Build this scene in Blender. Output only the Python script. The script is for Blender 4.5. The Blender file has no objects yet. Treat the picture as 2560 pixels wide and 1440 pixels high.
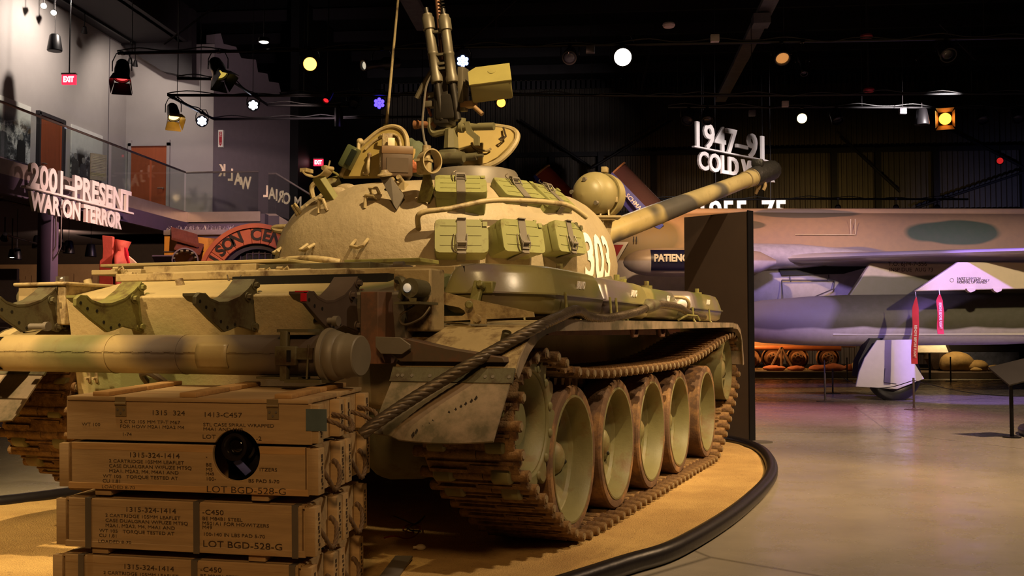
import bpy, bmesh, math, random
from math import sin, cos, pi, radians as R
from mathutils import Vector as V, Matrix as M
from mathutils.bvhtree import BVHTree
random.seed(7)
SC = bpy.context.scene
COL = SC.collection
# ---------------------------------------------------------------- camera
CAMH, YAW, PITCH, FPX = 1.19, 5.2, 2.508, 2636.4
cd = bpy.data.cameras.new('camera'); cam = bpy.data.objects.new('camera', cd); COL.objects.link(cam)
cam.location = (0, 0, CAMH); cam.rotation_euler = (R(90 + PITCH), 0, R(YAW))
cd.sensor_width = 36; cd.lens = FPX * 36 / 2560; cd.clip_end = 200; cd.clip_start = .05
SC.camera = cam
TANK_LOC, TANK_ROT = V((-1.647, 6.266, .05)), -16.1
# ---------------------------------------------------------------- world and exposure
w = bpy.data.worlds.new('hall_world'); SC.world = w; w.use_nodes = True
w.node_tree.nodes['Background'].inputs[0].default_value = (.36, .24, .30, 1)
w.node_tree.nodes['Background'].inputs[1].default_value = .02
vs = SC.view_settings
vs.view_transform = 'Standard'; vs.look = 'None'; vs.exposure = 0.0; vs.gamma = 1.0; vs.use_curve_mapping = False
# ---------------------------------------------------------------- stage lights, with fills added for crates and panel
def lamp(name, loc, aim, col, power, size=.25, cone=60, blend=.4, kind='SPOT'):
    l = bpy.data.lights.new(name, kind); o = bpy.data.objects.new(name, l); COL.objects.link(o)
    l.color = col; l.energy = power
    if kind == 'SPOT': l.spot_size = R(cone); l.spot_blend = blend; l.shadow_soft_size = size
    elif kind == 'AREA': l.size = size
    else: l.shadow_soft_size = size
    o.location = loc; o.rotation_euler = (V(aim) - V(loc)).to_track_quat('-Z', 'Y').to_euler()
    return o
WARM = (1, .72, .36); AMB = (1, .55, .19); PURP = (.40, .26, 1); WHT = (1, .87, .74); PINK = (1, .45, .52)
lamp('key_spot', (2.2, 3.6, 7.6), (-.9, 8.5, 1.9), WARM, 5000, .06, 40, .8)
lamp('rear_deck_spot', (-2.4, 3.3, 7.4), (-3.3, 5.8, 1.1), WARM, 2800, .08, 40, .9)
lamp('left_flap_spot', (-5.6, .6, 5.2), (-3.5, 5.4, .7), (1, .70, .34), 2200, .08, 30, .8)
lamp('gun_spot', (3.2, 8.2, 7.6), (1.0, 12.0, 2.4), (1, .76, .46), 2000, .06, 34, .8)
lamp('side_spot', (6, 9.2, 6.2), (.6, 8.6, .3), (1, .62, .26), 2000, .08, 46, .8)
lamp('crate_fill_spot', (.2, -2.5, 5.5), (-1.2, 5.0, .7), (1, .56, .22), 900, .5, 50, .9)  # added warm fill behind the camera, no fixture stands there
lamp('panel_spot', (3.4, 5.0, 5.6), (1.2, 12.2, 1.1), (1, .7, .4), 700, .2, 36, .8)  # added fill that keeps the brown panel from going black
lamp('wall_track_light', (-11.0, 21.8, 8.7), (-12.8, 22.0, 6.6), WHT, 620, .1, 130, .9)
lamp('wall_track_light', (-11.2, 24.8, 8.7), (-12.6, 26.5, 6.2), WHT, 240, .1, 120, .9)
lamp('jet_amber_spot', (.8, 15.4, 5.6), (2.4, 20.8, 3.2), (1, .62, .30), 1700, .1, 50, .8)
lamp('jet_violet_spot', (2.6, 13.0, 5.0), (4.4, 20.6, 2.3), (.50, .36, 1), 1800, .3, 40, .9)
lamp('jet_violet_spot', (9.5, 13.0, 5.6), (9.0, 20.6, 3.2), (.50, .40, 1), 700, .3, 40, .9)
lamp('jet_white_spot', (7.2, 8.5, 4.7), (6.6, 18.4, 1.9), (1, .76, .50), 3200, .1, 36, .9)
lamp('floor_violet_spot', (6.0, 14.0, 5.2), (6.5, 20.6, 0), (.34, .2, 1), 3000, .1, 24, .5)
lamp('floor_pink_spot', (3.6, 17.0, 5.5), (3.2, 16.4, 0), (1, .34, .62), 900, .1, 60, .9)
lamp('floor_wash', (6.5, 10.5, 6.0), (5.0, 11.0, 0), (1, .66, .40), 2100, .15, 110, .9)
lamp('floor_wash', (3.0, 3.4, 6.0), (2.4, 5.5, 0), (1, .74, .46), 1000, .15, 90, .9)
for x, c, e in ((2, (1, .55, .22), 350), (6, (1, .66, .2), 700), (10, (1, .72, .24), 500), (15, (.4, .45, 1), 700)): lamp('wall_uplight', (x, 34, 3.2), (x + .5, 42, 4.2), c, e, .1, 70, .9)
lamp('facade_spot', (-6.5, 16.5, 5.5), (-8.9, 22.3, 3.3), (1, .60, .3), 1500, .1, 40, .8)
lamp('facade_spot', (-6.0, 15, 5.5), (-9.6, 19.0, 2.6), (1, .40, .28), 900, .1, 22, .8)
lamp('letters_spot', (-4.0, 17.5, 5.5), (-9.7, 18.8, 3.6), (1, .64, .56), 2200, .08, 40, .8)
lamp('letters_spot', (7.2, 20.0, 5.5), (3.0, 27.2, 6.0), (1, .9, .88), 3000, .08, 34, .8)
lamp('letters_spot', (3.5, 22.5, 5.5), (3.7, 27.0, 4.7), (1, .86, .8), 700, .08, 40, .8)
lamp('diorama_light', (3.9, 29.3, 1.9), (4.4, 31, .6), AMB, 420, .2, 130, .9)
lamp('diorama_light', (9.2, 28.8, 2.6), (8.6, 30.5, .4), (1, .7, .35), 300, .2, 110, .9)
lamp('mezzanine_light', (-12.5, 23, 3.4), (-13.2, 27, 2.5), (1, .66, .42), 220, .2, 130, .9)
lamp('stair_wash', (-5.5, 19, 5.6), (-8.6, 25.5, 4.8), (1, .72, .62), 900, .1, 40, .9)
lamp('violet_wash', (-4.2, 19.2, 5.4), (-9.0, 22.5, 3.6), (.3, .2, 1), 350, .1, 60, .9)
lamp('fender_spot', (-1.6, 1.6, 6.8), (-.75, 5.05, 1.25), (1, .70, .3), 420, .06, 14, .7)
lamp('canopy_spot', (-1.2, 14.5, 5.6), (.9, 21.3, 4.3), (1, .50, .34), 1800, .1, 26, .8)
lamp('angled_wall_wash', (-5.5, 21, 5.6), (-9.8, 28.5, 7.2), (1, .74, .78), 900, .2, 60, .9)

# ---------------------------------------------------------------- viewing rays (photograph pixel -> point on a real plane)
def _cam(o, yaw):
    y = R(yaw); p = R(PITCH)
    fw = V((-sin(y) * cos(p), cos(y) * cos(p), sin(p))); rt = V((cos(y), sin(y), 0)); return V(o), fw, rt, rt.cross(fw)
_W = _cam((0, 0, CAMH), YAW)
_T = _cam((3.32, -5.563, 1.141), 21.3)
def _at(c, u, v, x, y, z, d):
    o, fw, rt, up = c
    r = fw + rt * ((u - 1280) / FPX) - up * ((v - 720) / FPX)
    if d is not None: t = d
    elif x is not None: t = (x - o.x) / r.x
    elif y is not None: t = (y - o.y) / r.y
    else: t = (z - o.z) / r.z
    return o + r * t
def wd(u, v, x=None, y=None, z=None, d=None): return _at(_W, u, v, x, y, z, d)
def tk(u, v, x=None, y=None, z=None, d=None): return _at(_T, u, v, x, y, z, d)
# ---------------------------------------------------------------- materials
def L(h):
    h = h.lstrip('#'); c = [int(h[i:i + 2], 16) / 255 for i in (0, 2, 4)]
    return tuple(((x + .055) / 1.055) ** 2.4 if x > .04045 else x / 12.92 for x in c) + (1,)
def sh(c, k): return tuple(min(1, x * k) for x in c[:3]) + (1,)
class NT:
    def __init__(s, name):
        s.m = bpy.data.materials.new(name); s.m.use_nodes = True; s.t = s.m.node_tree; s.n = s.t.nodes
        s.b = s.n['Principled BSDF']
    def new(s, k, **kw):
        n = s.n.new(k)
        for a, b in kw.items():
            if hasattr(n, a): setattr(n, a, b)
            else: n.inputs[a.replace('_', ' ')].default_value = b
        return n
    def l(s, a, b): s.t.links.new(a, b)
    def noise(s, scale, det=4, rough=.55, vec=None, dist=0):
        n = s.new('ShaderNodeTexNoise'); n.inputs['Scale'].default_value = scale
        n.inputs['Detail'].default_value = det; n.inputs['Roughness'].default_value = rough; n.inputs['Distortion'].default_value = dist
        if vec is not None: s.l(vec, n.inputs['Vector'])
        return n.outputs['Fac']
    def ramp(s, fac, stops, interp='LINEAR'):
        r = s.new('ShaderNodeValToRGB'); r.color_ramp.interpolation = interp
        e = r.color_ramp.elements
        while len(e) < len(stops): e.new(.5)
        for x, (p, c) in zip(e, stops): x.position = p; x.color = c
        s.l(fac, r.inputs[0]); return r.outputs[0]
    def mix(s, fac, a, b, mode='MIX'):
        m = s.new('ShaderNodeMix'); m.data_type = 'RGBA'; m.blend_type = mode
        for sock, x in ((m.inputs[0], fac), (m.inputs[6], a), (m.inputs[7], b)):
            if hasattr(x, 'is_linked'): s.l(x, sock)
            else: sock.default_value = x
        return m.outputs[2]
    def pos(s): return s.new('ShaderNodeNewGeometry').outputs['Position']
    def obj(s): return s.new('ShaderNodeTexCoord').outputs['Object']
    def bump(s, h, st, dist=.02):
        b = s.new('ShaderNodeBump'); b.inputs['Strength'].default_value = st; b.inputs['Distance'].default_value = dist
        s.l(h, b.inputs['Height']); s.l(b.outputs[0], s.b.inputs['Normal'])
    def map(s, vec, sc=(1, 1, 1), rot=(0, 0, 0), loc=(0, 0, 0)):
        m = s.new('ShaderNodeMapping'); s.l(vec, m.inputs[0])
        m.inputs['Scale'].default_value = sc; m.inputs['Rotation'].default_value = rot; m.inputs['Location'].default_value = loc
        return m.outputs[0]
GR = lambda v: (v, v, v, 1)
def mk(name, col, rough=.6, metal=0, var=.18, scale=6, bump=.0, bscale=60, stretch=None, dirt=None, spec=.5, coat=0):
    t = NT(name); c = L(col) if isinstance(col, str) else col
    p = t.obj()
    if stretch: p = t.map(p, stretch)
    f = t.noise(scale, 5, .6, p)
    base = t.ramp(f, [(.3, sh(c, 1 - var)), (.7, sh(c, 1 + var))])
    if dirt:
        dc, amt, ds = dirt
        g = t.ramp(t.noise(ds, 6, .65, t.obj()), [(max(0, .62 - amt), GR(0)), (min(1, .72 - amt * .6), GR(1))])
        base = t.mix(g, base, L(dc))
    t.l(base, t.b.inputs['Base Color'])
    t.b.inputs['Roughness'].default_value = rough; t.b.inputs['Metallic'].default_value = metal
    t.b.inputs['Specular IOR Level'].default_value = spec; t.b.inputs['Coat Weight'].default_value = coat
    if bump: t.bump(t.noise(bscale, 5, .6, p), bump)
    return t.m
def emis(name, col, st):
    t = NT(name); c = L(col) if isinstance(col, str) else col
    t.b.inputs['Base Color'].default_value = sh(c, .8); t.b.inputs['Emission Color'].default_value = c; t.b.inputs['Emission Strength'].default_value = st
    return t.m
def glass(name, tint='#ffffff', rough=.02, mixv=.12, haze=0, hcol='#d8c8c0'):
    t = NT(name); out = t.n['Material Output']
    tr = t.new('ShaderNodeBsdfTransparent'); tr.inputs[0].default_value = L(tint)
    gl = t.new('ShaderNodeBsdfGlossy'); gl.inputs['Roughness'].default_value = rough
    fr = t.new('ShaderNodeLayerWeight'); fr.inputs[0].default_value = .5
    pw = t.new('ShaderNodeMath', operation='POWER'); pw.inputs[1].default_value = 4; t.l(fr.outputs['Facing'], pw.inputs[0])
    ma = t.new('ShaderNodeMath', operation='MULTIPLY_ADD'); ma.inputs[1].default_value = .5; ma.inputs[2].default_value = mixv; ma.use_clamp = True; t.l(pw.outputs[0], ma.inputs[0])
    mx = t.new('ShaderNodeMixShader'); t.l(ma.outputs[0], mx.inputs[0]); t.l(tr.outputs[0], mx.inputs[1]); t.l(gl.outputs[0], mx.inputs[2])
    last = mx.outputs[0]
    if haze:  # diffuse layer that paints a lit haze over clear glass
        df = t.new('ShaderNodeBsdfDiffuse'); df.inputs[0].default_value = L(hcol); m2 = t.new('ShaderNodeMixShader'); m2.inputs[0].default_value = haze
        t.l(last, m2.inputs[1]); t.l(df.outputs[0], m2.inputs[2]); last = m2.outputs[0]
    t.l(last, out.inputs[0]); return t.m
# ---------------------------------------------------------------- mesh builder
def axm(o, z, x=None):
    z = V(z).normalized(); x = V(x) if x is not None else (V((0, 0, 1)) if abs(z.z) < .9 else V((1, 0, 0)))
    x = (x - z * x.dot(z)).normalized(); y = z.cross(x)
    m = M((x, y, z)).transposed().to_4x4(); m.translation = V(o); return m
def rz(a): return M.Rotation(R(a), 4, 'Z')
def T(x, y=0, z=0): return M.Translation(V((x, y, z)))
class MB:
    def __init__(s, m=None): s.v = []; s.f = []; s.m = m or M.Identity(4)
    def add(s, vs, fs, m=None):
        k = len(s.v); mm = s.m @ m if m is not None else s.m
        s.v += [mm @ V(p) for p in vs]; s.f += [tuple(i + k for i in f) for f in fs]; return s
    def box(s, c, d, m=None, b=0, taper=None):
        x, y, z = [q / 2 for q in d]; c = V(c)
        if b <= 0:
            tx, ty = taper or (1, 1)
            P = [(-x, -y, -z), (x, -y, -z), (x, y, -z), (-x, y, -z), (-x * tx, -y * ty, z), (x * tx, -y * ty, z), (x * tx, y * ty, z), (-x * tx, y * ty, z)]
            return s.add([V(p) + c for p in P], [(3, 2, 1, 0), (4, 5, 6, 7), (0, 1, 5, 4), (1, 2, 6, 5), (2, 3, 7, 6), (3, 0, 4, 7)], m)
        bm = bmesh.new(); bmesh.ops.create_cube(bm, size=1)
        for q in bm.verts: q.co = V((q.co.x * d[0], q.co.y * d[1], q.co.z * d[2])) + c
        bmesh.ops.bevel(bm, geom=bm.edges[:], offset=min(b, min(d) * .45), segments=2, affect='EDGES', profile=.5)
        bm.verts.index_update(); s.add([q.co.copy() for q in bm.verts], [[q.index for q in f.verts] for f in bm.faces], m); bm.free(); return s
    def loft(s, rings, closed=True, cap=True, m=None, loop=False):
        n = len(rings[0]); vs = [p for r in rings for p in r]; fs = []; k = len(rings)
        for i in range(k if loop else k - 1):
            a = i * n; b = ((i + 1) % k) * n
            for j in range(n if closed else n - 1):
                jj = (j + 1) % n; fs.append((a + j, a + jj, b + jj, b + j))
        if cap and closed and not loop: fs.append(tuple(range(n - 1, -1, -1))); fs.append(tuple((k - 1) * n + j for j in range(n)))
        return s.add(vs, fs, m)
    def cyl(s, a, b, r, r2=None, n=16, m=None, cap=True):
        a = V(a); b = V(b); r2 = r if r2 is None else r2; f = axm(a, b - a); h = (b - a).length
        ring = lambda rr, z: [f @ V((rr * cos(2 * pi * i / n), rr * sin(2 * pi * i / n), z)) for i in range(n)]
        return s.loft([ring(r, 0), ring(r2, h)], True, cap, m)
    def lathe(s, prof, o, ax, n=24, m=None, loop=False, cap=False):
        f = axm(o, ax)
        return s.loft([[f @ V((r * cos(2 * pi * i / n), r * sin(2 * pi * i / n), h)) for i in range(n)] for r, h in prof], True, cap, m, loop)
    def tube(s, pts, r, n=8, closed=False, m=None, cap=True):
        P = [V(p) for p in pts]; k = len(P); rings = []; pu = None
        rr = r if isinstance(r, (list, tuple)) else [r] * k
        for i in range(k):
            t = (P[(i + 1) % k] - P[i - 1]) if closed else (P[min(i + 1, k - 1)] - P[max(i - 1, 0)])
            t = t.normalized() if t.length > 1e-9 else V((0, 0, 1))
            if pu is None: pu = V((0, 0, 1)) if abs(t.z) < .9 else V((1, 0, 0))
            u = (pu - t * pu.dot(t)); u = u.normalized() if u.length > 1e-6 else t.orthogonal().normalized(); pu = u; w_ = t.cross(u)
            rings.append([P[i] + (u * cos(2 * pi * j / n) + w_ * sin(2 * pi * j / n)) * rr[i] for j in range(n)])
        return s.loft(rings, True, cap, m, loop=closed)
    def ext(s, poly, d, m=None, z0=0):
        n = len(poly); a = sum(poly[i][0] * poly[(i + 1) % n][1] - poly[(i + 1) % n][0] * poly[i][1] for i in range(n))
        if a < 0: poly = poly[::-1]
        vs = [V((p[0], p[1], z0)) for p in poly] + [V((p[0], p[1], z0 + d)) for p in poly]
        fs = [tuple(range(n - 1, -1, -1)), tuple(range(n, 2 * n))] + [(i, (i + 1) % n, n + (i + 1) % n, n + i) for i in range(n)]
        return s.add(vs, fs, m)
    def sph(s, c, r, n=16, k=9, sc=(1, 1, 1), m=None, a0=0, a1=pi):
        c = V(c); rings = []
        for i in range(k + 1):
            t = a0 + (a1 - a0) * i / k; q = max(sin(t), 1e-4)
            rings.append([c + V((r * sc[0] * q * cos(2 * pi * j / n), r * sc[1] * q * sin(2 * pi * j / n), -r * sc[2] * cos(t))) for j in range(n)])
        return s.loft(rings, True, True, m)
    def quad(s, a, b, c, d, m=None): return s.add([a, b, c, d], [(0, 1, 2, 3)], m)
    def sheet(s, prof, x0, x1, th, m=None):
        """a bent plate: profile of (y,z) points swept along x, thickness th towards -normal"""
        n = len(prof); P = [V((0, *p)) for p in prof]; off = []
        for i in range(n):
            t = (P[min(i + 1, n - 1)] - P[max(i - 1, 0)]).normalized(); off.append(V((0, t.z, -t.y)) * th)
        ring = lambda x: [V((x, p.y, p.z)) for p in P] + [V((x, (p + o).y, (p + o).z)) for p, o in zip(reversed(P), reversed(off))]
        return s.loft([ring(x0), ring(x1)], True, True, m)
    def text(s, t, size, m, d=.0, align='CENTER', bold=0, sp=1, sx=1):
        cu = bpy.data.curves.new('t', 'FONT'); cu.body = t; cu.size = size; cu.extrude = d / 2; cu.align_x = align; cu.offset = bold; cu.space_character = sp; cu.resolution_u = 3
        o = bpy.data.objects.new('t', cu); me = o.to_mesh()
        s.add([V((q.co.x * sx, q.co.y, q.co.z)) for q in me.vertices], [tuple(p.vertices) for p in me.polygons], m)
        o.to_mesh_clear(); bpy.data.objects.remove(o); bpy.data.curves.remove(cu); return s
    def piece(s): s.cuts = getattr(s, 'cuts', []) + [(len(s.v), len(s.f))]; return s
    def builds(s, name, mat, parent=None, **kw):
        """every piece() as an object of its own"""
        v0 = f0 = 0; out = []
        for v1, f1 in getattr(s, 'cuts', []):
            q = MB(); q.v = s.v[v0:v1]; q.f = [tuple(i - v0 for i in f) for f in s.f[f0:f1]]
            if q.v: out.append(q.build(name, mat, parent, **kw))
            v0, f0 = v1, f1
        return out
    def build(s, name, mat, parent=None, smooth=38, loc=None, bevel=0, label=None):
        me = bpy.data.meshes.new(name); me.from_pydata([tuple(p) for p in s.v], [], s.f)
        bm = bmesh.new(); bm.from_mesh(me); bmesh.ops.recalc_face_normals(bm, faces=bm.faces[:]); bm.to_mesh(me); bm.free()
        if smooth:
            me.shade_smooth(); me.set_sharp_from_angle(angle=R(smooth))
        me.materials.append(mat)
        o = bpy.data.objects.new(name, me); COL.objects.link(o)
        if parent is not None: o.parent = parent
        if loc is not None: o.location = loc
        if bevel:
            b = o.modifiers.new('bevel', 'BEVEL'); b.width = bevel; b.segments = 2; b.limit_method = 'ANGLE'; b.angle_limit = R(40)
        if label: o['label'] = label
        return o
def thing(name, label, cat, loc=(0, 0, 0), rot=0, group=None):
    o = bpy.data.objects.new(name, None); COL.objects.link(o); o.empty_display_size = .1
    o.location = loc; o.rotation_euler = (0, 0, R(rot)); o['label'] = label; o['category'] = cat
    if group: o['group'] = group
    return o
def tag(o, label, cat, group=None, kind=None):
    o['label'] = label; o['category'] = cat
    if group: o['group'] = group
    if kind: o['kind'] = kind
    return o
def struct(o): o['kind'] = 'structure'; return o
def dup(o, parent=None, m=None, **kw):
    c = o.copy(); COL.objects.link(c); c.parent = parent
    if m is not None: c.matrix_basis = m
    for k, v_ in kw.items(): c[k] = v_
    for ch in list(o.children): dup(ch, c)
    return c
def arc(c, r, a0, a1, n): return [(c[0] + r * cos(R(a0 + (a1 - a0) * i / n)), c[1] + r * sin(R(a0 + (a1 - a0) * i / n))) for i in range(n + 1)]
def cr(pts, n):
    """smooth path through points (Catmull-Rom)"""
    P = [V(p) for p in pts]; out = []
    for i in range(len(P) - 1):
        a, b, c, d = P[max(i - 1, 0)], P[i], P[i + 1], P[min(i + 2, len(P) - 1)]
        for k in range(n):
            t = k / n; out.append(.5 * ((2 * b) + (c - a) * t + (2 * a - 5 * b + 4 * c - d) * t * t + (3 * b - a - 3 * c + d) * t ** 3))
    return out + [P[-1]]
def hexbolt(mb, p, ax, r=.016, h=.014, m=None): mb.cyl(V(p), V(p) + V(ax).normalized() * h, r, n=6, m=m)

# ================================================================ shared materials
Mt = {}
Mt['conc'] = None
def floor_mat():
    t = NT('polished_concrete'); p = t.pos()
    a = t.noise(.35, 6, .6, p); b = t.noise(2.2, 6, .65, p)
    c = t.ramp(a, [(.35, L('#8c8478')), (.65, L('#b0a796'))])
    c = t.mix(t.ramp(b, [(.45, GR(0)), (.75, GR(.5))]), c, L('#7e766a'))
    v = t.new('ShaderNodeTexVoronoi'); v.feature = 'DISTANCE_TO_EDGE'; v.inputs['Scale'].default_value = .22
    t.l(t.map(p, (1, .6, 1)), v.inputs['Vector'])
    crack = t.ramp(v.outputs['Distance'], [(.0, GR(.8)), (.0035, GR(0))])
    c = t.mix(crack, c, L('#5e574c')); t.l(c, t.b.inputs['Base Color'])
    t.l(t.ramp(b, [(.3, GR(.16)), (.7, GR(.34))]), t.b.inputs['Roughness']); t.bump(t.noise(5, 4, .5, p), .03)
    return t.m
def sand_mat():
    t = NT('raked_sand'); p = t.pos()
    c = t.ramp(t.noise(1.6, 6, .6, p), [(.3, L('#a5834d')), (.7, L('#c9a767'))])
    c = t.mix(t.ramp(t.noise(26, 4, .7, p), [(.6, GR(0)), (.72, GR(.7))]), c, L('#6b4f2c'))
    t.l(c, t.b.inputs['Base Color']); t.b.inputs['Roughness'].default_value = .95
    h = t.new('ShaderNodeMath', operation='ADD'); t.l(t.noise(9, 6, .7, p), h.inputs[0]); t.l(t.noise(120, 2, .6, p), h.inputs[1])
    t.bump(h.outputs[0], .55, .03); return t.m
Mt['floor'] = floor_mat(); Mt['sand'] = sand_mat()
Mt['rubber'] = mk('black_rubber', '#1b1719', .35, var=.1, bump=.1, bscale=20)
Mt['grey_wall'] = mk('painted_wall', '#a39b99', .75, var=.05, scale=1.5)
Mt['dark_wall'] = mk('dark_wall', '#4e454d', .8, var=.08, scale=1)
Mt['beam'] = mk('dark_beam', '#2a2428', .7, var=.1)
Mt['purple'] = mk('column_paint', '#5d4d63', .6, var=.06)
Mt['black'] = mk('black_paint', '#0d0c0d', .55, var=.2)
Mt['blackm'] = mk('black_metal', '#161416', .4, .4, var=.2)
Mt['chrome'] = mk('brushed_metal', '#b8aca4', .3, .85, var=.08, scale=12)
Mt['fascia'] = mk('fascia_metal', '#a89a92', .35, .55, var=.06)
Mt['corr'] = mk('corrugated_steel', '#4c4238', .55, .3, var=.25, scale=.5)
Mt['ceil'] = mk('ceiling_dark', '#141214', .9)
Mt['steel'] = mk('steel_dark', '#241f21', .5, .5)
Mt['lightbeam'] = mk('grey_steel', '#8c8890', .5, .3)
Mt['wood'] = mk('door_wood', '#8e4526', .45, var=.15, scale=3, stretch=(6, 6, .6))
Mt['white'] = mk('white_paint', '#e9e2da', .5, var=.03)
Mt['cream'] = mk('cream_paint', '#d9c9a4', .6, var=.05)
Mt['red'] = mk('red_paint', '#b3192a', .5, var=.08)
Mt['redglow'] = emis('exit_red', '#ff3050', 1.3)
Mt['whiteglow'] = emis('exit_white', '#fff4f4', 2.6)
Mt['signwhite'] = mk('sign_white', '#f0e6e0', .5, var=.02)
Mt['beige'] = mk('mural_beige', '#a9865f', .7, var=.08)
Mt['panel'] = mk('brown_panel', '#4a3a2e', .6, var=.08, scale=3)
Mt['glass'] = glass('railing_glass', '#eef2f0', .02, .025)
Mt['lens'] = glass('lens_glass', '#d8dde0', .02, .15)

# ================================================================ the hall
mb = MB(); mb.quad((-40, -6, 0), (40, -6, 0), (40, 60, 0), (-40, 60, 0)); struct(mb.build('floor', Mt['floor']))
mb = MB(); mb.box((3, 24, 11.6), (70, 62, .2)); struct(mb.build('ceiling', Mt['ceil']))
mb = MB()
for i in range(18): mb.box((3, 2 + i * 2.5, 11.2), (70, .12, .35))
struct(mb.build('trim_1', Mt['beam']))
# corrugated far wall: real folded sheet, girts and columns
prof = []
for i in range(240):
    x = -16 + i * .2; prof += [(x, 42.0), (x + .1, 42.0), (x + .12, 41.94), (x + .18, 41.94)]
mb = MB(); mb.loft([[V((x, y, z)) for x, y in prof] for z in (0, 11.4)], closed=False, cap=False); struct(mb.build('wall_back', Mt['corr'], smooth=0))
mb = MB()
for z in (8.35, 5.9, 3.4): mb.box((8, 41.8, z), (50, .16, .18))
for u in (1085, 1280, 1380, 1502, 1635, 1795, 1900, 2085, 2195, 2340, 2560): mb.box((wd(u, 400, y=41.7).x, 41.75, 4.2), (.22, .2, 8.4))
struct(mb.build('trim_2', Mt['steel']))
mb = MB()
for a, b in (((1300, 300), (1480, 420)), ((1480, 420), (1680, 300)), ((2290, 520), (2560, 430)), ((2330, 300), (2560, 420)), ((2100, 340), (2250, 480))):
    mb.tube([wd(*a, y=41.6), wd(*b, y=41.6)], .05, 6)
struct(mb.build('trim_3', Mt['steel']))
mb = MB(); mb.box((0, -5.9, 5.7), (80, .2, 11.4)); struct(mb.build('wall_front', Mt['dark_wall']))
mb = MB(); mb.box((31, 20, 5.7), (.2, 60, 11.4)); struct(mb.build('wall_right', Mt['dark_wall']))
# left wall with its return and the angled wall
YB = 26.9; XL = -12.8
mb = MB(); mb.box((XL - .15, 11, 6.4), (.3, 32, 5.0)); struct(mb.build('wall_left', Mt['grey_wall']))
xb = wd(533, 340, y=YB).x; p2 = wd(725, 340, y=YB + 3.2)
mb = MB(); mb.box(((XL + xb) / 2, YB + .15, 6.4), (xb - XL, .3, 5.0)); struct(mb.build('wall_end', Mt['grey_wall']))
mb = MB(); d = V((p2.x - xb, p2.y - YB, 0)); m = axm((xb, YB, 0), (0, 0, 1), d)
stp = [(0, 0), (d.length, 0)]
for u, v in ((725, 232), (700, 232), (694, 208), (668, 204), (664, 185), (640, 181), (634, 150), (598, 146), (585, 118), (555, 110), (548, 84), (533, 84)):
    q = wd(u, v, y=YB + 3.2 * (max(u, 533) - 533) / 192); stp.append((V((q.x - xb, q.y - YB, 0)).length, q.z))
mb.ext([(x, z) for x, z in stp], .3, axm((xb, YB, 0), V((-d.y, d.x, 0)) * 1, d) if 0 else M.Translation((xb, YB, 0)) @ M.Rotation(math.atan2(d.y, d.x), 4, 'Z') @ M.Rotation(pi / 2, 4, 'X') @ M.Translation((0, 0, -.3)))
struct(mb.build('wall_angled', mk('angled_wall', '#84797f', .8, var=.05)))
q_ = [wd(u, v, y=YB - .35) for u, v in ((318, 122), (406, 178), (480, 193), (480, 20), (250, 20), (250, 80))]
mb = MB(); mb.ext([(p.x, p.z) for p in q_], .3, M.Translation((0, YB - .05, 0)) @ M.Rotation(pi / 2, 4, 'X')); struct(mb.build('trim_14', Mt['beam']))
mb = MB(); mb.box((-9.3, 36.3, 5.7), (.25, 11.6, 11.4)); struct(mb.build('wall_side', Mt['black']))
mb = MB(); mb.box((XL + .85, 16, 9.1), (1.7, 21.8, .45)); mb.box((XL + 1.7, 16, 9.35), (.25, 21.8, .95)); struct(mb.build('trim_4', Mt['beam']))
mb = MB(); mb.box((XL + .4, 16, 8.84), (.06, 21, .06)); struct(mb.build('trim_5', Mt['blackm']))
mb = MB()
for y in (20.93, 25.9): mb.box((XL + .003, y, 6.5), (.012, .02, 4.8))
struct(mb.build('trim_6', Mt['dark_wall']))
# mezzanine floor, fascia, soffit and the landing
XR = -10.03
mb = MB(); mb.box(((-20 + XR) / 2, 15.2, 3.82), (XR + 20, 24, .46)); mb.box(((XL - 8.1) / 2, (24.3 + YB) / 2, 3.82), (-8.1 - XL, YB - 24.3, .46)); struct(mb.build('floor_mezzanine', Mt['dark_wall']))
mb = MB(); mb.box((XR + .03, 15.2 - 1.2, 3.97), (.06, 20.6, .26)); mb.box(((XR - 8.2) / 2, 24.27, 3.98), (-8.2 - XR, .06, .24)); struct(mb.build('trim_7', Mt['fascia']))
mb = MB(); mb.box((XR + .02, 14, 3.68), (.1, 20.6, .32)); mb.box(((XR - 8.1) / 2, 24.22, 3.6), (1.95, .1, .4)); struct(mb.build('trim_8', Mt['purple']))
mb = MB(); mb.box((-14.6, 27.2, 1.8), (11.4, .1, 3.6)); mb.box((-20, 15, 1.8), (.1, 24, 3.6)); struct(mb.build('wall_lower', mk('brown_dark', '#33261d', .8)))
mb = MB(); mb.box((-14.6, 27.12, 2.78), (11.2, .05, .58)); o = mb.build('mural_band', Mt['beige']); tag(o, 'long beige mural strip on the dark wall under the mezzanine', 'mural')
mm = MB()
for i in range(26):
    x = -17.0 + i * .17; mm.box((x, 27.093, 2.62 + .1 * sin(i * 1.7)), (.02, .004, .16 + .08 * sin(i * 2.9))).piece()
mm.builds('ink_line', mk('mural_ink', '#6f5136', .8), o)
def panel_door(num, hinge):
    pass
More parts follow.
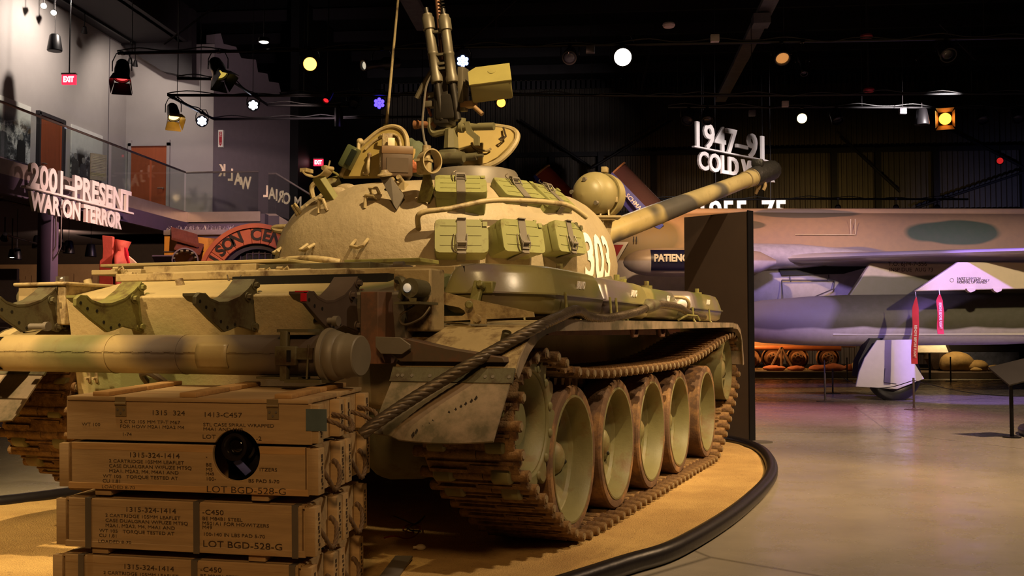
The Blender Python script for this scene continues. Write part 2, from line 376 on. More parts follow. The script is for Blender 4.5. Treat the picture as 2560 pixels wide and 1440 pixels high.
# door 1 on the left wall
y0, y1 = wd(95, 300, x=XL).y, wd(150, 305, x=XL).y
mb = MB(); mb.box((XL + .03, (y0 + y1) / 2, 5.1), (.05, y1 - y0, 2.1)); o = struct(mb.build('door_1', Mt['wood']))
mb = MB(); mb.box((XL + .04, y1 + .05, 5.12), (.12, .1, 2.16)); mb.box((XL + .04, y0 - .04, 5.12), (.1, .06, 2.16)); mb.box((XL + .04, (y0 + y1) / 2, 6.18), (.1, y1 - y0 + .2, .08)); mb.build('door_frame', Mt['beam'], o)
mb = MB(); mb.cyl((XL + .05, y0 + .1, 5.05), (XL + .12, y0 + .1, 5.05), .02); mb.cyl((XL + .12, y0 + .08, 5.05), (XL + .12, y0 + .2, 5.05), .014); mb.build('door_handle', Mt['chrome'], o)
x0, x1 = wd(330, 400, y=YB).x, wd(419, 400, y=YB).x; zt = wd(370, 366, y=YB).z
mb = MB(); mb.box(((x0 + x1) / 2, YB - .02, (4.05 + zt) / 2), (x1 - x0, .05, zt - 4.05)); o = struct(mb.build('door_2', mk('door_wood_warm', '#a2512c', .45, var=.08, scale=3, stretch=(6, 6, .6))))
mb = MB(); mb.box((x0 - .04, YB - .03, 5.2), (.08, .1, 2.3)); mb.box((x1 + .04, YB - .03, 5.2), (.08, .1, 2.3)); mb.box(((x0 + x1) / 2, YB - .03, zt + .04), (x1 - x0 + .16, .1, .08)); mb.build('door_frame', Mt['grey_wall'], o)
mb = MB(); mb.cyl((x1 - .08, YB - .04, 5.05), (x1 - .08, YB - .11, 5.05), .025); mb.cyl((x1 - .08, YB - .11, 5.05), (x1 - .22, YB - .11, 5.05), .014); mb.build('door_handle', Mt['chrome'], o)
# ---- columns, conduit
mb = MB(); mb.box((XR + .02, 18.05, 1.9), (.26, .26, 3.8), b=.01); struct(mb.build('trim_9', Mt['purple']))
mb = MB()
for dx in (.2, .3): mb.tube([(XR + dx, 17.98, 3.6), (XR + dx, 17.98, 2.75), (XR + dx - .06, 17.98, 2.62), (XR + .14, 17.98, 2.5)], .014, 6)
o = mb.build('conduit', Mt['chrome']); tag(o, 'pair of thin metal conduits bent against the purple column', 'pipe')
# ---- glass railings
def railing(name, label, pts, z0s, split=1.3):
    t = thing(name, label, 'railing', pts[0][:2] + (0,))
    o = V((*pts[0][:2], 0)); hr = MB()
    for i in range(len(pts) - 1):
        a = V(pts[i]); b = V(pts[i + 1]); n = max(1, round((b - a).length / split))
        hr.tube([a - o + V((0, 0, .99)), b - o + V((0, 0, .99))], .024, 8)
        for k in range(n):
            p = a.lerp(b, k / n + .004) - o; q = a.lerp(b, (k + 1) / n - .004) - o
            g = MB(); dn = V((-(q - p).y, (q - p).x, 0)).normalized() * .006
            g.loft([[p + dn, p - dn, p - dn + V((0, 0, .97)), p + dn + V((0, 0, .97))], [q + dn, q - dn, q - dn + V((0, 0, .97)), q + dn + V((0, 0, .97))]])
            g.build('glass_pane', Mt['glass'], t, smooth=0)
    hr.build('handrail', Mt['chrome'], t)
    return t
railing('glass_railing', 'glass balustrade with metal handrail along the left mezzanine edge', [(XR, 9.0, 4.06), (XR, 24.2, 4.06)], None, 2.0)
railing('glass_railing', 'short glass balustrade across the landing end with reversed letters behind it', [(XR, 24.25, 4.06), (-8.25, 24.25, 4.06)], None, 1.8)
sx = wd(690, 432, y=24.6).x; sq = wd(770, 482, y=24.9)
railing('glass_railing', 'sloping glass balustrade descending with the stair behind the turret', [(-8.12, 24.6, 4.06), (sx, 24.6, 4.06), (sx + 3.2, 24.6, 4.06 - 1.95)], None, 1.2)
# stair stringer going down to the right
mb = MB(); mb.box((-8.1 + (sx + 8.1) / 2, 25.2, 3.9), (sx + 8.1 + .2, 1.3, .25))
n = 11
for i in range(n): mb.box((sx + .15 + i * .29, 25.2, 3.9 - .177 * (i + 1)), (.3, 1.2, .06))
struct(mb.build('floor_stair', Mt['dark_wall']))
mb = MB(); mb.ext([(sx - .9, 4.08), (sx, 4.08), (sx + 3.4, 2.0), (sx + 3.4, 1.78), (sx, 3.84), (sx - .9, 3.84)], .05, M.Translation((0, 24.62, 0)) @ M.Rotation(pi / 2, 4, 'X')); struct(mb.build('trim_10', Mt['fascia']))
mb = MB(); mb.box((-6, 26.6, 1.4), (5.2, .2, 2.8)); struct(mb.build('wall_stair', mk('stair_wall', '#3a2f3c', .8)))
# reversed letters WALK and MEMORIAL read from behind, standing off the glass
def mirrored(name, label, s, y, us, v0, hh, dv):
    t = None
    for ch, u in zip(s, us):
        p = wd(u, v0 + dv * (u - us[0]), y=y)
        mb = MB(); mb.text(ch, hh / .72, M.Translation(p) @ M.Rotation(pi / 2, 4, 'X') @ M.Scale(-.62, 4, (1, 0, 0)), .04, bold=.01)
        if t is None: t = thing(name, label, 'sign', (0, y, 0))
        mb.m = M.Identity(4); mb.v = [q - V((0, y, 0)) for q in mb.v]; mb.build('letter', mk('letter_tan', '#e6d2b0', .5), t)
mirrored('mirrored_letters', 'pale standing letters spelling WALK seen reversed through the landing glass', 'KLAW', 24.285, (556, 577, 595, 614), 440, .29, .55)
mirrored('mirrored_letters', 'pale standing letters of MEMORIAL seen reversed on the lower stair glass', 'LAIROM', 24.635, (665, 680, 692, 703, 716, 745), 492, .28, .35)

# ================================================================ sand bed and rubber kerb
from mathutils import noise as mnoise
kp = [(-.75, 4.1), (-.33, 4.66), (.07, 5.28), (.38, 5.78), (.86, 7.07), (1.3, 8.7), (1.48, 10.2), (1.42, 11.2), (1.12, 11.85), (.5, 12.35), (-.6, 12.7), (-2.0, 11.9), (-3.1, 9.6), (-3.62, 7.75), (-3.95, 7.0), (-4.6, 6.1), (-4.9, 4.6), (-4.3, 3.2), (-3.0, 2.7), (-1.6, 3.2)]
kerb = cr([(x, y, 0) for x, y in kp + kp[:1]], 8)[:-1]
mb = MB(); mb.tube([p + V((0, 0, .052)) for p in kerb], .052, 10, closed=True)
o = mb.build('rubber_kerb', Mt['rubber']); tag(o, 'thick black rubber tube kerb curving around the sand bed', 'kerb')
cen = sum(kerb, V()) / len(kerb); rings = []
for k in range(46):
    s_ = 1 - k / 46; rg = []
    for p in kerb:
        q = cen.lerp(p, s_ * .992)
        h = .045 + .018 * mnoise.noise(q * 1.3) + .010 * mnoise.noise(q * 5) + .004 * mnoise.noise(q * 17)
        rg.append(V((q.x, q.y, h if k else .02)))
    rings.append(rg)
mb = MB(); mb.loft(rings, cap=True); o = mb.build('sand_bed', Mt['sand'], smooth=80); tag(o, 'patch of yellow sand under the tank inside the kerb', 'sand', kind='stuff')
# ================================================================ tank paints
def camo(name, a='#a8966b', b='#6d7048', c='#5a5148', sc=.75, off=(0, 0, 0), rough=.55, k1=.56, k2=.6, bump=.25, bs=28, obj=False):
    t = NT(name); p = t.map(t.obj() if obj else t.pos(), (1, 1, 1), loc=off)
    n1 = t.noise(sc, 1.5, .4, p); n2 = t.noise(sc * .9, 1.5, .4, t.map(p, loc=(7.3, 2.1, 4.4)))
    base = t.ramp(t.noise(3.5, 6, .6, p), [(.3, sh(L(a), .86)), (.7, sh(L(a), 1.1))])
    base = t.mix(t.ramp(n1, [(k1 - .015, GR(0)), (k1 + .05, GR(1))]), base, L(b))
    base = t.mix(t.ramp(n2, [(k2 - .015, GR(0)), (k2 + .05, GR(1))]), base, L(c))
    d = t.ramp(t.noise(7, 8, .7, p), [(.55, GR(0)), (.8, GR(.55))]); base = t.mix(d, base, L('#5b4327'))
    t.l(base, t.b.inputs['Base Color']); t.b.inputs['Roughness'].default_value = rough
    if bump: t.bump(t.noise(bs, 6, .65, p), bump, .012)
    return t.m
Mt['hull'] = camo('hull_camouflage')
Mt['turret'] = camo('turret_camouflage', a='#9d8d70', b='#6f6e52', k1=.64, k2=.72, sc=.9, bump=.6, bs=16)
Mt['sandpaint'] = mk('sand_paint', '#a29069', .55, var=.12, dirt=('#5d4830', .12, 6), bump=.1)
Mt['olive'] = mk('olive_paint', '#77733f', .5, var=.12, dirt=('#4d3c24', .1, 5), bump=.08)
Mt['boxgreen'] = mk('box_green', '#80804e', .45, var=.06, dirt=('#5a4c28', .05, 5))
Mt['darkolive'] = mk('dark_olive', '#55503a', .55, var=.15, dirt=('#3c2c1c', .12, 7), bump=.1)
Mt['greyg'] = mk('grey_metal', '#6e665c', .5, .2, var=.12)
Mt['rust'] = mk('rusty_steel', '#5f3d2b', .8, var=.25, scale=9, bump=.35, bscale=30)
Mt['mud'] = mk('muddy_track', '#80623c', .9, var=.3, scale=12, bump=.6, bscale=45, dirt=('#54391f', .18, 9))
Mt['pin'] = mk('pin_steel', '#8e7d60', .5, .3, var=.15)
Mt['tyre'] = mk('dusty_rubber', '#5e4531', .85, var=.18, scale=7, bump=.2, dirt=('#8f6b42', .14, 5))
Mt['wheel'] = mk('wheel_paint', '#6f6a44', .55, var=.12, dirt=('#6a5530', .12, 5), bump=.08)
Mt['wire'] = mk('wire_steel', '#54483a', .45, .5, var=.25, scale=20)
Mt['flap'] = mk('worn_flap', '#8d7b66', .6, var=.12, scale=4, dirt=('#57503c', .2, 4), bump=.05)
TANK = thing('battle_tank', 'sand and green camouflaged battle tank with boxes strapped round its turret', 'tank', TANK_LOC, TANK_ROT)
YZ = M(((0, 0, 1, 0), (1, 0, 0, 0), (0, 1, 0, 0), (0, 0, 0, 1)))        # (y,z) outline swept along x
XZ = M(((1, 0, 0, 0), (0, 0, -1, 0), (0, 1, 0, 0), (0, 0, 0, 1)))       # (x,z) outline swept along -y
# hull
mb = MB()
mb.ext([(-.45, .43), (-1.0, .80), (-1.10, 1.34), (-.60, 1.455), (.6, 1.46), (3.9, 1.42), (5.05, .92), (4.4, .43)], 2.06, T(-1.03) @ YZ)
hull = mb.build('hull', Mt['hull'], TANK, bevel=.012)
mb = MB()
for sx_ in (-1, 1): mb.lathe([(.001, 0), (.3, 0), (.31, .05), (.30, .2), (.26, .34), (.22, .36)], (sx_ * .72, -.66, .70), (sx_, 0, 0), 28).piece()
mb.builds('final_drive', Mt['darkolive'], TANK)
# engine deck
mb = MB()
mb.box((-.32, -.5, 1.47), (1.55, .3, .045)); mb.box((-.45, -.42, 1.502), (1.1, .05, .02)); mb.box((.3, -.15, 1.48), (1.4, .6, .05))
mb.build('deck_frame', Mt['sandpaint'], TANK, bevel=.006)
def slab(u0, u1, v0, y, dep, th, name, mat):
    a = tk(u0, v0, y=y); b = tk(u1, v0, y=y); mb = MB()
    mb.box(((a.x + b.x) / 2, y + dep / 2, a.z - th / 2), ((b.x - a.x), dep, th)); return mb.build(name, mat, TANK, bevel=.004)
slab(358, 640, 667, -.38, .42, .042, 'grille_cover', Mt['sandpaint']); slab(648, 925, 662, -.36, .42, .045, 'grille_cover', Mt['darkolive'])
slab(228, 352, 676, -.42, .3, .03, 'grille_cover', Mt['sandpaint']); slab(250, 720, 661, 0, .5, .02, 'grille_cover', Mt['hull'])
slab(860, 1052, 650, .0, .25, .025, 'deck_bar', Mt['olive']); slab(720, 1000, 668, -.1, .1, .02, 'deck_bar', Mt['greyg']); slab(455, 700, 690, -.62, .05, .012, 'deck_bar', Mt['sandpaint'])
for u in (216, 446):
    a = tk(u + 12, 727, y=-.78); mb = MB(); mb.cyl(a - V((0, 0, .02)), a + V((-.03, .0, .062)), .023, n=14); mb.build('deck_post', Mt['sandpaint'], TANK)
mb = MB(); mb.tube(cr([tk(568, 688, y=-.66), tk(572, 700, y=-.68), tk(583, 714, y=-.7), tk(594, 704, y=-.68), tk(602, 688, y=-.66)], 4), .004, 6); mb.build('wire_handle', Mt['wire'], TANK)
a = tk(600, 705, y=-.75); b = tk(985, 700, y=-.75); mb = MB(); mb.box(((a.x + b.x) / 2, -.72, 1.425), (b.x - a.x, .2, .05)); mb.build('deck_shade_strip', Mt['black'], TANK)  # black strip painting the shade below the grille covers
def hook(u, v, y):
    a = tk(u, v, y=y); mb = MB(); mb.box(a, (.03, .05, .012)); mb.cyl(a + V((-.02, 0, .012)), a + V((.02, 0, .012)), .009, n=10); mb.tube([a + V((.02, 0, 0)), a + V((.05, 0, .02)), a + V((.06, 0, 0))], .006, 6); mb.build('deck_latch', Mt['sandpaint'], TANK)
for q in ((290, 676, -.45), (325, 690, -.55), (500, 690, -.6), (655, 680, -.5), (700, 676, -.45)): hook(*q)
mb = MB(); a = tk(1002, 672, y=-.4); mb.box(a, (.11, .07, .035)); mb.cyl(a + V((-.03, -.02, .02)), a + V((.03, -.02, .02)), .018); mb.build('deck_hinge', Mt['greyg'], TANK)
# travel lock lever on the deck, right of the turret base
mb = MB(); a = tk(1085, 660, y=.05); b = tk(1148, 684, y=.15); mb.box((0, 0, 0), (.30, .05, .025), m=axm((a + b) / 2, (0, -.2, 1), b - a)); mb.cyl(tk(1142, 683, y=.1), tk(1185, 692, y=.1), .045, .04, 14); mb.cyl(tk(1184, 692, y=.1), tk(1200, 697, y=.1), .02, .02, 10); mb.build('lock_lever', Mt['sandpaint'], TANK)
mb = MB(); mb.lathe([(.001, .0), (.018, .003), (.03, .01), (.032, .02), (.02, .024)], tk(1142, 682, y=.09), tk(1142, 682, y=.09) - tk(1185, 692, y=.1), 12); mb.build('lever_nut', Mt['greyg'], TANK)
# ---- fenders
fprof = [(-1.2, .965), (-1.15, 1.03), (-1.06, 1.10), (-.94, 1.16), (-.8, 1.195), (-.65, 1.21), (4.55, 1.245)]
for s_ in (1, -1):
    x0, x1 = (1.03, 1.635) if s_ > 0 else (-1.635, -1.03)
    mb = MB(); mb.sheet(fprof, x0, x1, .01); fen = mb.build('fender', Mt['sandpaint'] if s_ > 0 else Mt['hull'], TANK)
    xo = 1.635 * s_
    P = [V((xo, y, z)) for y, z in fprof]; Q = []
    for i, (y, z) in enumerate(fprof):
        wd_ = .055 if 0 < i < 6 else .04
        t_ = (P[min(i + 1, 6)] - P[max(i - 1, 0)]).normalized(); Q.append(P[i] + V((0, t_.z, -t_.y)) * wd_)
    mb = MB(); mb.loft([[P[i] + V((.004 * s_, 0, .004)), Q[i] + V((.004 * s_, 0, 0)), Q[i] - V((.004 * s_, 0, 0)), P[i] - V((.004 * s_, 0, -.004))] for i in range(7)]); mb.build('fender_lip', Mt['flap'], fen)
    mb = MB(); fx = [(4.55, 1.245), (4.8, 1.24), (4.98, 1.19), (5.10, 1.08), (5.16, .92), (5.18, .84)]
    mb.sheet(fx, x0, x1, .01); mb.loft([[V((xo, y, z + .0)), V((xo, y - .05 if i > 2 else y, z - (.05 if i <= 2 else .01))), V((xo - .008 * s_, y - .05 if i > 2 else y, z - (.05 if i <= 2 else .01))), V((xo - .008 * s_, y, z))] for i, (y, z) in enumerate(fx)])
    mb.build('front_mudguard', Mt['flap'], TANK)
    # rear flap with a bent lower edge
    n = 14; rings = []
    for i in range(n + 1):
        x = x0 + .01 + (x1 - x0 - .02) * i / n; k = i / n if s_ > 0 else 1 - i / n
        low = -.018 * sin(pi * k) + (.012 if k < .2 else 0)
        pr = [(-1.205, .962), (-1.26, .90), (-1.33, .82), (-1.40, .735), (-1.435 + .03 * (1 - k) * (s_ > 0), .69 + low)]
        rings.append([V((x, y, z)) for y, z in pr] + [V((x, y + .006, z - .006)) for y, z in reversed(pr)])
    mb = MB(); mb.loft(rings); flap = mb.build('rear_flap', Mt['flap'], TANK)
    mb = MB(); mb.sheet([(-1.195, .985), (-1.225, .93), (-1.235, .918)], x0, x1, .012); hs = mb.build('hinge_strip', Mt['darkolive'], flap)
    mb = MB()
    for k in (.06, .1, .18, .33, .78, .84, .97):
        hexbolt(mb, (x0 + (x1 - x0) * k, -1.222, .948), (0, -.8, .5), .009, .008); mb.piece()
    mb.builds('bolt', Mt['greyg'], flap)
    mb = MB(); mb.cyl((x1 - .1, -1.08, 1.10), (x1 - .08, -1.10, 1.15), .022, n=12, cap=False); mb.cyl((x1 - .1, -1.08, 1.10), (x1 - .083, -1.097, 1.14), .015, n=12)
    if s_ > 0: mb.build('fender_stub', Mt['darkolive'], TANK)
mb = MB()
random.seed(3)
for i in range(13):
    k = i / 12; u = 1192 - 165 * k; v = 975 + 120 * k
    if .45 < k < .6: continue
    p = tk(u + random.uniform(-3, 3), v, y=-1.29 - .13 * k)
    p.z = 0; zz = .86 - .155 * k; p.z = zz; p.y = -1.297 - .118 * k - .004
    mb.add([p + V((-.006, 0, -.006)), p + V((.002, -.004, -.012)), p + V((.012, 0, .004)), p + V((.004, .004, .012))], [(0, 1, 2, 3)])
mb.build('scuff_marks', mk('scuff_black', '#241c16', .8), TANK)['kind'] = 'stuff'
# stiffener bar over the right rear fender
y = -1.21
mb = MB(); mb.ext([(tk(u, v, y=y).x, tk(u, v, y=y).z) for u, v in ((945, 843), (1010, 846), (1120, 872), (1257, 894), (1263, 907), (1000, 905), (955, 868))], .10, T(0, y + .06, 0) @ XZ, z0=-.04)
bar = mb.build('fender_bar', mk('bar_brown', '#4f4032', .65, var=.15, dirt=('#5f3d2b', .1, 6)), TANK, bevel=.004)
mb = MB(); mb.ext([(tk(u, v, y=y - .01).x, tk(u, v, y=y - .01).z) for u, v in ((944, 842), (1005, 844), (1030, 862), (1030, 872), (1010, 886), (958, 885), (944, 868))], .012, T(0, y - .02, 0) @ XZ)
mb.build('end_plate', Mt['greyg'], bar, bevel=.002)
# fender support plate with a slot, right side
y = -.87
P_ = lambda *q: [(tk(u, v, y=y).x, tk(u, v, y=y).z) for u, v in q]
out = P_((1057, 716), (1165, 745), (1335, 781), (1337, 793), (1057, 806)); slot = P_((1075, 757), (1080, 756), (1150, 769), (1163, 777), (1166, 784), (1158, 790), (1082, 791), (1075, 789))
mb = MB()
mb.ext([out[0], out[1], slot[3], slot[2], slot[1], slot[0], out[4]], .012, T(0, y, 0) @ XZ)
mb.ext([out[1], out[2], out[3], slot[5], slot[4], slot[3]], .012, T(0, y, 0) @ XZ)
mb.ext([out[4], slot[0], slot[7], slot[6], slot[5], out[3]], .012, T(0, y, 0) @ XZ)
sp_ = mb.build('support_plate', Mt['sandpaint'], TANK, smooth=0)
mb = MB()
for u, v in ((1075, 800), (1195, 797)):
    a = tk(u, v, y=y - .02); mb.box(a + V((0, .01, 0)), (.08, .02, .05)); hexbolt(mb, a, (0, -1, 0), .02, .02); mb.piece()
mb.builds('plate_bolt', Mt['sandpaint'], sp_)
mb = MB(); a = tk(1205, 725, y=y + .1); b = tk(1172, 765, y=y - .03); mb.box((0, 0, 0), (.17, .05, .03), m=axm((a + b) / 2, (0, -1, .3), b - a)); mb.box(a + V((.02, 0, .01)), (.1, .07, .06), m=None); hexbolt(mb, a + V((.02, -.04, .01)), (0, -1, .4), .02, .05); mb.cyl(tk(1172, 762, y=y - .03), tk(1172, 762, y=y - .05), .02); mb.build('tank_clamp', Mt['olive'], TANK, bevel=.006)
# ---- external fuel cells
def cell(x0, x1, y0, y1, z0, z1, name, word, chamf=0, mat=None, caps=(), ty=None):
    def ring(z, ins, r):
        a, b, c, d = x0 + ins, x1 - ins, y0 + ins, y1 - ins; pts = []
        q = chamf + r if chamf else r
        for (cx, cy, a0) in ((b - r, d - r, 0), (a + r, d - r, 90), (a + r, c + r, 180)):
            pts += [V((x, y, z)) for x, y in arc((cx, cy), r, a0, a0 + 90, 5)]
        if chamf: pts += [V((b - chamf, c, z)), V((b - chamf * .6, c + .03 * chamf, z)), V((b - .03, c + chamf * .75, z)), V((b, c + chamf, z))] + [V((b, c + chamf + .01, z)), V((b, c + chamf + .02, z))]
        else: pts += [V((x, y, z)) for x, y in arc((b - r, c + r), r, 270, 360, 5)]
        return pts
    zs = z0 + (z1 - z0) * .40; mb = MB()
    mb.loft([ring(z0, .05, .06), ring(z0 + .02, .02, .06), ring(zs - .004, .004, .06), ring(zs - .004, -.008, .06), ring(zs + .004, -.008, .06), ring(zs + .004, .004, .06), ring(z1 - .05, .03, .07), ring(z1 - .015, .05, .07), ring(z1, .09, .07)])
    o = mb.build(name, mat, TANK, smooth=50)
    if word:
        h = .042; mb = MB(); mb.text(word, h / .7, T(x1 - .012, ty if ty is not None else (y0 + y1) / 2, zs + .045) @ M.Rotation(R(9), 4, 'Y') @ M.Rotation(pi / 2, 4, 'Z') @ M.Rotation(pi / 2, 4, 'X'), .004, bold=.001, sx=.72); mb.build('lettering', Mt['white'], o)
    for (px, py) in caps:
        mb = MB(); mb.cyl((px, py, z1 - .005), (px, py, z1 + .02), .045, n=16); hexbolt(mb, (px, py, z1 + .02), (0, 0, 1), .02, .035); mb.build('filler_cap', Mt['olive'], o)
    return o
cmat = camo('cell_camouflage', a='#827a4e', b='#5c5f38', c='#6a5f64', sc=1.1, k1=.5, k2=.56, rough=.28, bump=.03)
cell(1.07, 1.57, -.80, .47, 1.245, 1.495, 'fuel_cell', 'PALIVO', .34, cmat, [(1.35, .25)], ty=0)
cell(1.07, 1.57, .50, 1.60, 1.245, 1.485, 'fuel_cell', 'PALIVO', 0, cmat, [(1.4, 1.3)], ty=1.15)
cell(1.07, 1.50, 1.66, 2.86, 1.26, 1.485, 'fuel_cell', 'OLEJ', 0, cmat, [(1.3, 1.85), (1.38, 2.2)], ty=2.45)
cell(1.07, 1.57, 2.92, 4.38, 1.26, 1.50, 'fuel_cell', 'PALIVO', .18, cmat, [(1.4, 4.0)], ty=3.7)
cell(-1.57, -1.07, -.7, 4.3, 1.245, 1.40, 'fender_bin', '', 0, Mt['hull'])
mb = MB()
for y in (-.35, .49, .62, 2.9, 3.6): mb.tube([(1.585, y, 1.36), (1.592, y, 1.26), (1.61, y, 1.235)], .008, 6).piece()
mb.tube([(1.53, 2.6, 1.25), (1.6, 2.65, 1.29), (1.6, 3.0, 1.29), (1.62, 3.02, 1.25)], .008, 6).piece()
mb.builds('cell_hook', Mt['olive'], TANK)
mb = MB(); mb.tube(cr([(1.4, 2.8, 1.44), (1.53, 2.85, 1.43), (1.56, 2.88, 1.38), (1.53, 2.9, 1.30)], 5), .014, 8); mb.build('fuel_line', Mt['sandpaint'], TANK)
mb = MB(); mb.box((1.585, 1.2, 1.19), (.05, 2.2, .03)).piece()
for y in (1.0, 1.75): mb.tube([(1.60, y - .09, 1.2), (1.60, y - .05, 1.13), (1.60, y + .05, 1.13), (1.60, y + .09, 1.2)], .012, 6).piece()
mb.box((1.45, .9, 1.16), (.05, 2.4, .05)).piece(); mb.builds('underfender_bracket', Mt['rust'], TANK)
# ---- tail lamps
def tail(a, name, sgn):
    mb = MB(); mb.cyl(a + V((0, .14, 0)), a, .042, .046, 14); mb.sph(a + V((0, .14, 0)), .042, 14, 7, (1, .6, 1)); mb.box(a + V((0, .07, -.07)), (.13, .2, .012))
    o = mb.build(name, Mt['darkolive'], TANK); mb = MB(); mb.sph(a + V((-.01 * sgn, -.006, .0)), .021, 12, 7, (1, .5, 1)); mb.build('lamp_lens', emis('tail_lens', '#e9e4d4', .25), o)
    mb = MB(); mb.tube(cr([a + V((0, .05, -.08)), a + V((-.05, .0, -.13)), a + V((-.02, -.01, -.17)), a + V((.06, 0, -.14)), a + V((.09, .03, -.09))], 5), .006, 6); mb.build('lamp_wire', Mt['wire'], o)
tail(tk(1024, 720, y=-1.22), 'tail_lamp', 1); tail(tk(56, 743, y=-1.0), 'tail_lamp', -1)
mb = MB(); mb.tube(cr([tk(995, 700, y=-1.1), tk(1005, 702, y=-1.15), tk(1010, 720, y=-1.16), tk(1003, 745, y=-1.15)], 5), .02, 8); mb.build('lamp_guard', Mt['darkolive'], TANK)
mb = MB(); mb.box(tk(1048, 750, y=-1.06) + V((-.04, .08, 0)), (.2, .16, .3)); mb.build('corner_plate', Mt['sandpaint'], TANK, bevel=.01)
mb = MB(); a = tk(155, 708, y=-.6); mb.box(a, (.05, .06, .02)); mb.build('marker_base', Mt['sandpaint'], TANK); mb = MB(); mb.sph(a + V((0, 0, .022)), .018, 12, 7); mb.box(a + V((-.03, 0, .02)), (.012, .03, .04)); mb.box(a + V((.03, 0, .02)), (.012, .03, .04)); mb.build('marker_lamp', Mt['chrome'], TANK)
mb = MB(); mb.box((-1.2, -.74, 1.30), (.34, .72, .22)); mb.box((-1.2, -.74, 1.415), (.38, .76, .02)); mb.build('corner_bin', Mt['sandpaint'], TANK, bevel=.008)
# ---- drum brackets on the rear plate
bp = [(350, 705), (332, 727), (307, 747), (275, 759), (250, 760), (225, 751), (212, 739), (197, 737), (186, 747), (186, 765), (225, 800), (265, 831), (280, 827), (305, 817), (335, 825), (350, 831), (361, 800), (358, 740)]
BX = -.54; prof = [(q.y, q.z) for q in (tk(u, v, x=BX) for u, v in bp)]
def bracket(x, mat, red=False):
    mb = MB(); mb.ext(prof, .022, T(x - .011) @ YZ)
    o = mb.build('drum_bracket', mat, TANK, smooth=30, bevel=.003)
    mb = MB(); A = prof[:7]
    mb.loft([[V((x + .012, y, z + .002)), V((x - .12, y, z + .002)), V((x - .12, y, z - .01)), V((x + .012, y, z - .01))] for y, z in A]); mb.build('saddle_strip', mat, o)
    mb = MB(); B = lambda u, v: tk(u, v, x=x + .012) if 0 else V((x + .011, *[(q.y, q.z) for q in [tk(u, v, x=BX)]][0]))
    for u, v in ((349, 719), (330, 747), (346, 817)):
        p = B(u, v); mb.cyl(p, p + V((.006, 0, 0)), .024, n=14); hexbolt(mb, p + V((.006, 0, 0)), (1, 0, 0), .015, .018); mb.piece()
    mb.builds('bolt', mat, o)
    mb = MB()
    for u, v in ((197, 758), (214, 772), (238, 778), (255, 806), (273, 820), (294, 813)): p = B(u, v); mb.cyl(p - V((.024, 0, 0)), p + V((.0008, 0, 0)), .009, n=10).piece()
    mb.builds('bolt_hole', Mt['black'], o)
    mb = MB()
    for i in range(16):
        u, v = 363 + 3 * sin(i * 2.1), 735 + i * 6; p = B(u, v); mb.sph(p + V((-.006, .012, 0)), .014, 8, 5, (1, .7, .6))
    mb.build('weld_bead', Mt['rust'] if red else mat, o)
    if red:
        mb = MB(); q = prof[7]; q2 = prof[8]; mb.box((x, q2[0] + .002, q2[1] - .010), (.026, .010, .036)); mb.box((x - .02, q2[0] + .018, q[1] - .004), (.06, .02, .006), m=None); mb.build('red_tip', Mt['red'], o, label='red painted bracket tip')
    return o
bracket(-1.10, Mt['darkolive']); bracket(-.54, Mt['olive']); bracket(.17, Mt['darkolive']); bracket(.76, mk('bracket_brown', '#4c3f38', .55, var=.15), True)
mb = MB()
for x, zz in ((-1.02, 1.18), (.70, 1.2), (.66, 1.07), (-.98, 1.09)): mb.cyl((x, -1.35, zz), (x + .1, -1.35, zz), .016, n=10); mb.cyl((x + .1, -1.35, zz), (x + .125, -1.35, zz), .024, n=12).piece()
mb.builds('bracket_stud', Mt['greyg'], TANK)
# rusty channel post at the right rear corner
mb = MB(); mb.ext([(-.06, 0), (-.06, -.10), (-.04, -.13), (.05, -.13), (.075, -.10), (.075, 0), (.05, 0), (.05, -.09), (-.04, -.09), (-.04, 0)], .34, T(.89, -1.06, 1.0)); mb.box((.895, -1.17, 1.2), (.09, .02, .28)); mb.build('channel_post', mk('post_brown', '#553d30', .7, var=.18, dirt=('#6b4632', .12, 7)), TANK, bevel=.003)
# rear plate bits
mb = MB(); 
for dx in (0, .05): mb.box((-.93 + dx, -1.02, .93), (.022, .012, .11), m=None, b=.005); mb.cyl((-.93 + dx, -1.03, .9), (-.93 + dx, -1.05, .9), .008).piece()
mb.builds('wire_clip', Mt['sandpaint'], TANK)
mb = MB(); mb.tube(cr([(-.55, -1.0, .88), (-.52, -1.08, .93), (-.46, -1.1, .94), (-.41, -1.06, .9), (-.40, -1.0, .86)], 5), .018, 8); mb.build('tow_eye', Mt['wire'], TANK)
mb = MB(); mb.lathe([(.001, 0), (.16, 0), (.2, .05), (.2, .12), (.16, .16)], (-.6, -.75, .72), (0, -1, -.2), 20); mb.build('drive_cover', Mt['olive'], TANK)
# ---- snorkel tube across the rear
sm = camo('tube_camouflage', a='#a39064', b='#6b6a45', c='#544a45', sc=1.6, k1=.52, k2=.56, rough=.42, bump=.08)
ax0, ax1, sy, sz = -1.32, .9, -1.5, 1.045
mb = MB(); mb.cyl((ax0, sy, sz), (ax1, sy, sz), .092, n=36); mb.cyl((-.32, sy, sz), (-.31, sy, sz), .0945, n=36); mb.cyl((.1, sy, sz), (.105, sy, sz), .094, n=36)
for i in range(60): x = ax0 + .02 + i * (ax1 - ax0 - .05) / 60; mb.box((x + .02, sy - .0915 + .0006, sz + .012 + .002 * sin(i * 1.9)), (.042, .006, .004))
snk = mb.build('snorkel_tube', sm, TANK)
n_ = 8; mb = MB()
pl = [V((.22 + .17 * j / 6, sy + .0955 * -cos(R(-38 + 70 * i / n_)), sz + .0955 * sin(R(-38 + 70 * i / n_)))) for j in range(7) for i in range(n_ + 1)]
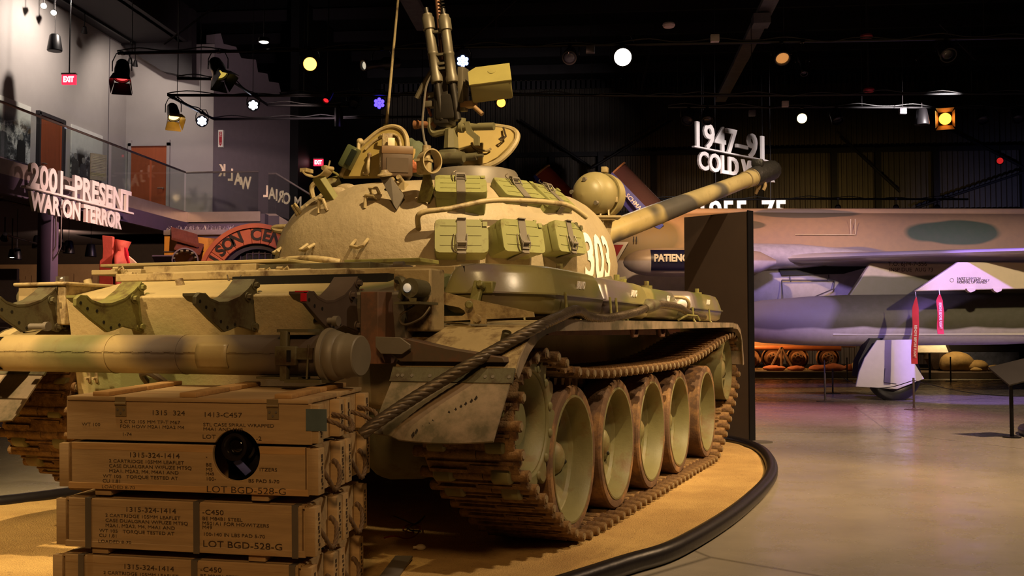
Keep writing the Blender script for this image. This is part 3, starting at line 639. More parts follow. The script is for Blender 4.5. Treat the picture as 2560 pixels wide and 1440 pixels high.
mb.add(pl, [(j * (n_ + 1) + i, j * (n_ + 1) + i + 1, (j + 1) * (n_ + 1) + i + 1, (j + 1) * (n_ + 1) + i) for j in range(6) for i in range(n_)])
o = mb.build('patch_plate', sm, snk); md = o.modifiers.new('thick', 'SOLIDIFY'); md.thickness = .006; md.offset = 0
mb = MB(); mb.lathe([(.09, 0), (.118, 0), (.124, .01), (.118, .028), (.108, .03), (.112, .045), (.104, .07), (.098, .075), (.1, .1), (.097, .105), (.092, .125), (.09, .165), (.085, .17), (.001, .172)], (.86, sy, sz), (1, 0, 0), 40); mb.build('end_cap', mk('cap_grey', '#6d6557', .5, var=.08), snk)
mb = MB()
mb.box((.70, sy - .095, sz), (.035, .03, .22), b=.004); mb.box((.715, sy - .105, sz + .0), (.11, .025, .085), b=.006); mb.box((.80, sy - .095, sz + .01), (.1, .03, .05)); mb.cyl((.83, sy - .11, sz + .05), (.822, sy - .11, sz - .1), .005)
mb.box((.74, sy - .02, sz + .11), (.16, .16, .014)); mb.box((.8, sy - .05, sz - .11), (.18, .13, .014)); mb.box((.63, sy, sz - .1), (.22, .1, .01))
clamp = mb.build('tube_clamp', Mt['darkolive'], TANK); mb = MB(); mb.box((.735, sy - .119, sz), (.02, .004, .05)); mb.build('clamp_slot', Mt['black'], clamp)
mb = MB()
for z, a in ((1.12, 20), (.97, -15)): mb.box((-1.05, sy - .06, z), (.12, .05, .014), m=None); mb.box((-1.09, sy - .085, z - .02), (.016, .04, .1)).piece()
mb.builds('tube_cradle', Mt['black'], TANK)
# ---- tow cable laid over the right fender
TC = thing('tow_cable', 'twisted steel tow cable draped over the rear fender and along the fuel cells', 'cable', TANK_LOC, TANK_ROT)
path = cr([tk(905, 1088, y=-1.56), tk(935, 1062, y=-1.53), tk(1020, 1005, y=-1.42), tk(1100, 956, y=-1.33), tk(1180, 908, y=-1.25), tk(1252, 868, y=-1.14), tk(1345, 817, x=1.67), tk(1395, 794, x=1.67), tk(1425, 780, x=1.66), tk(1443, 777, x=1.65), tk(1455, 782, x=1.64), tk(1466, 791, x=1.63), tk(1500, 797, x=1.62), tk(1530, 795, x=1.62), tk(1560, 789, x=1.6), tk(1597, 779, x=1.59), tk(1618, 768, x=1.57), tk(1640, 762, x=1.56), tk(1670, 763, x=1.56), tk(1700, 770, x=1.56), tk(1722, 783, x=1.56), tk(1760, 793, x=1.55)], 10)
def strands(path, R_, r, pitch, ns, n=6):
    rs = [path[0]]; 
    for p in path[1:]:
        while (p - rs[-1]).length > .012: rs.append(rs[-1] + (p - rs[-1]).normalized() * .012)
    pts = [[] for _ in range(ns)]; pu = V((0, 0, 1))
    for i, p in enumerate(rs):
        t_ = (rs[min(i + 1, len(rs) - 1)] - rs[max(i - 1, 0)]).normalized(); u = (pu - t_ * pu.dot(t_)).normalized(); pu = u; w_ = t_.cross(u)
        for k in range(ns):
            a = 2 * pi * (i * .012 / pitch + k / ns); pts[k].append(p + u * R_ * cos(a) + w_ * R_ * sin(a))
    mb = MB()
    for q in pts: mb.tube(q, r, n)
    return mb
strands(path, .016, .0125, .22, 6).build('wire_rope', Mt['wire'], TC, smooth=60)
mb = MB(); a = tk(1612, 772, x=1.58); b = tk(1640, 762, x=1.57); mb.tube([a, a.lerp(b, .3) + V((0, 0, .01)), b], [.03, .05, .036], 12); mb.tube(cr([a + V((0, .1, .03)), a + V((-.05, .22, .045)), a + V((-.09, .3, .02))], 5), .028, 10); mb.build('cable_eye', Mt['darkolive'], TC)
# ================================================================ running gear
def wheel_mesh():
    rim = MB(); n = 48
    rim.lathe([(.352, -.012), (.35, .0), (.338, 0), (.332, -.012), (.322, -.05), (.316, -.11), (.309, -.115), (.300, -.135), (.21, -.195), (.16, -.195), (.13, -.19), (.125, -.17)], (0, 0, 0), (1, 0, 0), n)
    rim.lathe([(.35, -.17), (.35, -.24), (.35, -.42), (.25, -.42)], (0, 0, 0), (1, 0, 0), n)
    return rim
wheel0 = None
def wheel(y, s_):
    global wheel0
    mtx = T(1.52 * s_, y, .455) @ (M.Rotation(pi, 4, 'Z') if s_ < 0 else M.Rotation(R(random.uniform(0, 360)), 4, 'X'))
    if wheel0 is None:
        wheel0 = wheel_mesh().build('road_wheel', Mt['wheel'], TANK, smooth=30)
        mb = MB()
        for off in (0, -.245): mb.lathe([(.35, -.168 + off), (.395, -.168 + off), (.405, -.155 + off), (.405, -.016 + off), (.396, -.003 + off), (.372, -.0 + off), (.352, -.004 + off)], (0, 0, 0), (1, 0, 0), 48)
        mb.build('tyre', Mt['tyre'], wheel0, smooth=30)
        mb = MB(); mb.lathe([(.13, -.20), (.125, -.175), (.112, -.17), (.106, -.155), (.098, -.125), (.078, -.09), (.045, -.07), (.001, -.063)], (0, 0, 0), (1, 0, 0), 24)
        for k in range(8): a = 2 * pi * k / 8; hexbolt(mb, (-.20, .135 * cos(a), .135 * sin(a)), (1, 0, 0), .012, .03)
        mb.build('hub_cap', Mt['wheel'], wheel0)
        for k in range(5):
            a = 2 * pi * (k + .25) / 5; mm = M.Rotation(a, 4, 'X')
            mb = MB(); mb.sph((-.175, 0, .205), .066, 16, 8, (.75, .85, 1.3), m=mm); mb.build('wheel_rib', Mt['wheel'], wheel0, smooth=60)
            mb = MB(); mb.sph((-.128, .004, .215), .02, 10, 6, (.5, .7, 1.5), m=mm); mb.build('rib_hole', Mt['black'], wheel0)
        wheel0.matrix_basis = mtx
    else: dup(wheel0, TANK, mtx)
for s_ in (1, -1):
    for y in (0, .90, 1.80, 2.70, 3.84): wheel(y, s_)
def sprocket(s_):
    c = V((0, 0, 0)); root = MB(); f = T(1.32 * s_, -.66, .70) @ (M.Rotation(pi, 4, 'Z') if s_ < 0 else M.Identity(4))
    root.lathe([(.285, -.22), (.285, .165), (.275, .175), (.25, .175), (.235, .16), (.222, .06), (.14, .045), (.12, .08), (.11, .12), (.001, .13)], c, (1, 0, 0), 36)
    o = root.build('drive_sprocket', Mt['wheel'], TANK); o.matrix_basis = f
    for x in (.09, -.21):
        pts = []
        for i in range(13):
            a0 = 2 * pi * i / 13
            for da, r in ((-.24, .305), (-.17, .325), (-.11, .36), (-.055, .378), (0, .382), (.055, .378), (.11, .36), (.17, .325)):
                a = a0 + da * .98; pts.append((r * cos(a), r * sin(a)))
        ip_ = [(.255 * cos(math.atan2(b, a)), .255 * sin(math.atan2(b, a))) for a, b in pts]
        mb = MB(); mb.loft([[V((xx, *p)) for p in q_] for xx, q_ in ((x, pts), (x + .10, pts), (x + .10, ip_), (x, ip_))], loop=True); mb.build('toothed_ring', Mt['wheel'], o, bevel=.012, smooth=50)
    for k in range(6):
        a = 2 * pi * k / 6; mb = MB(); mb.sph((.05, .182 * cos(a), .182 * sin(a)), .056, 14, 7, (.35, .8, 1), m=None); mb.build('lightening_hole', Mt['black'], o)
    mb = MB()
    for k in range(13): a = 2 * pi * (k + .5) / 13; mb.sph((.19, .285 * cos(a), .285 * sin(a)), .024, 10, 6, (.6, 1, 1)).piece()
    mb.builds('ring_bolt', Mt['wheel'], o)
sprocket(1); sprocket(-1)
def idler(s_):
    f = T(1.32 * s_, 4.85, .80) @ (M.Rotation(pi, 4, 'Z') if s_ < 0 else M.Identity(4)); mb = MB()
    mb.lathe([(.30, -.2), (.30, .2), (.27, .2), (.26, .1), (.12, .08), (.11, .13), (.07, .17), (.001, .18)], (0, 0, 0), (1, 0, 0), 32)
    o = mb.build('idler_wheel', Mt['wheel'], TANK); o.matrix_basis = f
    for k in range(7):
        a = 2 * pi * k / 7; mb = MB(); mb.box((.12, 0, .19), (.1, .03, .16), m=M.Rotation(a, 4, 'X'), taper=(.4, .6)); mb.build('idler_spoke', Mt['wheel'], o)
idler(1); idler(-1)
# track: separate links round a closed run
loop = [(3.9, .032), (3.0, .03), (2.0, .03), (1.0, .03), (.2, .03), (-.05, .045), (-.3, .14), (-.6, .30), (-.86, .44), (-.985, .58), (-1.01, .74), (-.94, .92), (-.80, 1.02), (-.62, 1.045), (-.42, 1.0), (-.1, .935), (.4, .91), (.9, .905), (1.8, .905), (2.6, .915), (3.3, .965), (4.0, 1.05), (4.5, 1.11), (4.85, 1.135), (5.05, 1.09), (5.17, .95), (5.19, .80), (5.13, .64), (4.95, .50), (4.6, .30), (4.25, .13), (4.05, .055)]
L3 = [V((0, *p)) for p in loop]; dense = cr(L3 + [L3[0], L3[1], L3[2]], 24); i0 = 0
dense = cr([L3[-1]] + L3 + [L3[0], L3[1]], 24)[24:-24]
cum = [0]
for a, b in zip(dense, dense[1:]): cum.append(cum[-1] + (b - a).length)
NL = round(cum[-1] / .137); pit = cum[-1] / NL
def onpath(s):
    s %= cum[-1]; lo, hi = 0, len(cum) - 1
    while hi - lo > 1:
        m_ = (lo + hi) // 2
        if cum[m_] <= s: lo = m_
        else: hi = m_
    return dense[lo].lerp(dense[hi], (s - cum[lo]) / max(1e-9, cum[hi] - cum[lo]))
print('links', NL, round(pit, 4))
link0 = None
def link_mesh():
    mb = MB(); h = pit / 2
    for x0, x1 in ((-.27, -.16), (-.04, .06), (.17, .235)): mb.cyl((x0, h, 0), (x1, h, 0), .028, n=12)
    for x0, x1 in ((-.165, -.045), (.055, .175), (.23, .285)): mb.cyl((x0, -h, 0), (x1, -h, 0), .028, n=12)
    mb.box((0, 0, -.006), (.47, pit * .74, .024), b=.006)
    mb.box((-.1, .012, -.026), (.2, .022, .02), taper=(.9, .5)); mb.box((.12, -.02, -.026), (.2, .022, .02), taper=(.9, .5)); mb.box((0, .03, -.024), (.44, .014, .014))
    for x0, x1, s2 in ((-.25, -.16, 1), (-.035, .055, 1), (.175, .23, 1)): mb.box(((x0 + x1) / 2, h * .55 * s2, -.004), (x1 - x0, h * .9, .03))
    for x0, x1 in ((-.16, -.05), (.06, .17)): mb.box(((x0 + x1) / 2, -h * .55, -.004), (x1 - x0, h * .9, .03))
    mb.box((0, 0, .05), (.035, .075, .09), taper=(.6, .35))
    for x in (-.11, .11): mb.box((x, -.01, .012), (.1, .012, .02)); mb.box((x + .05, .01, .012), (.012, .05, .02))
    n0 = len(mb.f); mb.cyl((.284, -h, 0), (.292, -h, 0), .019, n=10); mb.cyl((-.276, h, 0), (-.268, h, 0), .019, n=10); mb.pin0 = n0
    return mb
for s_ in (1, -1):
    mb = MB(); tr = bpy.data.objects.new('track', None); COL.objects.link(tr); tr.parent = TANK; tr.empty_display_size = .1
    for i in range(NL):
        a = onpath(i * pit); b = onpath((i + 1) * pit); t_ = (b - a).normalized(); nrm = V((0, t_.z, -t_.y))   # points to the inside of the run
        mtx = M((V((1, 0, 0)), t_, V((1, 0, 0)).cross(t_))).transposed().to_4x4()
        if (V((1, 0, 0)).cross(t_)).dot(V((0, 2, .5)) - (a + b) / 2) < 0:
            mtx = M((V((-1, 0, 0)), t_, V((-1, 0, 0)).cross(t_))).transposed().to_4x4()
        mtx.translation = (a + b) / 2 + V((1.32 * s_, 0, 0))
        if link0 is None:
            lm_ = link_mesh(); link0 = lm_.build('track_link', Mt['mud'], tr, smooth=35); link0.matrix_basis = mtx; link0.data.materials.append(Mt['pin'])
            for k in range(lm_.pin0, len(link0.data.polygons)): link0.data.polygons[k].material_index = 1
            link_f = mtx
        else:
            c = link0.copy(); COL.objects.link(c); c.parent = tr; c.matrix_basis = mtx

# ================================================================ turret
TC0 = V((-.04, 1.80, 0)); TYAW = -18.0
TF = T(*TC0) @ rz(TYAW)
def tring(z, k, n=96):
    out = []
    for i in range(n):
        a = 2 * pi * i / n; x = cos(a); y = sin(a); e = 2.25
        r = (abs(x / 1.16) ** e + abs(y / (1.33 if y > 0 else 1.36)) ** e) ** (-1 / e)
        out.append(TF @ V((x * r * k, y * r * k, z)))
    return out
lv = [(1.40, .96), (1.48, .98), (1.56, .995), (1.68, 1.0), (1.80, .985), (1.90, .957), (2.0, .912), (2.06, .872), (2.12, .82), (2.16, .765), (2.19, .69), (2.205, .62), (2.212, .55), (2.216, .45), (2.22, .3), (2.222, .02)]
mb = MB(); mb.loft([tring(z, k) for z, k in lv])
mb.v = [p + (p - TC0 - V((0, 0, 1.7))).normalized() * (.010 * mnoise.noise(p * 2.2) + .006 * mnoise.noise(p * 6)) if p.z > 1.5 else p for p in mb.v]
turret = mb.build('turret', Mt['turret'], TANK, smooth=60)
TB = BVHTree.FromPolygons(mb.v, mb.f)
def hit(u, v, off=0):
    o = _T[0]; r = (tk(u, v, d=1) - o).normalized(); q = TB.ray_cast(o, r)
    if q[0] is None:
        p = o + r * 8.0; q = TB.find_nearest(p); 
    n = q[1]; n = n if n.dot(r) < 0 else -n
    return q[0] + n * off, n
TP = lambda name, mb, mat, par=None, **k: mb.build(name, mat, par or turret, **k)
# fixed handles of bent rod
def rod(name, pts, r=.012, par=None, mat=None):
    P = [hit(u, v, o)[0] for u, v, o in pts]; mb = MB(); mb.tube(P, r, 8); return mb.build(name, mat or Mt['sandpaint'], par or turret)
for q in ([(930, 484, 0), (930, 485, .05), (948, 486, .05), (948, 484, 0)], [(912, 521, 0), (920, 503, .04), (922, 502, .05), (940, 503, .05), (946, 500, 0)],
          [(797, 534, 0), (806, 514, .04), (809, 511, .05), (818, 513, .05), (819, 528, 0)], [(889, 600, 0), (888, 620, .05), (905, 623, .055), (917, 618, .05), (920, 598, 0)],
          [(770, 611, 0), (765, 629, .05), (775, 630, .05), (785, 624, .05), (786, 611, 0)], [(704, 620, 0), (700, 637, .05), (707, 638, .05), (713, 630, .05)],
          [(756, 519, 0), (755, 508, .05), (764, 506, .05), (768, 514, 0)], [(745, 538, 0), (744, 527, .05), (750, 524, .05), (752, 534, 0)], [(790, 497, 0), (788, 487, .05), (796, 480, .06), (802, 488, 0)]):
    rod('grab_handle', q)
mb = MB(); a, n = hit(735, 533, .03); mb.lathe([(.02, -.008), (.038, -.008), (.038, .008), (.02, .008)], a, (.5, -.8, .2), 16, loop=True); TP('lifting_ring', mb, Mt['sandpaint'])
# left clamp post with cradle
def post(p0, p1, w_, d_, name, mat):
    mb = MB(); mb.box((0, 0, (p1 - p0).length / 2), (w_, d_, (p1 - p0).length), m=axm(p0, p1 - p0, (1, -.4, 0))); return mb.build(name, mat, TANK, bevel=.004)
b0 = hit(830, 496, -.02)[0]; dd = (b0 - _T[0]).length - .1
b1 = tk(793, 440, d=dd - .05)
ps = post(b0, b1, .085, .05, 'clamp_post', Mt['olive'])
mb = MB(); c = b1 + V((.0, 0, .03)); ca = [V((.085 * cos(R(a)), 0, .06 * sin(R(a)))) for a in range(190, 371, 12)]
mb.loft([[c + p + V((0, -.05, .02)), c + p + V((0, .05, .02)), c + p * 1.12 + V((0, .05, .02)), c + p * 1.12 + V((0, -.05, .02))] for p in ca]); mb.box(c + V((-.085, 0, .01)), (.05, .09, .025)); mb.cyl(c + V((.075, -.05, .015)), c + V((.09, .05, .02)), .016); mb.cyl(c + V((.085, 0, .02)), c + V((.10, 0, .07)), .006)
mb.build('clamp_cradle', Mt['sandpaint'], ps)
mb = MB(); a = hit(838, 480, -.02)[0]; mb.sph(a, .085, 20, 10, (1.2, .7, .62)); TP('cast_lug', mb, Mt['turret'], smooth=70)
mb = MB(); a = hit(862, 470, -.02)[0]; mb.sph(a, .07, 20, 10, (1.3, .6, .7)); TP('cast_lug', mb, Mt['turret'], smooth=70)
mb = MB(); a = tk(828, 462, d=7.9); mb.cyl(a + V((-.05, 0, -.02)), a + V((.05, .05, .03)), .06, .05, 14); mb.tube(cr([a + V((-.08, 0, .06)), a + V((0, -.02, .10)), a + V((.09, 0, .05))], 4), .009, 6); TP('smoke_socket', mb, Mt['olive'])
mb = MB(); a = tk(797, 477, d=7.85); mb.tube(cr([a + V((.02, 0, .09)), a + V((-.06, 0, .03)), a + V((-.03, 0, -.07)), a + V((.07, 0, -.04))], 5), .02, 8); TP('cable_loop', mb, Mt['sandpaint'])
a = hit(1000, 466, .01)[0]; mb = MB(); mb.cyl(a + V((-.03, .03, -.02)), a + V((-.03, -.06, .03)), .02, n=12); mb.cyl(a + V((.02, .03, 0)), a + V((.02, -.06, .045)), .018, n=12); mb.box(a + V((0, .0, -.015)), (.1, .06, .05)); TP('cable_socket', mb, Mt['sandpaint'])
# flat bracket below the hatch bin
def plate(pts, th, y, name, mat, par=None):
    P = [(tk(u, v, y=yy).x, tk(u, v, y=yy).y, tk(u, v, y=yy).z) for u, v, yy in pts]; P = [V(p) for p in P]
    nn = (P[1] - P[0]).cross(P[2] - P[0]).normalized() * th; k = len(P); mb = MB()
    mb.add(P + [p + nn for p in P], [tuple(range(k)), tuple(range(2 * k - 1, k - 1, -1))] + [(i, (i + 1) % k, k + (i + 1) % k, k + i) for i in range(k)])
    return mb.build(name, mat, par or TANK, smooth=0)
yb = lambda u, v: hit(u, v)[0].y
y1 = yb(998, 505) - .01; yt = min(y1, hit(965, 462)[0].y) - .03; pl_ = plate([(947, 437, yt), (977, 444, yt), (1010, 490, y1 - .02), (991, 524, y1 - .05), (984, 512, y1 - .05)], .012, 0, 'bin_bracket', Mt['greyg'])
mb = MB(); a = tk(962, 436, y=yt); mb.lathe([(.001, .03), (.02, .028), (.03, .01), (.05, .0), (.05, -.01), (.001, -.01)], a, (0, -.3, 1), 14); mb.build('wing_nut', Mt['sandpaint'], pl_)
# right bracket with split ring cradle
y2 = yb(1062, 505) - .02; y3 = min(y2, hit(1066, 465)[0].y) - .05; rp = plate([(1060, 432, y3), (1073, 433, y3), (1083, 472, y3 + .02), (1073, 506, y2), (1042, 508, y2)], .014, 0, 'ring_bracket', Mt['olive'])
c = tk(1073, 405, y=y3 - .02); mb = MB(); pa = [V((.036 * cos(R(a)), 0, .072 * sin(R(a)))) for a in range(70, 440, 12)]
m_ = rz(52)
mb.loft([[c + m_ @ (p + V((0, -.05, 0))), c + m_ @ (p + V((0, .05, 0))), c + m_ @ (p * 1.12 + V((0, .05, 0))), c + m_ @ (p * 1.12 + V((0, -.05, 0)))] for p in [V((q.x * 1.7, q.y, q.z)) for q in pa]])
mb.build('ring_cradle', Mt['sandpaint'], rp)
mb = MB(); q = tk(1066, 386, y=y3 - .03); mb.lathe([(.022, -.03), (.028, -.03), (.028, .055), (.022, .055)], q, (0, .1, 1), 16, loop=True); mb.build('cradle_pin', Mt['sandpaint'], rp)
mb = MB(); q = tk(1060, 402, y=y3 - .03); mb.box(q, (.10, .09, .016)); mb.box(q + V((0, 0, -.045)), (.09, .05, .09), b=.01); mb.build('cradle_lug', Mt['sandpaint'], rp)
# grab rail that runs round between the two rows of boxes
rail = [hit(1047, 572, .0)[0], hit(1047, 560, .10)[0], hit(1062, 551, .13)[0], hit(1120, 545, .14)[0], hit(1200, 537, .15)[0], hit(1265, 535, .16)[0], hit(1330, 541, .17)[0], hit(1380, 551, .18)[0], hit(1415, 566, .18)[0]]
mb = MB(); mb.tube(cr(rail, 5), .018, 10); TP('grab_rail', mb, Mt['sandpaint'])
rail = [tk(1416, 560, d=8.35), tk(1424, 553, d=8.35), tk(1445, 558, d=8.5), tk(1470, 570, d=8.6), tk(1486, 580, d=8.65), tk(1482, 588, d=8.7), tk(1472, 600, d=8.8)]
mb = MB(); mb.tube(cr(rail, 4), .017, 10); TP('grab_rail', mb, Mt['sandpaint'])
rail = [hit(693, 656, .02)[0], hit(735, 650, .05)[0], hit(790, 647, .06)[0], hit(825, 650, .05)[0], hit(850, 656, .0)[0]]
mb = MB(); mb.tube(cr(rail, 5), .022, 10); TP('grab_rail', mb, Mt['sandpaint'])
mb = MB(); a = tk(700, 578, y=2.2); mb.tube(cr([tk(715, 567, y=2.1), tk(690, 568, y=2.1), tk(683, 572, y=2.1), tk(692, 577, y=2.1), tk(712, 580, y=2.1)], 4), .022, 8); TP('grab_rail', mb, Mt['sandpaint'])
# ---- boxes strapped to the turret
box_lbls = []
def sbox(u, v, az, pitch, dep, up, roll=0):
    o = _T[0]; h_, n_ = hit(u, v); r = (h_ - o).normalized(); p = h_ - r * dep
    a = R(az); e = R(pitch); n = V((sin(a) * cos(e), -cos(a) * cos(e), sin(e))); x = V((cos(a), sin(a), 0)); y = n.cross(x)
    m = M((x, y, n)).transposed().to_4x4(); m.translation = p; m = m @ M.Rotation(R(roll), 4, 'Z')
    W, H, D = .335, .215, .175; q = [(-W / 2, -H / 2), (W / 2, -H / 2), (W / 2, H / 2 - .06), (W / 2 - .055, H / 2), (-W / 2, H / 2)]
    t = bpy.data.objects.new('stowage_box', None); COL.objects.link(t); t.parent = TANK; t.matrix_basis = m; t.empty_display_size = .1
    def shell(q, z0, z1, ins, name, mat):
        mb = MB(); P = []
        k = len(q)
        for i, c in enumerate(q):
            a_ = V(q[i - 1]); b_ = V(c); c_ = V(q[(i + 1) % k]); rr = .028 if i != 2 and i != 3 else .012
            d1 = (a_ - b_).normalized() * rr; d2 = (c_ - b_).normalized() * rr
            for s in (0, .5, 1): w_ = (b_ + d1).lerp(b_ + d2, s); P.append(w_.lerp(b_, .45 if s == .5 else 0))
        f = lambda z, s: [V((p[0] * s, p[1] * s, z)) for p in P]
        mb.loft([f(z0, ins), f(z1 - .01, 1), f(z1, .985)]); return mb.build(name, mat, t, smooth=40)
    shell(q, -D, -.05, .97, 'box_body', Mt['boxgreen'])
    lid = MB(); q2 = [(x_ * 1.018, y_ * 1.03) for x_, y_ in q]; lid = shell(q2, -.052, 0, 1.0, 'box_lid', Mt['boxgreen'])
    mb = MB()
    for yy in (-.06, .005, .068):
        for x0, x1 in ((-.135, -.035), (.035, .125)): mb.box(((x0 + x1) / 2, yy, .001), (x1 - x0, .005, .004)).piece()
    mb.builds('lid_ridge', Mt['boxgreen'], t)
    s_ = 1 if up else -1; mb = MB(); w_ = .028
    mb.box((0, H / 2 + .006, -.075), (w_ * 2, .006, .19)); mb.box((0, 0, .004), (w_ * 2, H + .018, .005)); mb.box((0, -H / 2 - .008, -.085), (w_ * 2, .006, .17))
    mb.build('strap', Mt['greyg'], t)
    mb = MB(); k = -s_ if not up else -1
    cy = -.05 if up else .085; mb.box((0, cy, .012), (.052, .03, .012)); mb.cyl((-.03, cy, .022), (.03, cy, .022), .011, n=10); mb.tube([(-.034, cy + .06 * s_, .01), (-.03, cy - .01, .026), (-.03, cy - .04, .012), (.03, cy - .04, .012), (.03, cy - .01, .026), (.034, cy + .06 * s_, .01)], .0045, 6); mb.build('buckle', Mt['chrome'] if 0 else Mt['greyg'], t)
    mb = MB(); mb.tube(cr([(-.05, cy + .06 * s_, .004), (-.058, cy, .012), (-.05, cy - .05 * s_, .005), (-.02, cy - .07 * s_, .012)], 4), .003, 5); mb.build('wire_clip', Mt['wire'], t)
    mb = MB(); mb.box((W / 2 - .02, H / 2 - .03, .006), (.03, .03, .006)); mb.box((W / 2 - .045, H / 2 + .004, -.03), (.02, .012, .05)); mb.build('latch', Mt['boxgreen'], t)
    return t
sbox(1152, 459, 26, 52, .22, False); sbox(1299, 470, 58, 50, .21, False); sbox(1386, 487, 78, 48, .21, False)
sbox(1154, 590, 26, 13, .20, True); sbox(1308, 590, 58, 13, .20, True); sbox(1427, 593, 74, 13, .20, True)
# bare straps of missing boxes and hooks
# ---- white number painted on the turret side
o_ = _T[0]; mbt = MB(); pc, pn = hit(1498, 646)
X = V((0, 0, 1)).cross(pn).normalized(); Y = pn.cross(X)
mt = M((X, Y, pn)).transposed().to_4x4(); mt.translation = pc + pn * .4 - Y * .15 - X * .0
q = MB(); q.text('303', .46, M.Identity(4), 0, bold=.012, sx=.62)
# finer mesh so that the paint follows the curved casting
bmx = bmesh.new(); me = bpy.data.meshes.new('t'); me.from_pydata([tuple(p) for p in q.v], [], q.f); bmx.from_mesh(me); bmesh.ops.triangulate(bmx, faces=bmx.faces[:]); bmesh.ops.subdivide_edges(bmx, edges=[e for e in bmx.edges if e.calc_length() > .05], cuts=3); bmesh.ops.triangulate(bmx, faces=bmx.faces[:])
vs_ = []
for v_ in bmx.verts:
    w_ = mt @ v_.co; h_ = TB.ray_cast(w_, -pn); vs_.append((h_[0] + h_[1] * (.006 if h_[1].dot(pn) > 0 else -.006)) if h_[0] else w_)
bmx.verts.index_update(); mbt.add(vs_, [[v_.index for v_ in f.verts] for f in bmx.faces]); bmx.free(); bpy.data.meshes.remove(me)
TP('painted_number', mbt, mk('number_white', '#f2ece0', .6, var=.05), label='white painted number on the turret side')
# ---- gun
G0 = V((0, 2.1, 1.53)); G1 = tk(1930, 425, d=12.6); gd = (G1 - G0).normalized()
gp = lambda t: G0 + (G1 - G0) * t
gm = camo('gun_camouflage', a='#b3a06f', b='#5c574f', c='#4d4a45', sc=1.55, off=(.4, .2, 0), k1=.5, k2=.6, rough=.3, bump=.02)
GL = (G1 - G0).length
mb = MB(); mb.lathe([(.001, GL * .2), (.115, GL * .2), (.112, GL * .36), (.108, GL * .5), (.094, GL * .7), (.085, GL * .865), (.088, GL * .87), (.098, GL * .88), (.098, GL * .9), (.1, GL * .93), (.09, GL * .99)], G0, gd, 40); gun = mb.build('gun_barrel', gm, TANK)
mb = MB(); f = axm(G0, gd); n = 28; rings = []
for r, t_ in ((.104, .905), (.112, .915), (.118, .94), (.12, .965), (.122, .985), (.118, 1.0), (.1, 1.008), (.02, 1.01)):
    rings.append([f @ V((r * (1 + .035 * sin(j * 2.7 + t_ * 90)) * cos(2 * pi * j / n), r * (1 + .035 * sin(j * 2.7 + t_ * 90)) * sin(2 * pi * j / n), GL * t_)) for j in range(n)])
mb.loft(rings); mc = mb.build('muzzle_cover', mk('black_canvas', '#2b2927', .45, var=.2, bump=.6, bscale=14), gun, smooth=60)
mb = MB(); p = gp(.93) + V((0, 0, .14)); mb.box(p, (.14, .12, .1), b=.03); mb.build('cover_knot', mc.data.materials[0], gun)
for dx, dz in ((-.03, -.17), (.06, -.13), (.0, -.12)):
    mb = MB(); p = gp(.935) + V((dx, 0, dz)); mb.tube(cr([p + V((0, 0, .06)), p + V((.01, 0, 0)), p + V((-.01, 0, -.05))], 3), .02, 7); mb.build('tie_tape', mk('tie_tan', '#a58c62', .8), gun)
mb = MB()
for t_, r in ((.872, .1), (.9, .106)): mb.lathe([(r - .012, -.01), (r, -.008), (r, .008), (r - .012, .01)], gp(t_), gd, 32, loop=True)
mb.build('barrel_band', Mt['sandpaint'], gun)
mb = MB(); mb.lathe([(.30, -.25), (.26, .0), (.19, .12), (.14, .2), (.12, .24)], gp(.19), gd, 28); TP('gun_mantlet', mb, Mt['sandpaint'])
# ---- searchlight beside the gun
sd = 8.95; sc_ = tk(1487, 486, d=sd); ad = V((gd.x, gd.y, 0)).normalized(); rs = 56 * sd / FPX
vw = (_T[0] - sc_).normalized()
SL = bpy.data.objects.new('searchlight', None); COL.objects.link(SL); SL.parent = TANK; SL.empty_display_size = .1
mb = MB(); mb.sph(sc_, rs, 40, 20, (1, 1, 1)); mb.lathe([(rs * .9, .10), (rs * 1.02, .10), (rs * 1.02, .135), (rs * .9, .135)], sc_, ad, 40, loop=True); mb.cyl(sc_ + ad * .1, sc_ + ad * .2, rs * .95, n=40); mb.build('lamp_housing', mk('lamp_paint', '#94885f', .45, var=.05), SL, smooth=45)
rd = (vw + V((-.55, 0, 0))).normalized(); mb = MB(); mb.lathe([(.001, rs + .012), (rs * .3, rs * .955 + .012), (rs * .55, rs * .835 + .012), (rs * .78, rs * .626 + .010), (rs * .8, rs * .58)], sc_, rd, 40); mb.build('rear_cover', mk('lamp_paint_b', '#8f835a', .45, var=.05), SL, smooth=60)
fx = axm(sc_, rd)
for a in (75, 355, 235): p = fx @ V((rs * .68 * cos(R(a)), rs * .68 * sin(R(a)), rs * .75)); mb = MB(); mb.cyl(p, p + rd * .03, .018, n=10); mb.build('cover_bolt', Mt['greyg'], SL)
for a in (60, -10):
    fa = axm(sc_ + ad * .12, ad); p = fa @ V((rs * 1.0, 0, 0)); u_ = [(1512, 425), (1538, 500)][0 if a == 60 else 1]; p = tk(*u_, d=sd - .02); mb = MB(); mb.box(p, (.05, .07, .05), b=.008); mb.build('rim_clamp', Mt['sandpaint'], SL)
zb = tk(1487, 541, d=sd).z; bm_ = axm(V((sc_.x, sc_.y, zb)), (0, 0, 1), V((cos(R(24)), sin(R(24)), 0)))
mb = MB(); mb.box((.03, 0, -.012), (.36, .2, .02), m=bm_); mb.box((0, 0, -.03), (.33, .17, .02), m=bm_); mb.build('lamp_base', Mt['sandpaint'], SL, bevel=.003)
mb = MB()
for x in (-.10, .03, .1): mb.ext([(-.09, 0), (.09, 0), (.06, .09), (.05, .13), (-.05, .13), (-.06, .09)], .014, bm_ @ T(x) @ YZ)
mb.ext([(-.12, 0), (.0, 0), (.0, .08), (-.09, .1)], .014, bm_ @ T(0, -.02) @ XZ); mb.build('lamp_yoke', Mt['sandpaint'], SL)
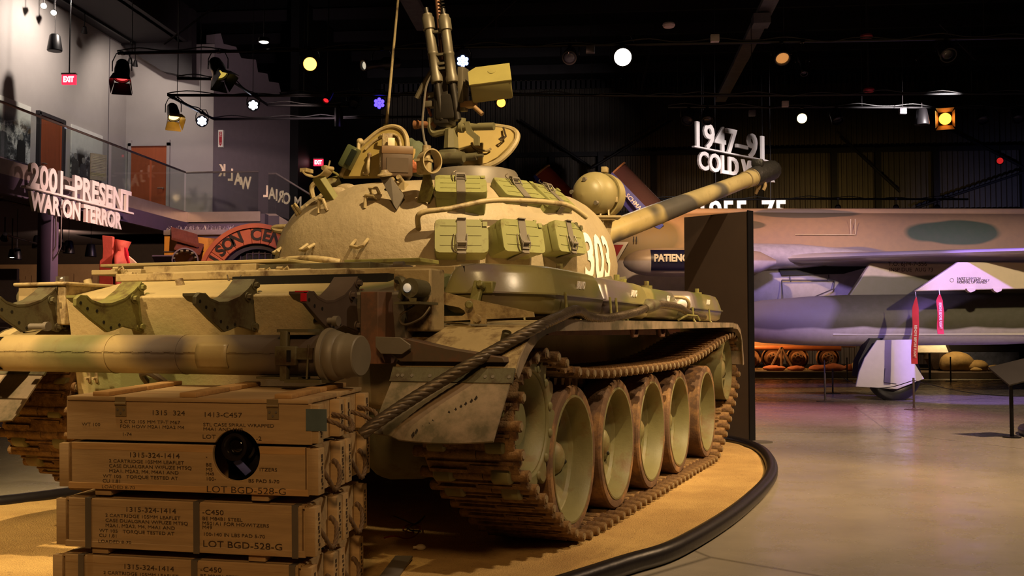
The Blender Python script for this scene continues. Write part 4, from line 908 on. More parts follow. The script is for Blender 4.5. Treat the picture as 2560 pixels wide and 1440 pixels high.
mb = MB(); mb.ext([(0, 0), (.07, 0), (.02, -.30), (-.04, -.36), (-.14, -.38), (-.06, -.3)], .02, bm_ @ T(.08, 0, -.03) @ XZ); mb.tube([bm_ @ V((-.02, 0, -.03)), bm_ @ V((.05, 0, -.3))], .01, 6); mb.tube([bm_ @ V((-.1, .05, -.03)), bm_ @ V((-.02, 0, -.32))], .012, 6); mb.build('lamp_stand', Mt['sandpaint'], SL)
mb = MB(); mb.tube(cr([tk(1490, 605, d=8.9), tk(1520, 612, d=8.95), tk(1522, 624, d=8.95), tk(1512, 628, d=8.9)], 4), .018, 8); mb.tube(cr([tk(1506, 632, d=8.9), tk(1518, 630, d=8.9), tk(1518, 640, d=8.9)], 4), .014, 8); TP('tow_hook', mb, Mt['sandpaint'])
mb = MB(); a = hit(1493, 700, .05)[0]; mb.box((0, 0, 0), (.13, .05, .04), m=axm(a, V((.2, -.6, .8)), V((1, .4, .35)))); TP('box_clip', mb, Mt['darkolive'])
mb = MB(); a = tk(1545, 704, y=2.3); mb.box((0, 0, 0), (.13, .05, .04), m=axm(a, V((.2, -.6, .8)), V((1, .4, .35)))); mb.build('box_clip', Mt['darkolive'], TANK)
# ---- left hatch, lid standing open
YH = 1.14
hp = [(852, 441), (858, 420), (870, 393), (888, 366), (905, 348), (925, 328), (945, 315), (964, 310), (983, 314), (998, 327), (1007, 346), (1011, 372), (1010, 400), (1006, 440)]
HL = bpy.data.objects.new('hatch_lid', None); COL.objects.link(HL); HL.parent = TANK; HL.empty_display_size = .1
hq = lambda u, v, dy=0: V((tk(u, v, y=YH).x, YH + dy + (tk(u, v, y=YH).z - 2.3) * .28, tk(u, v, y=YH).z))
def slabp(P, th):
    k = len(P); nn = (P[len(P) // 3] - P[0]).cross(P[2 * len(P) // 3] - P[0]).normalized(); nn = nn if nn.y > 0 else -nn; nn *= th; mb = MB()
    mb.add(P + [p + nn for p in P], [tuple(range(k)), tuple(range(2 * k - 1, k - 1, -1))] + [(i, (i + 1) % k, k + (i + 1) % k, k + i) for i in range(k)]); return mb
slabp([hq(u, v) for u, v in hp], .045).build('lid_plate', mk('hatch_paint', '#8f7c45', .5, var=.1), HL)
mb = MB(); mb.tube(cr([hq(u, v, -.0) for u, v in hp], 3), .017, 8); mb.build('lid_rim', Mt['sandpaint'], HL)
ip = [(905, 372), (922, 352), (945, 336), (966, 331), (983, 338), (992, 355), (996, 380), (995, 405)]
mb = MB(); mb.tube(cr([hq(u, v, -.008) for u, v in ip], 4), .010, 8); mb.build('lid_seal', Mt['sandpaint'], HL)
def bx(u, v, y, d, name, mat, ro=0, b=.01, par=None, tilt=0):
    a = tk(u, v, y=y); mb = MB(); mb.box((0, 0, 0), d, m=T(*a) @ rz(ro) @ M.Rotation(R(tilt), 4, 'Y'), b=b); return mb.build(name, mat, par or HL, smooth=40)
bx(874, 394, YH - .06, (.085, .11, .17), 'periscope_block', mk('periscope_green', '#4b5238', .25, var=.1), 10, .015, tilt=28)
bx(877, 394, YH - .13, (.045, .012, .12), 'periscope_glass', mk('dark_glass', '#22261f', .08), 10, .003, tilt=28)
mb = MB(); mb.tube([hq(897, 352, -.03), hq(896, 360, -.06), hq(899, 382, -.06)], .014, 8); mb.sph(hq(897, 354, -.05), .028, 10, 6); mb.build('lid_lever', Mt['sandpaint'], HL)
mb = MB(); mb.tube(cr([hq(920, 386, -.01), hq(926, 398, -.05), hq(926, 420, -.05), hq(922, 435, -.02), hq(912, 434, -.02)], 4), .012, 8); mb.sph(hq(920, 386, -.02), .018, 8, 5); mb.build('lid_handle', Mt['sandpaint'], HL)
bx(968, 352, YH - .05, (.075, .08, .09), 'vision_block', Mt['sandpaint'], 30, .006); bx(978, 356, YH - .1, (.05, .03, .06), 'vision_face', Mt['cream'], 30, .004)
mb = MB(); mb.tube([hq(940, 343, -.03), hq(950, 338, -.06), hq(967, 341, -.06)], .01, 6); mb.build('block_cover', Mt['sandpaint'], HL)
# bin hung in front of the lid
BN = bpy.data.objects.new('hatch_bin', None); COL.objects.link(BN); BN.parent = TANK; BN.empty_display_size = .1
a = tk(990, 408, y=.92); fbm = T(*a) @ rz(33)
mb = MB(); mb.box((0, 0, 0), (.21, .20, .21), m=fbm, b=.008, ); mb.build('bin_body', mk('bin_shade_brown', '#4c3a2a', .55, var=.12), BN)  # shade on the bin's front put into this darker brown
mb = MB(); mb.box((0, .0, .075), (.218, .208, .055), m=fbm, b=.006); mb.build('bin_lid', mk('bin_tan', '#6e5338', .5, var=.12), BN)
mb = MB(); mb.box((.0, -.1025, -.03), (.15, .005, .10), m=fbm); mb.build('bin_panel', mk('bin_dark', '#43321f', .55), BN)
mb = MB(); mb.box((-.106, .0, -.01), (.004, .16, .17), m=fbm); o = mb.build('bin_side', mk('bin_lit_lilac', '#8f8278', .5, var=.06), BN)  # light on the left side put in as a paler sheet
mb = MB(); mm_ = fbm @ T(-.1085, 0, 0) @ M.Rotation(-pi / 2, 4, 'Z') @ M.Rotation(pi / 2, 4, 'X')
for q in ([(-.02, .035), (-.035, .02), (-.02, .005), (-.035, -.01)], [(.0, .04), (.015, .02), (0, .0), (.015, -.02), (.0, -.03)], [(-.045, 0), (.03, .005)]): mb.tube([mm_ @ V((x, y, 0)) for x, y in q], .002, 5)
mb.build('white_scrawl', Mt['white'], BN)
# ---- roof ring, post and the second lid
mb = MB(); rc = tk(1185, 440, y=2.02); mb.lathe([(.001, .02), (.30, .02), (.33, .012), (.345, -.01), (.36, -.10), (.38, -.2)], V((rc.x, rc.y, 2.40)), (0, 0, 1), 40); mb.build('cupola_ring', Mt['greyg'], TANK)
YL = 2.2
lp = [(1098, 345), (1101, 333), (1112, 322), (1140, 312), (1180, 307), (1205, 305), (1236, 309), (1256, 316), (1266, 326), (1266, 345), (1255, 366), (1236, 390), (1212, 406), (1180, 412), (1150, 408), (1122, 396), (1106, 375)]
CL = bpy.data.objects.new('cupola_lid', None); COL.objects.link(CL); CL.parent = TANK; CL.empty_display_size = .1
lq = lambda u, v, dy=0: V((tk(u, v, y=YL).x, YL + dy + (tk(u, v, y=YL).z - 2.45) * .5, tk(u, v, y=YL).z))
slabp([lq(u, v) for u, v in lp], .03).build('lid_plate', mk('lid_cream', '#b09a62', .5, var=.06), CL)
mb = MB(); mb.tube(cr([lq(u, v, .02) for u, v in [(1205, 303), (1245, 309), (1266, 318), (1275, 332), (1272, 355), (1258, 380), (1235, 403), (1200, 418), (1165, 416)]], 3), .024, 8); mb.build('lid_rim', Mt['sandpaint'], CL)
for u, v in ((1152, 380), (1182, 382)): mb = MB(); mb.lathe([(.026, 0), (.03, .012), (.02, .016), (.016, .006), (.001, .01)], lq(u, v, 0), (0, -1, .4), 16); mb.build('lid_knob', Mt['sandpaint'], CL)
mb = MB(); mb.tube(cr([lq(1167, 354, -.02), lq(1176, 364, -.03), lq(1195, 373, -.03), lq(1212, 374, -.03), lq(1220, 368, -.03)], 4), .009, 8); mb.sph(lq(1167, 354, -.02), .013, 8, 5); mb.build('lid_latch', Mt['sandpaint'], CL)
mb = MB(); mb.tube([lq(1240, 310, -.03), lq(1254, 336, -.05), lq(1243, 349, -.05), lq(1238, 345, -.05), lq(1250, 335, -.06)], .008, 6); mb.build('lid_spring', Mt['wire'], CL)
# ---- anti-aircraft machine gun
MG = bpy.data.objects.new('machine_gun', None); COL.objects.link(MG); MG.parent = TANK; MG.empty_display_size = .1
YG = 1.85
g = lambda u, v, y=YG: tk(u, v, y=y)
gol = mk('mount_olive', '#6b6547', .5, var=.15); gmt = mk('gun_metal', '#5f5747', .45, .25, var=.15); gdk = mk('gun_dark', '#35302b', .4, .4, var=.15)
mb = MB(); a, b = g(1128, 372), g(1128, 325); mb.cyl(a, b, .062, .052, 8); mb.build('mount_post', gol, MG)
mb = MB(); mb.box(g(1128, 394), (.16, .16, .11), b=.02); mb.cyl(g(1095, 393, YG - .06), g(1160, 393, YG - .06), .04, n=14); mb.build('mount_base', Mt['darkolive'], MG)
mb = MB(); mb.cyl(g(1155, 394), g(1192, 391), .03, n=12); mb.cyl(g(1185, 391), g(1208, 389), .014, n=10); mb.build('traverse_lock', Mt['darkolive'], MG)
mb = MB()
mb.tube(cr([g(1078, 296), g(1077, 318), g(1085, 334), g(1105, 330), g(1135, 325), g(1152, 316), g(1156, 296)], 4), .03, 8); mb.build('cradle_fork', gol, MG)
mb = MB(); mb.ext([(-.02, .06), (.02, .06), (.05, -.02), (.1, -.06), (.1, -.13), (.06, -.13), (.06, -.08), (0, -.03)], .03, T(*g(1170, 325)) @ XZ); mb.build('cradle_arm', gol, MG)
mb = MB(); mb.cyl(g(1042, 312), g(1088, 312), .03, .026, 12); mb.lathe([(.001, -.02), (.036, -.02), (.036, .012), (.026, .02)], g(1042, 312), (1, 0, 0), 12); mb.build('elevation_grip', mk('grip_brown', '#7a5236', .6), MG)
mb = MB(); mb.cyl(g(1155, 318), g(1235, 316), .03, n=12); mb.cyl(g(1150, 318), g(1158, 318), .045, n=12); mb.build('traverse_grip', gol, MG)
for (u0, v0), (u1, v1) in (((1093, 205), (1068, 40)), ((1131, 205), (1110, 42))):
    A = g(u0, v0, YG - .06); B = g(u1, v1, YG - .06); d = (B - A); Ln = d.length
    mb = MB(); mb.lathe([(.02, -.01), (.048, -.005), (.05, .03), (.042, .06), (.04, Ln * .4), (.043, Ln * .41), (.043, Ln * .44), (.039, Ln * .45), (.039, Ln * .78), (.05, Ln * .79), (.05, Ln * .96), (.042, Ln * .98), (.04, Ln * 1.02), (.02, Ln * 1.03)], A, d, 24); mb.build('recoil_tube', gmt, MG)
    mb = MB(); mb.lathe([(.012, Ln * 1.02), (.018, Ln * 1.02), (.018, Ln * 1.12), (.012, Ln * 1.12)], A, d, 16); mb.build('tube_tip', gdk, MG)
    C = g(u0 + (13 if u0 < 1100 else 14), 300, YG - .04); mb = MB(); mb.cyl(A, C, .027, n=14); mb.build('recoil_rod', gdk, MG)
for v in (80, 137, 160, 172): mb = MB(); a = g(1090 + (v - 80) * .12, v, YG - .07); mb.box(a, (.1, .03, .018)); mb.build('tube_tie', gmt, MG)
mb = MB(); mb.cyl(g(1118, 290, YG + .05), g(1088, -60, YG + .05), .022, .02, 16); mb.build('gun_barrel', mk('barrel_brown', '#6d4a35', .4, .3), MG)
mb = MB(); pts = [g(1118 + (1104 - 1118) * k / 120 - 2 * 0, 140 - 150 * k / 120, YG + .02) + V((.014 * cos(k * .9), .014 * sin(k * .9), 0)) for k in range(121)]; mb.tube(pts, .005, 5); mb.build('recoil_spring', gdk, MG)
mb = MB(); mb.box(g(1112, 235, YG + .02), (.13, .16, .5), b=.015); mb.box(g(1120, 270, YG), (.17, .14, .2), b=.02); mb.build('receiver', gdk, MG)
mb = MB()
for u, v, s in ((1075, 262, .05), (1082, 240, .045), (1150, 255, .05), (1158, 272, .04), (1105, 282, .045), (1130, 278, .05)): mb.box(g(u, v), (s * 1.5, s * 1.6, s), b=.008).piece()
mb.builds('receiver_block', gmt, MG)
mb = MB(); mb.tube(cr([g(1042, 246), g(1052, 225), g(1066, 200), (g(1080, 178))], 4), [.022] * 13, 8); mb.build('charging_lever', gmt, MG)
mb = MB(); mb.tube(cr([g(1078, 190, YG - .08), g(1066, 215, YG - .08), g(1060, 260, YG - .08), g(1056, 310, YG - .08), g(1060, 345, YG - .08), g(1066, 375, YG - .08)], 4), .009, 6); mb.cyl(g(1063, 355, YG - .08), g(1067, 377, YG - .08), .014, n=10); mb.build('hanging_cable', Mt['greyg'], MG)
mb = MB(); mb.tube(cr([g(1066, 222), g(1066, 250), g(1070, 270), g(1078, 292)], 4), .012, 6); mb.build('leather_strap', mk('leather', '#7c4a30', .6), MG)
# cartridge box
bm2 = T(*g(1227, 211, YG)) @ rz(20) @ M.Rotation(R(-7), 4, 'Y') @ M.Rotation(R(-40), 4, 'X')
mb = MB(); mb.box((0, 0, 0), (.315, .17, .21), m=bm2, b=.016); cb = mb.build('cartridge_box', mk('cartridge_olive', '#736b3f', .5, var=.08), MG)
mb = MB(); mb.ext([(-.162, -.105), (.162, -.105), (.162, .108), (-.10, .108), (-.162, .06)], .012, bm2 @ T(0, -.085) @ XZ); mb.build('box_lid', mk('cartridge_lid', '#8d8349', .5, var=.1), MG)
mb = MB(); mb.cyl(bm2 @ V((.02, -.096, .03)), bm2 @ V((.02, -.101, .03)), .03, n=20); mb.build('lid_boss', mk('lid_boss', '#8a8048', .5), MG)
mb = MB(); mb.box((-.08, -.06, .11), (.05, .03, .02), m=bm2); mb.tube([bm2 @ V((-.08, -.06, .115)), bm2 @ V((.06, -.06, .118)), bm2 @ V((.15, -.06, .112))], .006, 6); mb.build('box_hinge', gdk, MG)
mb = MB(); mb.box(g(1158, 215, YG), (.05, .12, .28), b=.01); mb.box(g(1150, 210, YG), (.12, .06, .04)); mb.build('box_carrier', gmt, MG)
mb = MB(); mb.cyl(g(1186, 268, YG - .05), g(1206, 286, YG - .05), .018, n=10); mb.box(g(1172, 262, YG), (.12, .08, .05), b=.01); mb.build('trigger_handle', mk('handle_tan', '#8e6f4c', .5), MG)
# ---- whip antenna
mb = MB(); mb.tube([tk(966, 312, y=2.3), tk(975, 220, y=2.3), tk(985, 110, y=2.3), tk(996, -10, y=2.3)], [.014, .012, .011, .01], 8); mb.build('whip_antenna', Mt['sandpaint'], TANK)
mb = MB(); mb.cyl(V((tk(966, 312, y=2.3).x, 2.3, 2.3)), tk(966, 312, y=2.3), .03, n=10); mb.build('antenna_base', Mt['olive'], TANK)
# canvas bundle behind the bin
CB = thing('canvas_bundle', 'green canvas bundle with tan straps tucked behind the open hatch lid', 'bundle', TANK_LOC, TANK_ROT)
mb = MB(); P = [tk(1022, 360, y=1.35), tk(1035, 372, y=1.33), tk(1048, 400, y=1.3), tk(1052, 432, y=1.28)]; mb.tube(cr(P, 4), [.05] * 4 + [.075] * 4 + [.09] * 4 + [.08], 12); mb.build('canvas', mk('canvas_green', '#4f5540', .8, bump=.4, bscale=12), CB, smooth=70)
mb = MB(); mb.box(tk(1032, 398, y=1.22), (.035, .02, .15), b=.004); mb.build('strap', mk('strap_tan', '#a98d58', .6), CB)
mb = MB(); mb.sph(tk(1034, 416, y=1.16), .075, 16, 10, (1.1, .6, .62)); mb.build('pouch', mk('pouch_orange', '#b56a4a', .55, var=.2, bump=.5, bscale=25), CB)

# ================================================================ wooden ammunition crates
def woodm(name, a, var=.12):
    t = NT(name); p = t.obj(); f = t.noise(3, 6, .6, t.map(p, (1.2, 14, 14)))
    c = t.ramp(f, [(.3, sh(L(a), .82)), (.7, sh(L(a), 1.12))])
    k = t.ramp(t.noise(2.2, 5, .65, t.map(p, (1, 3, 3), loc=(3, 1, 2))), [(.62, GR(0)), (.74, GR(.6))])
    c = t.mix(k, c, L('#8f5a30')); t.l(c, t.b.inputs['Base Color']); t.b.inputs['Roughness'].default_value = .75; t.bump(f, .15, .01); return t.m
Mt['crate'] = woodm('crate_wood', '#a68a63'); Mt['crate_b'] = woodm('crate_wood_b', '#ab9068'); Mt['raw'] = woodm('raw_wood', '#b08a58')
Mt['ink'] = mk('stencil_ink', '#3a2a1c', .8, var=.25, scale=40); Mt['band'] = mk('steel_band', '#7d756c', .4, .6, var=.08); Mt['rope'] = mk('hemp_rope', '#5f4a34', .9, var=.25, scale=30)
Mt['bluepatch'] = mk('blue_paint', '#4d5c60', .7, var=.15, scale=14)
CA = R(-7.5); CP = 2.0; CX = V((cos(CA), sin(CA), 0)); CY = V((-sin(CA), cos(CA), 0)); C0 = V((-2.275, 4.292, 0)); LC, DC = 1.115, .285
SM = T(C0.x, C0.y, .047) @ rz(-7.5) @ M.Rotation(R(CP), 4, 'X'); SI = SM.inverted()     # the stack leans a little towards the visitor
def cpx(u, v):
    """point of the crates' front plane under a photograph pixel, as (along, up)"""
    o = SI @ _W[0]; r = SI @ wd(u, v, d=1) - o; p = o - r * (o.y / r.y); return p.x, p.z + .047
def line(mb, s, u0, u1, v, hpx, y=-.0015, x0=0, z0=0):
    xa, z = cpx(u0, v); xb, zb = cpx(u1, v); h = hpx * 4.36 / FPX
    q = MB(); q.text(s, h / .70, M.Identity(4), 0, 'LEFT', bold=0); w_ = max(p.x for p in q.v) - min(p.x for p in q.v)
    m = T(xa - x0, y, z - z0) @ M.Rotation(pi / 2, 4, 'X') @ M.Diagonal((min(1.35, (xb - xa) / w_), 1, 1, 1)); mb.add(q.v, q.f, m); mb.piece()
def rope(p0, p1, sag, out, r=.009):
    pts = cr([p0, p0 + V((out * .7, 0, -sag * .35)), p0.lerp(p1, .5) + V((out, 0, -sag)), p1 + V((out * .7, 0, -sag * .35)), p1], 6)
    return strands(pts, r * .55, r * .62, .07, 3, 6)
HC = (.76, .695, .104)      # the hole: along, up, radius
def circ(z0, a0, a1, n=24): return [(HC[0] + HC[2] * cos(R(a0 + (a1 - a0) * i / n)), HC[1] - z0 + HC[2] * sin(R(a0 + (a1 - a0) * i / n))) for i in range(n + 1)]
random.seed(11)
def crate(off, row, z0, h, label, hinged=False, bands=False, hole=0, col=0, ropes='out'):
    p = C0 + CX * off + CY * (row * (DC + .012)); t = thing('ammunition_crate', label, 'crate', (p.x, p.y, z0), -7.5, 'wooden ammunition crates in the stack')
    t.matrix_basis = SM @ T(off, row * (DC + .012), z0 - .047)
    mt = Mt['crate'] if not col else Mt['crate_b']; th = .018; F_ = MB(); L_ = LC - .03
    x0, x1 = (.02, L_ - .015) if not hinged else (0.0, L_ + .015)
    fr = [(x0, 0), (x1, 0), (x1, h), (x0, h)]
    if hole == 1: fr = [(x0, 0)] + circ(z0 - 0, 180 + 28, -28)[::1] + [(x1, 0), (x1, h), (x0, h)]; fr = [(x0, 0)] + [(a - off, b) for a, b in circ(z0, 180 + math.degrees(math.asin((HC[1] - z0) / HC[2])), -math.degrees(math.asin((HC[1] - z0) / HC[2])))] + [(x1, 0), (x1, h), (x0, h)]
    if hole == 2: k = math.degrees(math.asin((z0 + h - HC[1]) / HC[2])); fr = [(x0, 0), (x1, 0), (x1, h)] + [(a - off, b) for a, b in circ(z0, k, -180 - k)] + [(x0, h)]
    F_.ext(fr, th, T(0, th, 0) @ XZ); F_.build('front_board', mt, t, bevel=.002, smooth=30)
    B = MB(); B.box((L_ / 2, DC - th / 2, h / 2), (L_, th, h - .004)); B.build('back_board', mt, t)
    if hole != 1: B = MB(); B.box((L_ / 2, DC / 2, .008), (L_ - .02, DC - .04, .014)); B.build('bottom_board', mt, t)
    for x in (.012, L_ - .012): B = MB(); B.box((x, DC / 2, h / 2), (.022, DC - 2 * th, h - .006)); B.build('end_board', Mt['crate_b'], t)
    if not hinged:
        B = MB(); a_ = .0035
        if hole == 2:
            B.box(((HC[0] - .104 - off) / 2 + .01, a_, h - .016), (HC[0] - .104 - off - .02, .008, .028)); B.piece(); B.box(((HC[0] + .104 - off + x1) / 2, a_, h - .016), (x1 - HC[0] - .104 + off, .008, .028)); B.piece()
        else: B.box(((x0 + x1) / 2, a_, h - .018), (x1 - x0, .008, .03)); B.piece()
        B.box(((x0 + x1) / 2, a_, .013), (x1 - x0 + .03, .0125, .026)); B.piece(); B.builds('rail', Mt['raw'] if hole == 2 else mt, t, bevel=.0015)
        for x in (x0 - .035, x1 + .035): B = MB(); B.box((x, .012, h / 2), (.045, .03, h - .012), b=.002); B.build('end_block', mt, t)
        if hole != 2: B = MB(); B.box((L_ / 2, DC / 2, h - .006), (L_ - .01, DC - .01, .012)); B.build('lid', mt, t)
        for x in (.16, .87): B = MB(); B.box((x, DC / 2, -.014), (.075, DC - .02, .026), b=.003); B.build('cleat', mt, t)
    else:
        B = MB(); B.box((L_ / 2 + .005, DC / 2 - .0, h + .009), (L_ + .0, DC + .012, .018), b=.002); B.build('lid', mt, t)
        for u in (.16, .56, .98): B = MB(); B.box((u, DC / 2 + .002, h + .028), (.075, DC + .005, .02), b=.004); B.build('batten', Mt['raw'], t)
        if row == 0:
            for u in (303, 683):
                xx = cpx(u, 1020)[0] - off; B = MB(); B.box((xx, -.002, h - .038), (.05, .003, .05)); B.box((xx, -.004, h + .006), (.05, .006, .022)); B.cyl((xx - .025, -.005, h - .010), (xx + .025, -.005, h - .010), .006, n=8)
                hg = B.build('hinge', mk('hinge_brass', '#8d7a58', .5, .4, var=.1), t); Q = MB()
                for dx, dz in ((-.014, -.035), (.014, -.035), (0, -.05)): Q.cyl((xx + dx, -.003, h + dz), (xx + dx, -.006, h + dz), .005, n=8); Q.piece()
                Q.builds('screw', Mt['greyg'], hg)
            B = MB(); xa, za = cpx(765, 1022); xb, zb = cpx(817, 1078); B.box(((xa + xb) / 2 - off, -.001, (za + zb) / 2 - z0), (xb - xa, .003, za - zb)); B.build('blue_patch', Mt['bluepatch'], t, label='faded blue painted square')
    for y in (.03, DC - .035):
        B = MB(); B.box((L_ + .022, y, h / 2 - .0), (.045, .052, h - .01), b=.003); o = B.build('end_cleat', Mt['crate_b'], t)
        Q = MB()
        for k in range(9): Q.box((L_ + .0455, y + .004 * sin(k * 2.3), .03 + k * (h - .05) / 9), (.001, .014, .007 + .004 * (k % 3)))
        Q.build('stencil_marks', Mt['ink'], o)
    a_, b_ = V((L_ + .01, .065, h * .62)), V((L_ + .01, DC - .07, h * .62)); rope(a_, b_, .06 if ropes == 'out' else .12, .12 if ropes == 'out' else .05).build('rope_handle', Mt['rope'], t, smooth=60)
    if bands and row == 0:
        for u in bands:
            xx = cpx(u, 1300)[0] - off; B = MB(); B.box((xx, -.0105, h / 2), (.026, .003, h + .004)); B.box((xx, DC / 2, h + .001), (.026, DC + .02, .003)); B.build('steel_band', Mt['band'], t)
    return t
zz = lambda v: cpx(205, v)[1]
cz = [(.049, zz(1386) - .049), (zz(1367), zz(1244) - zz(1367)), (zz(1221), zz(1105) - zz(1221)), (zz(1098.5), zz(1001) - zz(1098.5))]; hcx = cpx(590, 1138); HC = (hcx[0], hcx[1], .104)
lb = ['bottom front crate with grey steel bands, half out of the picture', 'front crate third from the top with three grey steel bands round it', 'second front crate from the top with the lower half of a round hole', 'topmost front crate with a blue painted square and the upper half of a round hole']
t4 = crate(-.018, 0, *cz[0], lb[0], bands=(206, 488, 732), ropes='down'); t3 = crate(0, 0, *cz[1], lb[1], bands=(224, 494, 740), ropes='down'); t2 = crate(.015, 0, *cz[2], lb[2], hole=2, ropes='down'); t1 = crate(.012, 0, *cz[3], lb[3], hinged=True, hole=1)
lb2 = ['bottom crate of the rear row behind the front crates', 'crate of the rear row, second from the sand', 'crate of the rear row with rope handle hanging low, second from the top', 'topmost crate of the rear row with pale battens, nearest the tank']
for i in range(4): crate((-.018, 0, .015, .012)[i], 1, *cz[i], lb2[i], hinged=(i == 3), col=1, ropes='out' if i == 3 else 'down')
def stencil(t, off, z0, du, dv, frag=False):
    mb = MB(); a = lambda s, u0, u1, v, h: line(mb, s, u0 + du, u1 + du, v + dv, h, -.0030, off, z0)
    a('1315-324-1414', 313, 479, 1278, 12)
    for s, u0, u1, v in (('2 CARTRIDGE 105MM LEAFLET', 264, 480, 1291), ('CASE DUALGRAN W/FUZE MTSQ', 264, 481, 1303.5), ('M2A1, M2A2, M4, M4A1 AND', 264, 475, 1316), ('WT 105   TORQUE TESTED AT', 249, 463, 1329), ('CU 1.81', 248, 304, 1341), ('LOADED 8-70', 246, 340, 1356)): a(s, u0, u1, v, 8)
    if not frag:
        a('-C450', 506, 570, 1285, 12)
        for s, u0, u1, v in (('BE M84B1 STEEL', 506, 630, 1299), ('M501A1 FOR HOWITZERS', 506, 686, 1311), ('M49', 506, 530, 1321), ('100-140 IN LBS PAD 5-70', 508, 712, 1338)): a(s, u0, u1, v, 8)
    else:
        for s, u0, u1, v in (('-', 506, 516, 1281), ('BE', 506, 520, 1301), ('M5', 506, 522, 1313), ('M49', 506, 526, 1324), ('100-', 506, 530, 1336), ('ITZERS', 640, 692, 1313), ('BS PAD 5-70', 612, 716, 1341)): a(s, u0, u1, v, 8)
    a('LOT BGD-528-G', 507, 704, 1366, 16); mb.builds('stencil_line', Mt['ink'], t, smooth=0)
stencil(t3, 0, cz[1][0], 0, 0); stencil(t4, -.018, cz[0][0], -5, 143); stencil(t2, .015, cz[2][0], 9, -136, True)
mb = MB(); a = lambda s, u0, u1, v, h: line(mb, s, u0, u1, v, h, -.0016, .012, cz[3][0])
a('1315  324', 378, 470, 1037, 12); a('1413-C457', 508, 616, 1042, 12)
for q in (('2 CTG 105 MM TP-T M67', 300, 467, 1057), ('FOR HOW M2A1 M2A2 M4', 300, 460, 1069), ('WT 100', 205, 253, 1064), ('1-74', 305, 331, 1089), ('STL CASE SPIRAL WRAPPED', 508, 699, 1065), ('M4A1 AND M49', 508, 606, 1076)): a(*q, 8)
a('LOT', 506, 540, 1096, 10); a('-2', 640, 668, 1101, 10); mb.builds('stencil_line', Mt['ink'], t1, smooth=0)
# projector looking out of the hole
pp = SM @ V((HC[0] - .012, .12, HC[1] - .047 - .143)); PJ = thing('projector', 'small black projector lens with blue tape inside the crate hole', 'projector', pp, -7.5)
mb = MB(); mb.box((0, .02, .01), (.2, .14, .02)); mb.box((0, .03, .09), (.16, .1, .15), b=.01); mb.build('projector_body', Mt['blackm'], PJ)
lz = .735 - .552 + .0
mb = MB(); mb.lathe([(.045, 0), (.058, .0), (.06, .02), (.06, .05), (.052, .055), (.052, .10), (.056, .105), (.056, .12), (.044, .122), (.036, .112), (.034, .09)], (0, .0, lz - .02), (0, -1, .06), 32); mb.build('lens_barrel', mk('lens_black', '#1a1514', .3, var=.1), PJ)
mb = MB(); mb.sph((0, -.088, lz - .015), .035, 20, 10, (1, .45, 1)); mb.build('lens_glass', mk('lens_dark', '#120c0b', .03, coat=1), PJ)
mb = MB(); mb.lathe([(.075, 0), (.085, .0), (.085, .02), (.075, .02)], (0, -.01, lz - .05), (0, -1, 0), 30, loop=True); mb.build('lens_ring', Mt['blackm'], PJ)
mb = MB(); mb.box((0, 0, 0), (.032, .006, .075), m=T(.02, -.085, lz - .095) @ M.Rotation(R(-38), 4, 'Y') @ M.Rotation(R(20), 4, 'X'), b=.002); mb.build('blue_tape', mk('tape_blue', '#5a62b0', .5, var=.1), PJ, label='blue tape tab')
# loose wires and scraps on the sand
for i, (cl, nm, pts) in enumerate((('#7a1818', 'red', [(960, 1345), (985, 1340), (1015, 1346), (1040, 1338), (1050, 1318), (1020, 1312), (1008, 1326), (1035, 1332)]), ('#23324f', 'blue', [(985, 1290), (1010, 1300), (1040, 1310), (1062, 1290), (1052, 1300), (1020, 1322), (1052, 1328)]))):
    mb = MB(); mb.tube(cr([wd(u, v, z=.06 + .012 * (k % 2)) for k, (u, v) in enumerate(pts)], 4), .004, 6); o = mb.build('loose_wire', mk('wire_' + nm, cl, .4), None); tag(o, nm + ' loose wire lying on the sand in front of the right track', 'wire')
a = wd(1052, 1368, z=.055); mb = MB(); mb.sph((0, 0, 0), .022, 12, 7, (1.3, .9, .8)); mb.cyl((-.04, -.01, 0), (-.01, 0, 0), .008); o = mb.build('wire_cap', Mt['cream'], None, loc=a); tag(o, 'small pale cap beside the loose wires on the sand', 'cap')
mb = MB(); a, b = wd(1010, 1392, z=.058), wd(960, 1460, z=.058); mb.box((0, 0, 0), ((a - b).length, .09, .014), m=axm((a + b) / 2, (0, 0, 1), a - b), b=.003); o = mb.build('flat_bar', Mt['greyg'], None); tag(o, 'dusty flat cover strip lying on the sand right of the crates', 'strip')

